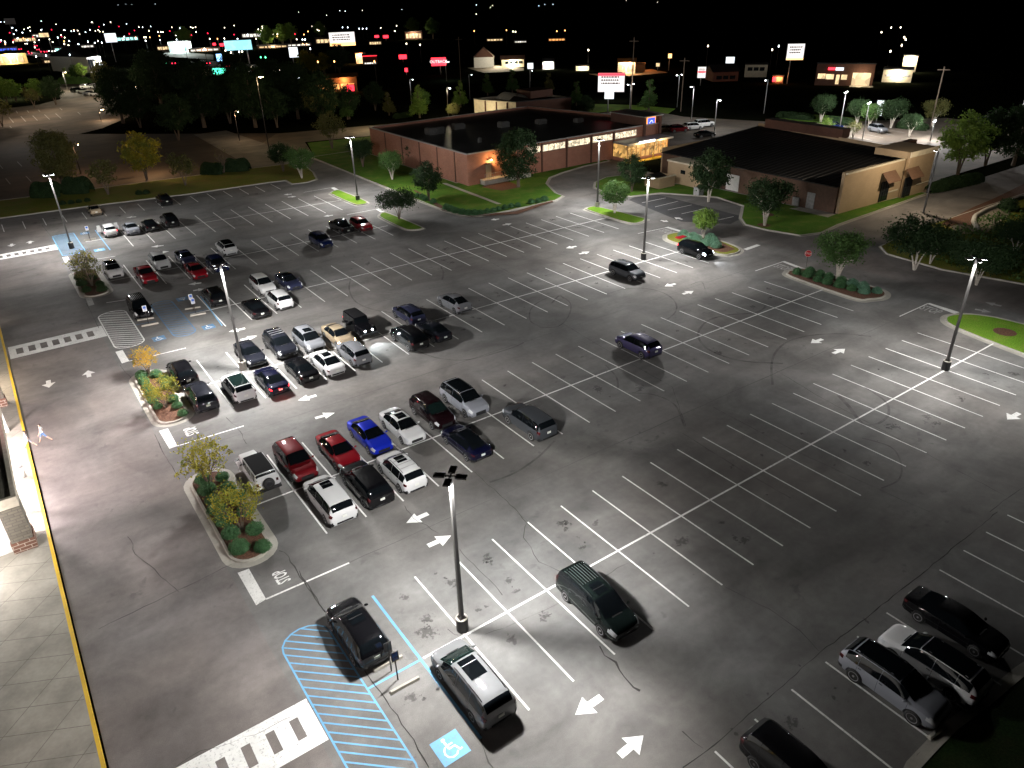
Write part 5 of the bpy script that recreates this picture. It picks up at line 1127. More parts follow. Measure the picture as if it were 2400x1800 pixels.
small_lamp(z4(1050, 40), 5.5, 'dark lamp post behind the loose orange tree', 900, c=(1, .55, .3), m='bronze', bulb='led_amber', bs=.12)
small_lamp(zF(1000, 500), 6.5, 'dark lamp post over the bare mulch island of the second lot', 800, c=(1, .66, .36), m='bronze', bulb='led_amber', bs=.1)
for px, py, e, c in ((120, 262, 5200, (1, .78, .55)), (30, 285, 4200, (1, .76, .55)), (225, 232, 5200, (1, .84, .62)), (40, 335, 900, (.9, .95, 1))):
    g_ = G(px, py); point((g_.x, g_.y, 8.5), e, c, .3, name='side_lot_light')
# headlights that are switched on throw real light
def beam(p, d, e, c, tilt=78, ang=55):
    l = bpy.data.lights.new('headlight_beam', 'SPOT'); l.energy = e; l.color = c; l.spot_size = R(ang); l.spot_blend = .3; l.shadow_soft_size = .06
    o = bpy.data.objects.new('headlight_beam', l); link(o); o.location = p; o.rotation_euler = (R(tilt), 0, d)
j = z5(945, 300, .9); t_ = z5(808, 365, .75); k_ = zC(912, 510, .75)
beam((j.x, j.y-2.6, .9), math.pi, 900, (.85, .97, 1), 83, 80)
beam((t_.x+.3, t_.y-2.6, .7), math.pi, 300, (1, .7, .42), 74, 60); beam((k_.x, k_.y-2.6, .75), math.pi, 500, (.9, .95, 1), 72, 60)
b5 = z5(372, 655, .8); point((b5.x, b5.y-2.7, .8), 18, (1, .03, .03), .1, name='brake_glow')
# ------------------------------------------------------------------ buildings
def seg_box(b, a, e, t, z0, z1, m=None, out=0.0):
    """upright slab from a to e (2d), thickness t outward to the right of a->e"""
    a = Vector(a[:2]); e = Vector(e[:2]); d = (e-a).normalized(); n = Vector((d.y, -d.x))
    b.prism([tuple(a+n*out), tuple(e+n*out), tuple(e+n*(out+t)), tuple(a+n*(out+t))], z0, z1, m)
def shell(name, label, poly, H, wall, roof='membrane', par=.45, trim='metal_grey', cat='building', tt=.35):
    poly = ccw(poly); c = Vector((0, 0)); r = empty(name, (poly[0].x, poly[0].y, 0)); P(r, label, cat)
    r['ox'] = poly[0].x; L_ = [p-poly[0] for p in poly]
    b = MB(); k = len(L_)
    for i in range(k):
        a, e = L_[i], L_[(i+1) % k]; b.poly([(*a, -.1), (*e, -.1), (*e, H), (*a, H)])
    inn = offs(L_, -.3)
    b.grid([[(*q, H-par) for q in inn], [(*q, H) for q in inn]], None, cv=True); b.build('wall', MATS[wall], r)
    b = MB(); b.poly([(*q, H-par) for q in inn]); b.build('roof', MATS[roof], r)
    o_ = offs(L_, .08); b = MB(); b.grid([[(*q, H+.003) for q in inn], [(*q, H+.06) for q in inn], [(*q, H+.06) for q in o_], [(*q, H-.14) for q in o_]], None, cv=True); b.build('coping', MATS[trim], r)
    return r, L_
def world_part(r, b, name, m, smooth=False):
    o = b.build(name, MATS[m] if isinstance(m, str) else m, r, smooth); o.location = -r.location; return o
# brick shop
BR = [(67.3, 108.6), (113.0, 108.6), (113.0, 124), (108, 146), (67.3, 146)]
br, _ = shell('brick_shop', 'long low brick supermarket with high lit windows and an amber-lit corner entrance', BR, 5.45, 'brick_red')
for y in (112.5, 118.5, 125, 132, 139): b = MB(); b.box(67.18, 67.298, y, y+.22, 0, 5.2); world_part(br, b, 'pilaster', 'brick_dark')
for x in (76, 83.1, 88.9, 94.9, 100.6): b = MB(); b.box(x, x+.3, 108.42, 108.598, 0, 5.2); world_part(br, b, 'pilaster', 'brick_dark')
glow('shopglass', (1, .84, .58), 1.7, .75, 3.2); glow('shopamber', (1, .55, .16), 1.0, .8, 1.6); glow('white_sign', (1, .97, .93), 2.5)
for a, e in ((79.8, 82.9), (83.5, 88.6), (89.4, 94.6), (95.4, 100.3), (101.1, 106.6)):
    b = MB(); b.box(a, e, 108.50, 108.57, 3.75, 4.85); wo = world_part(br, b, 'high_window', 'shopglass')
    b = MB(); b.box(a-.06, e+.06, 108.46, 108.6, 3.66, 3.745); b.box(a-.06, e+.06, 108.46, 108.6, 4.855, 4.93)
    for k in range(1, 4): x = a+(e-a)*k/4; b.box(x-.025, x+.025, 108.46, 108.497, 3.75, 4.85)
    o = b.build('frame', MATS['trim'], wo)
# corner loading door, lamp and ramp
b = MB(); b.box(71.0, 72.1, 108.5, 108.58, 1.0, 3.2); world_part(br, b, 'side_door', mat('beige_door', (.5, .4, .27), .6))
b = MB(); b.box(70.9, 72.2, 108.0, 108.58, 3.32, 3.42); b.box(71.4, 71.7, 108.3, 108.58, 3.9, 4.05); world_part(br, b, 'door_canopy', 'trim')
b = MB(); b.prism([(69.6, 106.9), (79.5, 106.9), (79.5, 108.4), (69.6, 108.4)], 0, .95); world_part(br, b, 'ramp', 'concrete')
b = MB()
for k in range(22): x = 69.7+k*.45; b.box(x, x+.04, 106.95, 106.99, .95, 1.95)
b.box(69.7, 79.4, 106.94, 107.0, 1.95, 2.0); b.box(69.7, 79.4, 106.94, 107.0, 1.4, 1.44); world_part(br, b, 'railing', 'pole_grey')
point((72.0, 107.9, 3.75), 520, (1, .55, .2), .08, name='door_lamp'); point((76.5, 107.9, 3.6), 60, (1, .55, .2), .08, name='door_lamp')
b = MB(); b.lathe([(.14, 3.85), (.16, 3.95), (.05, 4.02)], 10, c=(72.0, 108.2, 0)); world_part(br, b, 'wall_lamp', glow('wall_amber', (1, .6, .25), 18))
# glazed entrance
b = MB(); b.box(100.5, 112.6, 104.2, 108.4, 3.05, 3.4); world_part(br, b, 'entrance_canopy', 'metal_grey')
b = MB(); b.box(100.45, 111.5, 104.35, 108.4, 0, .65); world_part(br, b, 'entrance_plinth', 'brick_red')
b = MB(); b.box(100.6, 111.3, 104.5, 108.4, .65, 2.95); eo = world_part(br, b, 'entrance_glazing', 'shopamber')
b = MB()
for k in range(10): x = 100.5+k*1.19; b.box(x, x+.1, 104.42, 104.498, .65, 3.0)
b.box(100.5, 111.4, 104.42, 104.496, 2.2, 2.28); o = b.build('frame', MATS['amberwood'], eo)
b = MB(); b.box(103.2, 107.4, 104.04, 104.18, 3.12, 3.55); world_part(br, b, 'fascia_sign', 'white_sign')
point((104, 103.3, 2.8), 350, (1, .68, .3), .2, name='entrance_lamp'); point((110, 103.3, 2.8), 350, (1, .68, .3), .2, name='entrance_lamp'); point((105.3, 103.4, 3.9), 160, (1, .95, .9), .3, name='sign_lamp')
b = MB(); b.prism([(100, 103.0), (113.4, 103.0), (113.4, 104.3), (100, 104.3)], 0, .14); P(b.build('entrance_step', MATS['paint_yellow']), kind='structure')
# sign tower
b = MB(); b.box(108.4, 113.2, 109.3, 118, 5.2, 6.9); b.box(108.4, 108.9, 108.2, 109.3, 3.4, 6.9); b.box(112.7, 113.2, 108.2, 109.3, 3.4, 6.9); b.box(108.9, 112.7, 108.9, 109.3, 3.4, 6.9); world_part(br, b, 'sign_tower', 'brick_dark')
b = MB(); b.box(108.2, 113.4, 108.0, 118.2, 6.9, 7.05); world_part(br, b, 'tower_cap', 'metal_grey')
glow('sg_white', (1, .98, 1), 1.8); glow('sg_orange', (1, .30, .05), 2.5); glow('sg_red', (1, .05, .04), 4); glow('sg_blue', (.05, .12, .8), 1.4); glow('sg_cyan', (.25, .55, 1), 4)
b = MB(); b.box(109.6, 112.0, 108.74, 108.86, 3.9, 6.75); so = world_part(br, b, 'logo_sign', 'sg_orange')
b = MB(); b.box(109.8, 111.8, 108.70, 108.738, 4.7, 6.6); o = b.build('panel', MATS['sg_blue'], so)
b = MB()
for k in range(7):
    a0 = math.pi*(k/6); b.box(110.8+.5*math.cos(a0)-.06, 110.8+.5*math.cos(a0)+.06, 108.66, 108.698, 5.3+.75*math.sin(a0)-.1, 5.3+.75*math.sin(a0)+.1)
b.box(110.3, 110.5, 108.66, 108.698, 4.7, 5.35); b.box(111.1, 111.3, 108.66, 108.698, 4.7, 5.35); b.box(110.5, 111.1, 108.66, 108.698, 5.0, 5.15); b.build('emblem', MATS['sg_white'], so)
# rooftop plant
for i, (x, y, sx_, sy, h) in enumerate(((73, 131, 3.5, 2, 1.1), (80, 133, 2.4, 1.6, .9), (88, 128, 2, 1.6, 1), (96, 126, 2, 1.5, .8), (103, 122, 1.5, 1.5, .7), (76, 118, .5, .5, .8))):
    b = MB(); b.box(x, x+sx_, y, y+sy, 5.0, 5.0+h); b.box(x+.2, x+sx_-.2, y+.2, y+sy-.2, 5.0+h, 5.15+h); world_part(br, b, 'rooftop_unit', 'unit_grey')
for i, x in enumerate((100.0, 106.1, 112.6)):
    r = empty('bollard', (x, 103.1 if i else 104.4, .1)); P(r, ['yellow bollard at the lower left corner of the shop entrance', 'yellow bollard in front of the shop window, middle one', 'yellow bollard at the far end of the shop front'][i], 'bollard', 'yellow bollards at the brick shop')
    b = MB(); b.lathe([(.09, 0), (.09, 1.15), (.05, 1.22)], 12); b.build('post', MATS['paint_yellow'], r, True)
# tan building: low rear eave, ribbed roof rising to the shop side, tall parapets
tb = empty('tan_building', (98.4, 58.6, 0)); P(tb, 'tan block building with black ribbed roof, brown back wall and brown awnings', 'building')
b = MB(); b.prism([(98.4, 58.35), (120, 57.75), (120, 58.2), (98.4, 58.8)], -.1, 5.95); b.prism([(119.7, 57.9), (120, 57.9), (124, 93), (123.7, 93)], -.1, 5.9); b.prism([(98.1, 93), (124, 93), (124, 93.3), (98.1, 93.3)], -.1, 4.6); world_part(tb, b, 'wall', 'brick_tan')
b = MB(); b.prism([(98.1, 58.85), (98.35, 58.85), (98.35, 93), (98.1, 93)], -.1, 3.95); world_part(tb, b, 'back_wall', mat('brown_siding', (.095, .05, .03), .7, var=.2))
ze = lambda x: 4.0+(x-98)*.062
b = MB(); b.poly([(97.8, 58.82, ze(97.8)), (119.7, 58.25, ze(119.7)), (123.6, 92.9, ze(121)), (97.8, 92.9, ze(97.8))]); world_part(tb, b, 'roof', 'roof_dark')
b = MB()
for i in range(33): y = 59.6+i*1.0; b.grid([[(97.8, y, ze(97.8)+.002), (97.8, y+.03, ze(97.8)+.07), (97.8, y+.06, ze(97.8)+.002)], [(119.8, y, ze(119.8)+.002), (119.8, y+.03, ze(119.8)+.07), (119.8, y+.06, ze(119.8)+.002)]])
world_part(tb, b, 'roof_seam', mat('seam_metal', (.05, .05, .055), .35, .5))
b = MB(); b.box(97.7, 97.85, 58.85, 93, 3.85, 4.0); world_part(tb, b, 'gutter', 'trim')
b = MB(); b.box(113.2, 120.4, 57.25, 57.75, 0, 6.9); b.box(113.2, 120.3, 57.7, 63, 5.9, 6.9); world_part(tb, b, 'corner_parapet', 'brick_tan')
b = MB(); b.box(113.0, 120.6, 57.05, 57.25, 6.2, 6.98); b.box(98.3, 113.0, 57.9, 58.2, 5.75, 6.0); world_part(tb, b, 'cornice', 'cream')
b = MB(); b.box(120.2, 123.4, 62, 63, 5.9, 6.9); b.box(121.6, 123.8, 74, 90, 5.7, 7.2); world_part(tb, b, 'rear_parapet', 'brick_dark')
for x in (108.0, 112.9):
    b = MB(); y0 = 58.05 if x < 110 else 57.2; b.box(x, x+2.2, y0-.06, y0+.02, .25, 3.2); wo = world_part(tb, b, 'shop_window', 'dark_glass')
    b = MB()
    for k in range(4): b.box(x+k*.72, x+.05+k*.72, y0-.10, y0-.062, .25, 3.2)
    b.box(x, x+2.2, y0-.10, y0-.062, 1.7, 1.76); b.build('frame', MATS['trim'], wo)
    b = MB(); b.prism([(x-.4, y0-.07), (x-.4, y0-1.3), (x+3.0, y0-1.3), (x+3.0, y0-.07)], 3.25, 3.32); b.v = [(q[0], q[1], q[2]+(1.3 if q[1] > y0-.5 else 0)) for q in b.v]
    world_part(tb, b, 'awning', mat('awning', (.14, .075, .045), .8, var=.15))
b = MB(); b.box(110.3, 112.8, 57.9, 58.04, 1.3, 1.5); b.box(116.6, 120.2, 57.1, 57.24, 1.6, 1.75); world_part(tb, b, 'string_course', 'cream')
b = MB(); b.box(98.02, 98.09, 62.2, 63.5, .1, 2.4); world_part(tb, b, 'back_door', 'metal_grey')
b = MB(); b.box(98.0, 98.09, 76, 78.5, .1, 2.6); world_part(tb, b, 'rear_shutter', 'white_paint')
for i, (u, v) in enumerate(((740, 1055), (925, 1085), (100, 990), (350, 960), (380, 930))):
    p = zR(u, v); r = empty('air_conditioner', (p.x, p.y, .12)); P(r, 'grey air conditioner %s the brown back wall' % ['left of the pale door in', 'right of the pale door in', 'under the large dark tree near', 'between the dark trees, lower one at', 'between the dark trees, upper one at'][i], 'air conditioner', 'air conditioners behind the tan building')
    b = MB(); b.box(-.55, .55, -.55, .55, 0, 1.2); b.build('cabinet', MATS['metal_grey'], r)
    b = MB(); b.lathe([(.42, 1.202), (.42, 1.26), (.3, 1.26)], 16); b.build('fan_grille', MATS['trim'], r)
b = MB(); b.box(94.9, 98.05, 80.5, 88.6, -.1, 3.5); world_part(tb, b, 'rear_annex', 'brick_tan')
b = MB(); b.box(94.75, 98.05, 80.35, 88.75, 3.503, 3.75); world_part(tb, b, 'annex_trim', 'cream')
b = MB(); b.box(94.82, 94.88, 84.6, 85.6, 1.9, 2.5); world_part(tb, b, 'annex_window', 'dark_glass')
r = empty('bin_enclosure', (91.6, 85.6, .1)); P(r, 'low tan walled bin enclosure beside the rear annex', 'enclosure')
b = MB(); b.box(-1.8, 1.9, -.1, .1, 0, 1.7); b.box(-1.8, -1.6, .1, 3.2, 0, 1.7); b.box(1.7, 1.9, .1, 3.2, 0, 1.7); b.build('wall', MATS['brick_tan'], r)
b = MB(); b.box(-1.9, 2.0, -.2, .2, 1.703, 1.79); b.build('coping', MATS['cream'], r)
r = empty('waste_container', (91.6, 87.6, .1)); P(r, 'dark lidded waste container inside the tan enclosure', 'container'); b = MB(); b.box(-1.2, 1.2, -.7, .7, .1, 1.5); b.build('bin', MATS['black'], r); b = MB(); b.prism([(-1.25, -.75), (1.25, -.75), (1.25, .75), (-1.25, .75)], 1.503, 1.6); b.v = [(x, y, z+(.35 if y > 0 else 0)) for x, y, z in b.v]; b.build('lid', MATS['trim'], r)
# cream building behind
cb_, _ = shell('cream_building', 'cream flat-roofed restaurant with floodlit side wall behind the brick shop', [(106.9, 167.6), (111.0, 155.0), (126.0, 152.0), (123.5, 167.6)], 5.3, 'cream', 'roof_dark', .5, 'trim')
b = MB(); seg_box(b, (111.0, 155.0), (126.0, 152.0), .06, 0, 5.2); world_part(cb_, b, 'brown_front', 'brick_dark')
b = MB()
for t in (.28, .55, .8): q = Vector((106.9, 167.6)).lerp(Vector((111, 155)), t); b.box(q.x-.25, q.x+.05, q.y-.12, q.y+.12, 1.2, 5.0)
world_part(cb_, b, 'wall_strip', 'brick_dark')
b = MB(); b.box(117, 124, 157, 163, 5.3, 7.0); world_part(cb_, b, 'roof_box', 'brick_dark'); b = MB(); b.grid([[(111+k, 158+3*s_, 5.3+1.3*math.sin(math.pi*k/6)) for k in range(7)] for s_ in (0, 1, 2)]); world_part(cb_, b, 'roof_vault', 'metal_grey')
point((104.6, 160.5, 2.8), 1100, (1, .85, .55), .2, name='flood_lamp'); point((101, 171, 5), 1500, (1, .82, .5), .2, name='flood_lamp'); point((80, 174, 6.5), 2600, (1, .82, .5), .2, name='flood_lamp')
# big shop on the left: covered walk with stone piers
sh = empty('big_shop', (-9, 47, 0)); P(sh, 'covered walkway of the big shop along the left edge, dark canopy on stone piers', 'building')
b = MB(); b.box(-11.5, -11, -20, 46.6, .15, 9); b.box(-11.5, -11, 46.6, 62, .15, 4); b.box(-11, -5.4, 47.02, 47.2, .15, 3.3); world_part(sh, b, 'wall', 'white_paint')  # last box: unseen cross wall, added to cut canopy light off southward
b = MB(); b.box(-11, -4.45, 47.0, 66, 3.35, 3.9); world_part(sh, b, 'canopy', mat('canopy_top', (.07, .065, .045), .8, var=.2))
b = MB(); b.box(-4.45, -4.2, 47.0, 66, 3.3, 4.0); b.box(-11, -4.2, 46.75, 47.0, 3.3, 4.0); world_part(sh, b, 'canopy_edge', mat('edge_trim', (.40, .36, .29), .7, var=.15))
for i, y in enumerate((46.7, 68.9, 89.5)):
    b = MB(); b.box(-5.35, -4.2, y, y+(1.6 if i == 0 else .9), .9, 3.3); po = world_part(sh, b, 'pier', 'stone_grey')
    b = MB(); b.box(-5.42, -4.13, y-.07, y+(1.67 if i == 0 else .97), .15, .9); b.build('plinth', MATS['brick_big'], po)
b = MB(); b.lathe([(.16, .15), (.14, 3.3)], 14, c=(-4.55, 51.2, 0)); b.lathe([(.16, .15), (.14, 3.3)], 14, c=(-4.55, 64, 0)); world_part(sh, b, 'column', 'white_paint')
b = MB()
for y in (49, 52, 55, 58, 61): b.box(-8.6, -7.6, y-.15, y+.15, 3.27, 3.34)
world_part(sh, b, 'canopy_light', glow('strip_on', (1, .96, .97), 12))
for y, e in ((48.6, 3800), (52.5, 3800), (57.5, 3800), (61.5, 2600)): point((-6.3, y, 3.1), e, (1, .84, .84), .3, name='canopy_lamp')
for y, e in ((71.2, 900), (74, 700), (91.5, 300)): point((-5.9, y, 2.8), e, (1, .8, .62), .2, name='canopy_lamp')
point((-7.5, 44.5, 3.0), 1500, (1, .93, .9), .3, name='canopy_lamp')
b = MB(); b.lathe([(.09, .3), (.13, .45), (.09, .6)], 10, c=(-4.15, 51.4, 0)); world_part(sh, b, 'column_lamp', glow('spot_on', (1, .98, .95), 12))
r = empty('litter_bin', (-4.2, 56.0, .15)); P(r, 'white litter bin on the brightly lit shop walkway', 'bin'); b = MB(); b.lathe([(.25, 0), (.27, .85)], 16); b.build('bin', MATS['white_paint'], r, True); b = MB(); b.lathe([(.29, .86), (.24, 1.0), (.12, 1.0)], 16); b.build('lid', MATS['metal_grey'], r, True)
# shop-front floodlights washing the drive, set high on the front wall
def wash(p, tgt, e, c, ang, r_=.25):
    l = bpy.data.lights.new('wall_flood', 'SPOT'); l.energy = e; l.color = c; l.spot_size = R(ang); l.spot_blend = .6; l.shadow_soft_size = r_
    o = bpy.data.objects.new('wall_flood', l); link(o); o.location = p; o.rotation_euler = (Vector(tgt)-Vector(p)).to_track_quat('-Z', 'Y').to_euler()
wash((-10.7, 60, 8.5), (2, 60, 0), 4500, (1, .56, .58), 95); wash((-10.7, 25, 8.5), (0, 24, 0), 1600, (1, .80, .76), 130)
for i, (x, y) in enumerate(((-11, 60), (-11, 25))):
    b = MB(); b.box(x, x+.25, y-.3, y+.3, 8.35, 8.75); world_part(sh, b, 'wall_flood_housing', 'trim')
# ------------------------------------------------------------------ people
def person(p, rz, shirt, shorts, label, hair=(.03, .02, .015), skin=(.5, .32, .24), H=1.62, step=1, z=0.0, long_hair=False):
    r = empty('person', (p[0], p[1], z), rz, H/1.7); P(r, label, 'person', 'two people crossing the drive')
    vs = [(0, 0, .92), (0, .01, 1.15), (0, .015, 1.36), (0, .0, 1.45), (0, .01, 1.53), (0, .0, 1.64)]; rad = [.13, .12, .14, .055, .085, .07]
    es = [(0, 1), (1, 2), (2, 3), (3, 4), (4, 5)]
    def add(pts, rs, frm):
        k = frm
        for q, rr in zip(pts, rs): vs.append(q); rad.append(rr); es.append((k, len(vs)-1)); k = len(vs)-1
    for s in (-1, 1):
        f = .30*s*step
        add([(s*.09, .0, .88), (s*.10, f*.65, .50), (s*.10, f*1.25-(.12 if f < 0 else 0), .09), (s*.11, f*1.25+.1-(.12 if f < 0 else 0), .045)], [.10, .065, .042, .035], 0)
        add([(s*.18, .01, 1.38), (s*.24, -f*.35, 1.12), (s*.25, -f*.55+.08, .90), (s*.25, -f*.6+.12, .83)], [.058, .042, .032, .028], 2)
    me = bpy.data.meshes.new('person_body'); me.from_pydata(vs, es, []); o = bpy.data.objects.new('body', me); link(o)
    sk_ = o.modifiers.new('s', 'SKIN'); o.modifiers.new('u', 'SUBSURF').levels = 1
    for v_, rr in zip(me.skin_vertices[0].data, rad): v_.radius = (rr, rr*.85)
    me.skin_vertices[0].data[0].use_root = True
    bpy.context.view_layer.update(); dg = bpy.context.evaluated_depsgraph_get(); m2 = bpy.data.meshes.new_from_object(o.evaluated_get(dg)); bpy.data.objects.remove(o)
    m2.materials.clear()
    for nm, c in (('skin', skin), ('shirt_'+label[:6], shirt), ('shorts_'+label[:6], shorts), ('shoe', (.05, .05, .05))): m2.materials.append(mat(nm, c, .8))
    for f in m2.polygons:
        c = f.center; arm = abs(c.x) > .215
        f.material_index = 1 if (.93 < c.z < 1.43 and not (arm and c.z < 1.15)) else 2 if (.52 < c.z <= .93 and not abs(c.x) > .2) else 3 if c.z < .085 else 0
    m2.polygons.foreach_set('use_smooth', [True]*len(m2.polygons)); bo = bpy.data.objects.new('body', m2); link(bo, r)
    b = MB(); rows = []
    for i in range(6):
        a = math.pi/2*i/5; rows.append([(.098*math.cos(a)*math.cos(q), -.018+.105*math.cos(a)*math.sin(q), 1.61+.10*math.sin(a)-(.05 if math.sin(q) < -.2 else 0)*math.cos(a)) for q in [2*math.pi*k/12 for k in range(12)]])
    b.grid(rows, None, cv=True)
    if long_hair: b.tube([(0, -.07, 1.62), (0, -.13, 1.52), (0, -.13, 1.38)], [.09, .08, .04], 8)
    b.build('hair', mat('hair_dark', hair, .9), r, True)
    b = MB(); b.tube([(0, .095, 1.60), (0, .125, 1.575), (0, .10, 1.565)], [.008, .016, .012], 6); b.build('nose', MATS['skin'], bo, True)
    for s in (-1, 1):
        hx, hy, hz = s*.25, .30*s*step*-.6+.12, .83; b = MB()
        for k in range(4): b.tube([(hx+(-.02+.013*k), hy+.01, hz-.02), (hx+(-.02+.013*k), hy+.02, hz-.065), (hx+(-.018+.012*k), hy+.035, hz-.095+(.008 if k in (0, 3) else 0))], .007, 5)
        b.tube([(hx-s*.02, hy+.02, hz), (hx-s*.035, hy+.045, hz-.04)], .008, 5); b.build('hand', MATS['skin'], bo, True)
    return r
person(zL(295, 818), R(90), (.75, .74, .72), (.10, .18, .34), 'person in white shirt and blue shorts striding across the drive', H=1.66)
person(zL(195, 852, .1), R(80), (.55, .50, .52), (.35, .38, .45), 'dark-haired person in pale top stepping off the yellow kerb', H=1.60, step=-1, long_hair=True)
# ------------------------------------------------------------------ bay signs, wheel stops, stop sign
def bay_sign(p, H, label, face, pm='white_paint'):
    r = empty('bay_sign', (p[0], p[1], 0), face); P(r, label, 'sign', 'accessible parking signs')
    b = MB(); b.box(-.03, .03, -.02, .02, 0, H); b.build('post', MATS['bronze'], r)
    b = MB(); b.box(-.20, .20, -.05, -.035, H-.62, H); po = b.build('panel', MATS[pm], r)
    b = MB(); b.box(-.14, .14, -.056, -.051, H-.34, H-.07); b.build('symbol', mat('sign_blue', (.03, .12, .5), .5), po)
    b = MB(); b.box(-.13, .13, -.056, -.051, H-.44, H-.40); b.box(-.13, .13, -.056, -.051, H-.52, H-.49); b.build('lettering', MATS['sign_blue'], po)
    return r
bay_sign(zB(602, 1030), 2.0, 'accessible bay sign with its back to the camera, beside the blue-black crossover', math.pi, 'unit_grey')
bay_sign(zB(643, 1087), 2.0, 'accessible bay sign with blue panel facing the camera, nearest of all', 0, 'unit_grey')
bay_sign(zE(965, 995), 2.1, 'white accessible bay sign in front of the black minivan', 0)
bay_sign(zE(1258, 912), 2.0, 'farther of two white signs between the worn blue bays', 0); bay_sign(zE(1268, 922), 1.7, 'nearer of two white signs between the worn blue bays', 0)
bay_sign(z4(1172, 905), 2.1, 'white accessible bay sign in the farthest blue bay', 0)
def wheel_stop(a, e, label):
    a = Vector(a[:2]); e = Vector(e[:2]); r = bpy.data.objects
    b = MB(); L_ = (e-a).length; h = .14; w_ = .11
    b.grid([[(-L_/2+k, -w_, 0), (-L_/2+k*1.0+.05*(1 if k == 0 else 0), -w_*.6, h), (-L_/2+k+.05*(1 if k == 0 else 0), w_*.6, h), (-L_/2+k, w_, 0)] for k in (0, L_)], None, cap=False)
    b.poly([(-L_/2, -w_, 0), (-L_/2+.05, -w_*.6, h), (-L_/2+.05, w_*.6, h), (-L_/2, w_, 0)]); b.poly([(L_/2, -w_, 0), (L_/2, w_, 0), (L_/2, w_*.6, h), (L_/2, -w_*.6, h)])
    o = b.build('wheel_stop', MATS['concrete']); m = (a+e)/2; o.location = (m.x, m.y, .005); o.rotation_euler = (0, 0, math.atan2((e-a).y, (e-a).x)); P(o, label, 'wheel stop', 'concrete wheel stops')
for zf, a, e, l in ((zB, (485, 1035), (672, 940), 'behind the blue-black crossover'), (zB, (592, 1180), (780, 1078), 'left of the silver minivan'), (zE, (890, 974), (998, 956), 'at the bumper of the black minivan'), (zE, (917, 1012), (1028, 990), 'nearest the white hatched aisle'), (zE, (1198, 902), (1300, 886), 'behind the two white bay signs'), (zE, (1232, 944), (1335, 926), 'in front of the two white bay signs'), (z4, (1088, 910), (1245, 884), 'in the farthest blue bay'), (zW, (1590, 1470), (1690, 1395), 'beside the silver crossover in the near corner')):
    wheel_stop(zf(*a), zf(*e), 'concrete wheel stop '+l)
sp_ = zC(1626, 640); r = empty('stop_sign', (sp_.x, sp_.y, 0), R(-55)); P(r, 'red octagonal stop sign on a short post by the mulched island', 'stop sign')
b = MB(); b.box(-.03, .03, -.03, .03, 0, 2.2); b.build('post', MATS['bronze'], r)
b = MB(); b.prism([(.42*math.cos(R(22.5+45*k)), .42*math.sin(R(22.5+45*k))) for k in range(8)], -.012, .012); b.v = [(x, -z-.05, y+1.95) for x, y, z in b.v]; po = b.build('panel', mat('sign_red', (.55, .01, .02), .5), r); fixnorm(po)
b = MB(); b.ribbon([(.39*math.cos(R(22.5+45*k)), .39*math.sin(R(22.5+45*k))) for k in range(9)], .03, .018); b.v = [(x, -z-.05, y+1.95) for x, y, z in b.v]; b.build('border', MATS['white_paint'], po)
me = text_mesh('STOP', .30, .003, True); put_mesh('lettering', me, 'white_paint', po, Matrix.Translation((0, -.075, 1.95)) @ Matrix.Rotation(math.pi/2, 4, 'X'))
# ------------------------------------------------------------------ the town beyond
def far_frame(px, py):
    g = G(px, py); return g, mpp(g), math.atan2(g.y, g.x)-math.pi/2
def board(px, pyb, x0, x1, y0, y1, m, label, name='billboard', cat='billboard', posts=1, frame=True, text=None, tcol=None, yaw=0, strip=None):
    """sign panel: foot of its post sighted at (px, pyb); panel spans sighted x0..x1, y0..y1"""
    g, k, rz = far_frame(px, pyb); r = empty(name, g, rz+R(yaw)); P(r, label, cat)
    W_ = (x1-x0)*k; z0 = (pyb-y1)*k*1.02; z1 = (pyb-y0)*k*1.02; cx = ((x0+x1)/2-px)*k
    xs = [0] if posts == 1 else [cx-W_*.25, cx+W_*.3]
    b = MB()
    for x in xs: b.tube([(x, .3, -.2), (x, .3, z0+.1)], max(.12, W_*.025), 8)
    b.build('post', MATS['metal_grey'], r, True)
    b = MB(); b.box(cx-W_/2, cx+W_/2, -.1, .1, z0, z1); po = b.build('panel', MATS[m], r)
    if frame: b = MB(); b.box(cx-W_/2-.15, cx+W_/2+.15, .104, .5, z0-.15, z1+.15); b.build('frame', MATS['trim'], po)
    if strip: b = MB(); b.box(cx-W_/2, cx+W_/2, -.13, -.104, z0+(z1-z0)*strip[1], z0+(z1-z0)*strip[2]); b.build('stripe', MATS[strip[0]], po)
    if m == 'bb_white' and not text:
        rr = random.Random(int(px)); hh = z1-z0
        for i in range(3):
            z_ = z0+hh*(.42+.17*i); b = MB(); x = cx-W_*.38
            while x < cx+W_*.3: l_ = W_*rr.uniform(.03, .10); b.box(x, x+l_, -.128, -.104, z_, z_+hh*.085); x += l_+W_*.025
            b.build('print_row', MATS['bb_text'], po)
    if text:
        me = text_mesh(text, (z1-z0)*.5, 0, True); put_mesh('lettering', me, tcol, po, Matrix.Translation((cx, -.16, (z0+z1)/2)) @ Matrix.Rotation(math.pi/2, 4, 'X'))
    return r, k
glow('bb_cyan', (.35, .85, .95), 1.6, .3, .6); glow('bb_white', (1, .95, .92), 1.3, .12, .9); glow('bb_pure', (.9, .97, 1), 1.6); glow('bb_warm', (1, .55, .2), 3); glow('bb_red', (1, .03, .05), 3.5); glow('bb_green', (.02, .9, .35), 2.2); glow('bb_text', (.15, .05, .05), .3)
glow('bb_teal', (.1, 1, .6), 3); glow('win_warm', (1, .72, .38), 1.9, .6, .5); glow('win_amber', (1, .42, .12), 2.6, .6, .8); glow('win_white', (1, .95, .85), 2, .6, .5); glow('win_cyan', (.5, 1, .95), 2.5, .6, .3); glow('tail_far', (1, .02, .06), 6); glow('head_far', (1, .95, .85), 8)
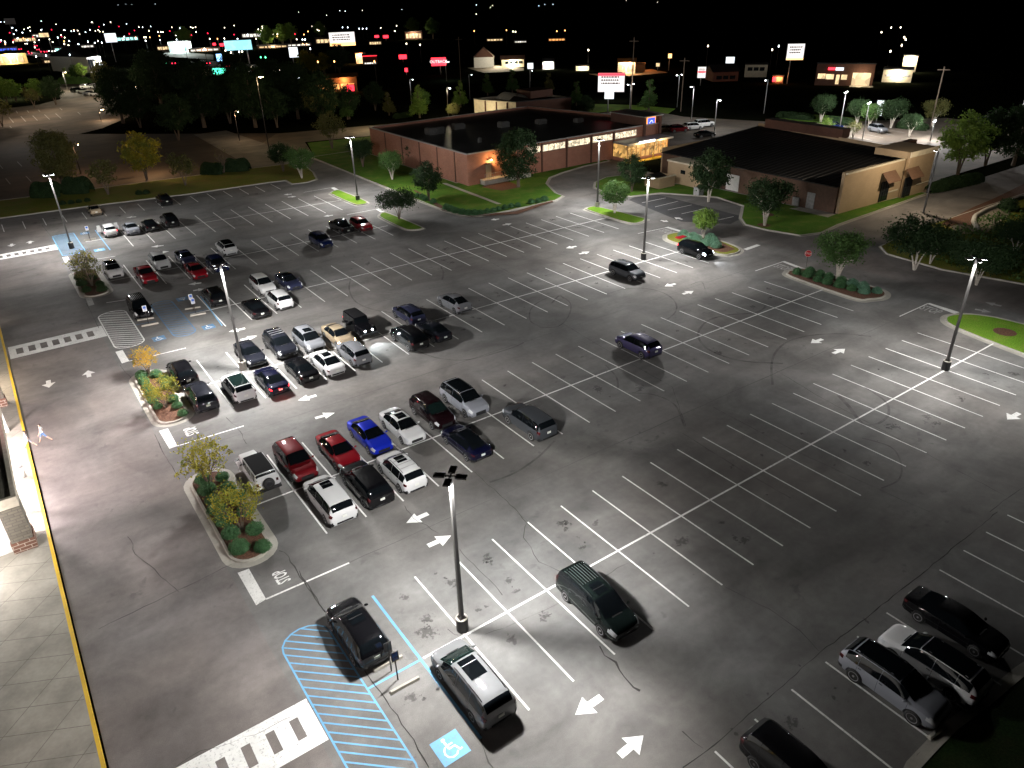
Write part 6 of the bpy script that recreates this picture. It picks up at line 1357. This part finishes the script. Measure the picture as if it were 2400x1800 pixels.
board(548, 154, 536, 596, 102, 122, 'bb_cyan', 'glowing pale cyan billboard on two posts above the traffic', posts=2)
board(806, 132, 778, 836, 82, 110, 'bb_white', 'bright white billboard with orange lower edge on a single post', strip=('bb_warm', 0, .25), text='ABCD'[:0] or None)
board(689, 150, 682, 702, 115, 136, 'bb_pure', 'small glaring white square sign right of the cyan billboard', cat='sign', name='road_sign')
board(1033, 175, 1013, 1047, 139, 156, 'bb_red', 'glowing red sign reading OUTBACK on a dark pole', cat='sign', name='road_sign', text='OUTBACK', tcol='bb_white')
board(1424, 262, 1400, 1460, 180, 219, 'bb_white', 'large pylon sign with red border and white boards beside the verge', name='pylon_sign', cat='sign', strip=('bb_red', .86, 1.0), yaw=-6)
board(1424, 262, 1416, 1437, 219, 234, 'bb_pure', 'bright white square panel hanging under the large pylon sign', name='pylon_sign', cat='sign', yaw=-6)
board(1845, 196, 1835, 1872, 113, 146, 'bb_white', 'tall tilted white billboard on a high post at the right', strip=('bb_warm', 0, .12), yaw=10)
board(1641, 200, 1633, 1651, 161, 184, 'bb_white', 'small white sign with pink stripe on the dark verge', cat='sign', name='road_sign', strip=('bb_red', .5, .6))
board(1708, 168, 1699, 1718, 137, 150, 'bb_pure', 'small white glowing sign below a dark gable', cat='sign', name='road_sign')
board(1567, 165, 1564, 1572, 130, 139, 'bb_warm', 'small orange glowing sign high on a pole', cat='sign', name='road_sign'); board(1541, 168, 1537, 1545, 150, 157, 'win_warm', 'tiny pale orange sign beside the ochre hut lot', cat='sign', name='road_sign')
board(2052, 290, 2047, 2061, 240, 272, 'bb_pure', 'upright white pylon sign behind the tan building', name='pylon_sign', cat='sign')
board(820, 240, 817, 834, 203, 216, 'bb_red', 'small round-looking red sign above the green cone tree', cat='sign', name='road_sign'); board(752, 240, 747, 758, 213, 219, 'bb_green', 'small green neon sign above the amber window', cat='sign', name='road_sign')
board(1243, 190, 1237, 1250, 152, 164, 'bb_pure', 'small blue-white sign beside the floodlit house', cat='sign', name='road_sign')
board(521, 160, 513, 525, 130, 145, 'sg_cyan', 'small pale blue sign below the cyan billboard', cat='sign', name='road_sign')
board(272, 145, 262, 286, 86, 104, 'bb_pure', 'glaring blue-white sign above the dark hotel roof', cat='sign', name='road_sign')
board(123, 120, 106, 125, 82, 90, 'win_warm', 'orange and cream lit sign in the distant traffic', cat='sign', name='road_sign'); board(36, 100, 28, 49, 50, 62, 'mul' if 0 else 'metal_grey', 'unlit grey billboard at the far left', cat='billboard')
for i, (px, py, w_, h) in enumerate(((953, 175, 7, 8), (945, 145, 18, 9), (884, 95, 10, 5), (905, 96, 12, 6), (522, 115, 9, 6), (504, 113, 7, 5), (752, 82, 8, 7))):
    board(px, py, px-w_/2, px+w_/2, py-h-6, py-6, 'bb_red', '%s of the small red glowing shop signs in the far town' % ORD[i], cat='sign', name='road_sign', frame=False)
def far_house(px, py, wpx, hpx, dpx, wall, label, roofh=0, win=None, rmat='roof_dark', yaw=0, name='building', winrow=None, sign=None, lamp=None, over=.06):
    g, k, rz = far_frame(px, py); r = empty(name, g, rz+R(yaw)); P(r, label, 'building'); W_, H_, D_ = wpx*k, hpx*k, dpx*k
    b = MB(); b.box(-W_/2, W_/2, 0, D_, -.3, H_); b.build('wall', MATS[wall], r)
    b = MB()
    if roofh:
        h = roofh*k; e = W_*over
        b.grid([[(-W_/2-e, -e, H_), (-W_/2-e, D_/2, H_+h), (-W_/2-e, D_+e, H_)], [(W_/2+e, -e, H_), (W_/2+e, D_/2, H_+h), (W_/2+e, D_+e, H_)]])
        b.poly([(-W_/2, 0, H_), (-W_/2, D_, H_), (-W_/2, D_/2, H_+h)]); b.poly([(W_/2, 0, H_), (W_/2, D_/2, H_+h), (W_/2, D_, H_)])
    else: b.box(-W_/2-.2, W_/2+.2, -.2, D_+.2, H_+.003, H_+.35)
    b.build('roof', MATS[rmat], r)
    if win:
        m, n, z0, z1, x0, x1 = win
        for i in range(n):
            a = -W_/2+W_*(x0+(x1-x0)*(i+.1)/n); e = -W_/2+W_*(x0+(x1-x0)*(i+.9)/n)
            b = MB(); b.box(a, e, -.12, -.02, H_*z0, H_*z1); b.build('window', MATS[m], r)
    if sign:
        for m, x0, x1, z0, z1 in sign: b = MB(); b.box(-W_/2+W_*x0, -W_/2+W_*x1, -.4, -.22, H_*z0, H_*z1); b.build('sign_panel', MATS[m], r)
    if lamp: 
        o = point((lamp[2]*W_ if len(lamp) > 2 else 0, -k*8, H_*.8), lamp[0], lamp[1], .5, r)
    return r
far_house(228, 168, 34, 32, 150, 'white_paint', 'white pilastered hotel end wall with a huge dark hipped roof', 22, ('dark_glass', 6, .1, .85, .02, .98), lamp=(9000, (.95, .95, 1), .4), yaw=32, over=.02)
far_house(500, 176, 62, 15, 40, 'cream', 'dim cream frontage with a green neon sign', 0, None, sign=[('bb_teal', .5, .98, .1, .95)], yaw=6)
far_house(425, 122, 50, 22, 30, 'white_paint', 'brightly lit filling station with white canopy', 0, ('win_cyan', 4, .1, .7, 0, .8), lamp=(26000, (.8, 1, .95)))
far_house(30, 150, 64, 22, 40, 'cream', 'amber-lit restaurant front at the far left', 6, ('win_warm', 4, .15, .8, .02, .9), lamp=(16000, (1, .65, .25)))
far_house(847, 148, 22, 20, 30, 'white_paint', 'shopfront with glaring orange-white panel under a red roof edge', 0, ('win_warm', 1, .1, .9, 0, 1), lamp=(5000, (1, .5, .2)), rmat='brick_red')
far_house(868, 150, 34, 18, 34, 'brick_dark', 'dark red shopfront with small lit letters', 0, ('win_white', 5, .02, .18, .1, .9), sign=[('bb_red', 0, 1, .94, 1.0)])
far_house(790, 216, 96, 32, 60, 'brick_dark', 'dark restaurant with amber windows and an orange-lit roof edge', 6, ('win_amber', 5, .2, .55, .05, .95), lamp=(2600, (1, .45, .12), .2), rmat='amberwood')
far_house(1158, 156, 34, 22, 46, 'white_paint', 'floodlit white gabled house with a bright front gable', 20, ('dark_glass', 2, .05, .5, .3, .8), lamp=(5200, (1, .86, .6)), rmat='brick_dark', yaw=90)
far_house(1202, 157, 52, 16, 30, 'cream', 'long lit wing of the gabled house with four dark windows', 8, ('dark_glass', 4, .45, .8, .15, .95), lamp=(5200, (1, .86, .6)), rmat='brick_dark')
far_house(1285, 162, 26, 16, 30, 'white_paint', 'small white gabled cottage right of the gabled house', 7, ('win_white', 3, .2, .6, .1, .7), lamp=(1800, (1, .92, .8)))
far_house(1365, 165, 30, 9, 20, 'cream', 'low lit kiosk left of the ochre hut', 3, ('win_warm', 2, .2, .8, .1, .8), lamp=(1800, (1, .85, .6)))
far_house(1468, 172, 40, 24, 30, 'white_paint', 'ochre and white drive-in hut with slanted orange roof', 8, ('win_warm', 4, .2, .8, .05, .9), lamp=(5000, (1, .55, .25)), rmat='amberwood')
far_house(1500, 168, 22, 16, 22, 'amberwood', 'ochre shed attached right of the drive-in hut', 0, None)
far_house(1700, 190, 60, 20, 60, 'brick_dark', 'dark gabled hall with a white sign', 14, ('dark_glass', 3, .2, .6, .1, .9), yaw=20)
far_house(1770, 180, 50, 26, 40, 'cream', 'dark cream two-storey block behind the gabled hall', 0, ('dark_glass', 3, .5, .8, .1, .9))
far_house(1822, 194, 24, 14, 20, 'brick_dark', 'red and orange glowing frontage below the tall billboard', 0, ('win_amber', 1, .2, .9, .3, 1), sign=[('bb_red', 0, .35, .2, .9)], lamp=(1500, (1, .3, .1)))
au = far_house(1975, 200, 125, 46, 70, 'brick_dark', 'dark car workshop with lit windows, open bright bay and red and white fascia signs', 0, None, sign=[('bb_red', .20, .32, .72, .84), ('bb_pure', .33, .47, .70, .84)])
g_, k_, _r = far_frame(1975, 200); W_, H_ = 125*k_, 46*k_
for a, e, z0, z1 in ((.04, .17, .3, .54), (.18, .32, .28, .52), (.36, .42, .05, .5), (.45, .55, .27, .5)): b = MB(); b.box(-W_/2+W_*a, -W_/2+W_*e, -.12, -.02, H_*z0, H_*z1); b.build('window', MATS['win_warm'], au)
b = MB(); b.box(-W_/2+W_*.64, -W_/2+W_*.95, -.12, -.02, 0, H_*.6); b.build('open_bay', MATS['win_warm'], au)
point((W_*.3, -2.5, H_*.5), 900, (1, .8, .5), .4, au)
b = MB(); b.poly([(-W_/2+W_*.62, -.2, .02), (-W_/2+W_*.62, -4, .02), (-W_/2+W_*1.02, -4, .02), (-W_/2+W_*1.02, -.2, .02)][::-1]); b.build('apron', MATS['concrete'], au)
far_house(2100, 192, 62, 26, 50, 'cream', 'stepped cream building with floodlit walls behind the workshop', 0, ('win_white', 3, .45, .6, .1, .9), lamp=(3200, (1, .88, .65)))
far_house(2128, 168, 30, 34, 30, 'cream', 'pale upper block with ribbed top above the stepped cream building', 0, ('win_warm', 1, .15, .3, .1, .9), lamp=(3000, (1, .88, .65)))
for i, (px, py, w_, h, m, l) in enumerate(((160, 120, 60, 9, 'win_cyan', 'row of lit shop windows'), (60, 98, 50, 10, 'win_warm', 'crowded lit storefront'), (95, 88, 34, 8, 'win_white', 'white lit storefront'), (640, 112, 70, 5, 'win_warm', 'long low lit frontage'), (700, 108, 60, 5, 'win_white', 'pale long frontage'), (765, 102, 50, 12, 'win_warm', 'lit multi-window block'), (970, 92, 40, 16, 'win_warm', 'brown lit house front'), (300, 96, 50, 10, 'win_cyan', 'neon-lit shop'), (385, 118, 30, 10, 'win_warm', 'orange-lit small shop'), (590, 88, 46, 10, 'win_white', 'lit porch among trees'), (1160, 96, 40, 5, 'win_warm', 'single lit veranda'), (1305, 96, 42, 6, 'win_amber', 'low orange-lit bungalow'), (480, 120, 70, 6, 'win_white', 'pale floodlit wall'), (200, 112, 40, 6, 'win_white', 'long floodlit store'), (880, 105, 30, 8, 'win_warm', 'lit house front by red signs'), (20, 120, 40, 8, 'sg_blue', 'blue-lit shop'), (140, 146, 70, 7, 'win_warm', 'lit workshop strip by the lime trees'), (1220, 100, 30, 4, 'win_white', 'tiny white-lit house'))):
    far_house(px, py, w_, h, 20, 'brick_dark', '%s, %s of the distant frontages' % (l, ORD[i]), 0, (m, 5, .15, .75, .05, .95), lamp=(4000, (1, .8, .5)) if i in (3, 6, 12) else None)
# road lamps of the town: pole and lantern each
r = empty('street_lamp', (0, 900, 0)); b = MB(); b.tube([(0, 0, 0), (0, 0, 8)], .15, 6); b.build('pole', MATS['trim'], r)
b = MB(); b.lathe([(.05, 8.6), (.35, 8.3), (.4, 8.0), (.1, 7.8)], 8); lo = b.build('bulb', glow('town_warm', (1, .85, .6), 12), r); lo.material_slots[0].link = 'OBJECT'; lo.material_slots[0].material = MATS['town_warm']
LC = {'w': 'town_warm', 'c': 'town_cool', 'r': 'tail_far', 'o': 'town_orange', 'g': 'town_green'}
glow('town_cool', (.8, .9, 1), 14); glow('town_orange', (1, .4, .12), 10); glow('town_green', (.1, 1, .4), 8)
proto = r
def street(px, py, s, c, i):
    g = G(px, max(py, 6)+0); k = mpp(g); q = copytree2(proto); q.name = 'street_lamp'; q.location = g; sc1 = max(.6, s*k/.8*.9); q.scale = (sc1, sc1, .9)
    q.children[0 if 'bulb' in q.children[0].name else 1].material_slots[0].material = MATS[LC[c]]
    P(q, '%s distant street lamp at the %s of the far town' % ({'w': 'warm white', 'c': 'cool white', 'r': 'red-glowing', 'o': 'orange', 'g': 'green'}[c], 'left' if px < 400 else 'middle' if px < 1000 else 'right'), 'street lamp', 'distant street lamps (%s, %s)' % (c, 'left' if px < 400 else 'middle' if px < 1000 else 'right'))
def copytree2(o, parent=None):
    c = o.copy(); col.objects.link(c)
    if parent: c.parent = parent
    for ch in list(o.children): copytree2(ch, c)
    return c
SL = [(7, 62, 1, 'c'), (15, 62, 1, 'c'), (101, 60, 1.2, 'c'), (220, 65, 3.4, 'w'), (35, 80, 3.2, 'c'), (45, 88, 2, 'c'), (60, 95, 2, 'c'), (30, 95, 2.2, 'r'), (180, 90, 2, 'c'), (156, 88, 1, 'w'), (50, 112, 2.4, 'c'), (12, 118, 1.8, 'c'), (100, 118, 1.2, 'w'), (160, 130, 2.4, 'w'), (170, 134, 2, 'w'), (92, 140, 1.6, 'w'), (97, 168, 2.2, 'c'), (175, 163, 2.4, 'c'), (120, 166, 1.4, 'c'), (230, 92, 1, 'w'), (240, 93, 1, 'w'), (248, 94, 1, 'w'), (355, 92, 1.8, 'w'), (358, 112, 2, 'o'), (380, 108, 2, 'o'), (376, 96, 1.6, 'w'), (383, 96, 1.4, 'w'), (326, 115, 1.4, 'w'), (345, 112, 1.2, 'w'), (349, 112, 1.2, 'w'), (440, 134, 3, 'w'), (452, 82, 1.8, 'w'), (457, 84, 1.2, 'w'), (498, 118, 2, 'w'), (531, 84, 1.6, 'w'), (553, 78, 1, 'w'), (610, 90, 1.2, 'w'), (617, 95, 1.2, 'w'), (516, 118, 1.6, 'o'), (532, 117, 1.4, 'w'), (655, 105, 1.2, 'w'), (487, 148, 2.4, 'w'), (536, 154, 2, 'w'), (549, 160, 1.6, 'w'), (568, 158, 2, 'c'), (575, 157, 1.6, 'w'), (619, 175, 2.2, 'g'), (630, 175, 2.2, 'g'), (714, 122, 1.2, 'c'), (720, 122, 1.2, 'c'), (733, 150, 2.2, 'c'), (715, 136, 1.6, 'o'), (724, 136, 1.6, 'o'), (735, 82, 1, 'w'), (763, 82, 1, 'w'), (806, 86, 1.6, 'c'), (818, 86, 2, 'c'), (845, 90, 1, 'c'), (853, 90, 1, 'c'), (862, 90, 1.2, 'c'), (895, 88, 1, 'w'), (928, 98, 1, 'w'), (932, 82, .8, 'w'), (956, 137, 1.2, 'w'), (958, 190, 0, 'w'), (883, 190, 2.8, 'o'), (752, 190, 2, 'o'), (790, 189, 1.6, 'o'), (988, 141, .8, 'w'), (399, 190, 1.2, 'g'), (547, 256, 0, 'w'), (680, 232, 1.2, 'c'), (694, 233, .8, 'c'), (709, 237, .8, 'c'), (558, 197, 1, 'w'), (570, 196, 1.2, 'w'), (599, 203, 1.2, 'w'), (313, 262, 0, 'w'), (324, 266, 2.4, 'o'), (334, 264, 1.4, 'w'), (1117, 20, .7, 'c'), (1150, 28, .8, 'w'), (1117, 48, .7, 'w'), (1155, 22, .6, 'w'), (1263, 24, .8, 'c'), (1277, 20, .6, 'c'), (1296, 20, .6, 'c'), (1467, 10, .8, 'w'), (1540, 16, .9, 'w'), (1203, 102, 1.2, 'w'), (1209, 103, 1.2, 'w'), (1188, 98, 1.8, 'o'), (1305, 102, 1.2, 'o'), (1324, 100, 1.6, 'o'), (1113, 100, 1.6, 'o'), (798, 34, .7, 'c'), (811, 36, .7, 'c'), (851, 34, .8, 'w'), (943, 32, .6, 'c'), (702, 38, .6, 'w'), (768, 48, .5, 'w'), (278, 12, .7, 'c'), (296, 10, .6, 'c'), (365, 10, .6, 'c'), (310, 11, .6, 'c'), (2058, 112, 1.0, 'w'), (2081, 98, .5, 'w'), (2103, 98, .5, 'w'), (2110, 128, 1.4, 'w'), (2113, 135, 1.6, 'w'), (1819, 152, 3, 'c'), (1803, 163, 2, 'w'), (2076, 170, 3, 'w'), (2103, 152, 3.2, 'w'), (1378, 160, 1, 'w'), (1655, 150, .6, 'w')]
rs = random.Random(3)
for _ in range(85):
    t = rs.random(); px = rs.uniform(0, 330) if t < .6 else rs.uniform(330, 760); py = rs.uniform(62, 132) if t < .6 else rs.uniform(78, 128)
    SL.append((px, py, rs.choice((.6, .8, 1, 1.3, 1.9)), rs.choice('wwwwccro')))
for i, (px, py, s, c) in enumerate(SL):
    if s > 0: street(px, py+5, s, c, i)
for q in [proto]+list(proto.children): bpy.data.objects.remove(q)
# traffic on the far road
def car_far(px, py, d, c, i):
    g, k, rz = far_frame(px, py); r = empty('distant_car', g, rz+(0 if d == 't' else 0)+R(12)); P(r, ('red tail lights glowing' if d == 't' else 'white headlights glaring')+' on a far-off car in the traffic, %s stretch of the road' % ('left' if px < 250 else 'middle' if px < 520 else 'right'), 'car', 'distant traffic (%s, %s)' % (d, 'left' if px < 250 else 'middle' if px < 520 else 'right'))
    b = MB(); b.box(-.9, .9, 0, 4.4, .25, .95); b.box(-.75, .75, 1, 3.6, .953, 1.45); b.build('body', MATS['body_darkgrey'], r)
    s = k/.25*.5+.35
    b = MB(); b.lathe([(.05, -.12), (.32*s, -.08), (.05, 0)], 8, 'y', (-.7, 0, .75)); b.lathe([(.05, -.12), (.32*s, -.08), (.05, 0)], 8, 'y', (.7, 0, .75)); b.build('tail_light' if d == 't' else 'headlight', MATS['tail_far' if d == 't' else 'head_far'], r)
for i, (px, py, d) in enumerate(((48, 118, 't'), (53, 122, 't'), (62, 105, 'h'), (72, 128, 't'), (85, 110, 't'), (100, 124, 't'), (108, 124, 't'), (118, 122, 'h'), (126, 123, 'h'), (140, 131, 't'), (145, 132, 't'), (146, 121, 'h'), (165, 122, 'h'), (185, 132, 't'), (188, 134, 't'), (200, 139, 't'), (208, 134, 't'), (175, 142, 'h'), (405, 151, 't'), (408, 152, 't'), (450, 153, 't'), (455, 154, 't'), (473, 157, 'h'), (489, 152, 't'), (535, 160, 't'), (538, 165, 'h'), (572, 160, 't'), (575, 161, 't'), (593, 165, 't'), (601, 168, 't'), (605, 169, 't'), (610, 166, 't'), (620, 164, 't'), (660, 169, 'h'), (664, 170, 't'), (675, 170, 't'), (678, 171, 'h'), (574, 172, 'h'), (580, 173, 'h'), (558, 172, 'h'), (638, 168, 't'), (130, 117, 'h'), (90, 119, 't'), (64, 124, 't'), (27, 122, 'h'), (18, 123, 'h'))): car_far(px, py, d, None, i)
# bright far carriageway patches and forecourts
mat('far_asphalt', (.16, .15, .14), .9, var=.2, vs=.1)
for pts in ([(0, 112), (215, 140), (205, 146), (0, 122)], [(470, 140), (700, 160), (700, 175), (470, 160)], [(380, 118), (500, 128), (500, 140), (385, 132)]):
    sheet('far_road', [G(*q)[:2] for q in pts], -.05, MATS['far_asphalt'])
for (px, py, e, c) in ((60, 122, 22000, (1, .9, .85)), (160, 134, 16000, (1, .85, .85)), (440, 130, 16000, (.9, 1, .95)), (540, 160, 6000, (1, .8, .75)), (640, 164, 6000, (1, .8, .75)), (600, 112, 14000, (1, .9, .7)), (110, 160, 5000, (1, .9, .8))):
    g = G(px, py); point((g.x, g.y, 9), e*.45, c, .5, name='road_light')
sheet('house_forecourt', [z10(*q)[:2] for q in ((350, 585), (560, 560), (840, 590), (840, 610), (500, 630))], -.05, MATS['concrete_far']); sheet('hut_forecourt', [zT(*q)[:2] for q in ((0, 510), (400, 500), (900, 440), (1140, 490), (700, 530), (200, 550))], -.05, MATS['concrete_far'])
g = zT(850, 460); point((g.x, g.y, 5), 1800, (1, .3, .08), .4, name='hut_light'); g = z10(560, 600); point((g.x, g.y, 5), 1500, (1, .9, .7), .4, name='house_light')
sheet('verge', [zT(*q)[:2] for q in ((0, 940), (400, 950), (700, 960), (1250, 1010), (1100, 1110), (800, 1100), (400, 1040), (100, 1070), (-120, 1040))], -.04, MATS['grass_bright'])
sheet('rear_verge', [zV(*q)[:2] for q in ((-200, 1150), (400, 1160), (1300, 1240), (2212, 1330), (2212, 1480), (1900, 1420), (1300, 1350), (300, 1260), (-200, 1240))], -.04, MATS['grass'])
g = zT(300, 900); point((g.x, g.y+0, 5.2), 900, (1, .97, .9), .6, name='pylon_glow')
g = zD(0, 0)
# power poles
for i, (px, py, t) in enumerate(((1478, 262, 95), (1595, 262, 140), (1080, 190, 92), (2180, 300, 160), (608, 118, 70))):
    gg, k, rz = far_frame(px, py); r = empty('utility_pole', gg, rz); P(r, 'thin dark utility pole %s' % ['right of the pylon sign', 'beside the double-headed lamp post', 'behind the red oval sign', 'in the dark at the upper right', 'near the cyan billboard'][i], 'utility pole', 'utility poles')
    b = MB(); b.tube([(0, 0, 0), (0, 0, (py-t)*k*.95)], .14, 6); b.build('pole', MATS['bark'], r); b = MB(); b.box(-1.2, 1.2, -.06, .06, (py-t)*k*.9-.08, (py-t)*k*.9+.08); b.build('crossarm', MATS['bark'], r)
# tidy up: drop the pattern cars and trees used only as sources
for r in PROTO.values():
    for o in list(r.children_recursive)+[r]: bpy.data.objects.remove(o)
for o in list(bpy.data.objects):
    for k in ('used', 'proto', 'ox'):
        if k in o: del o[k]
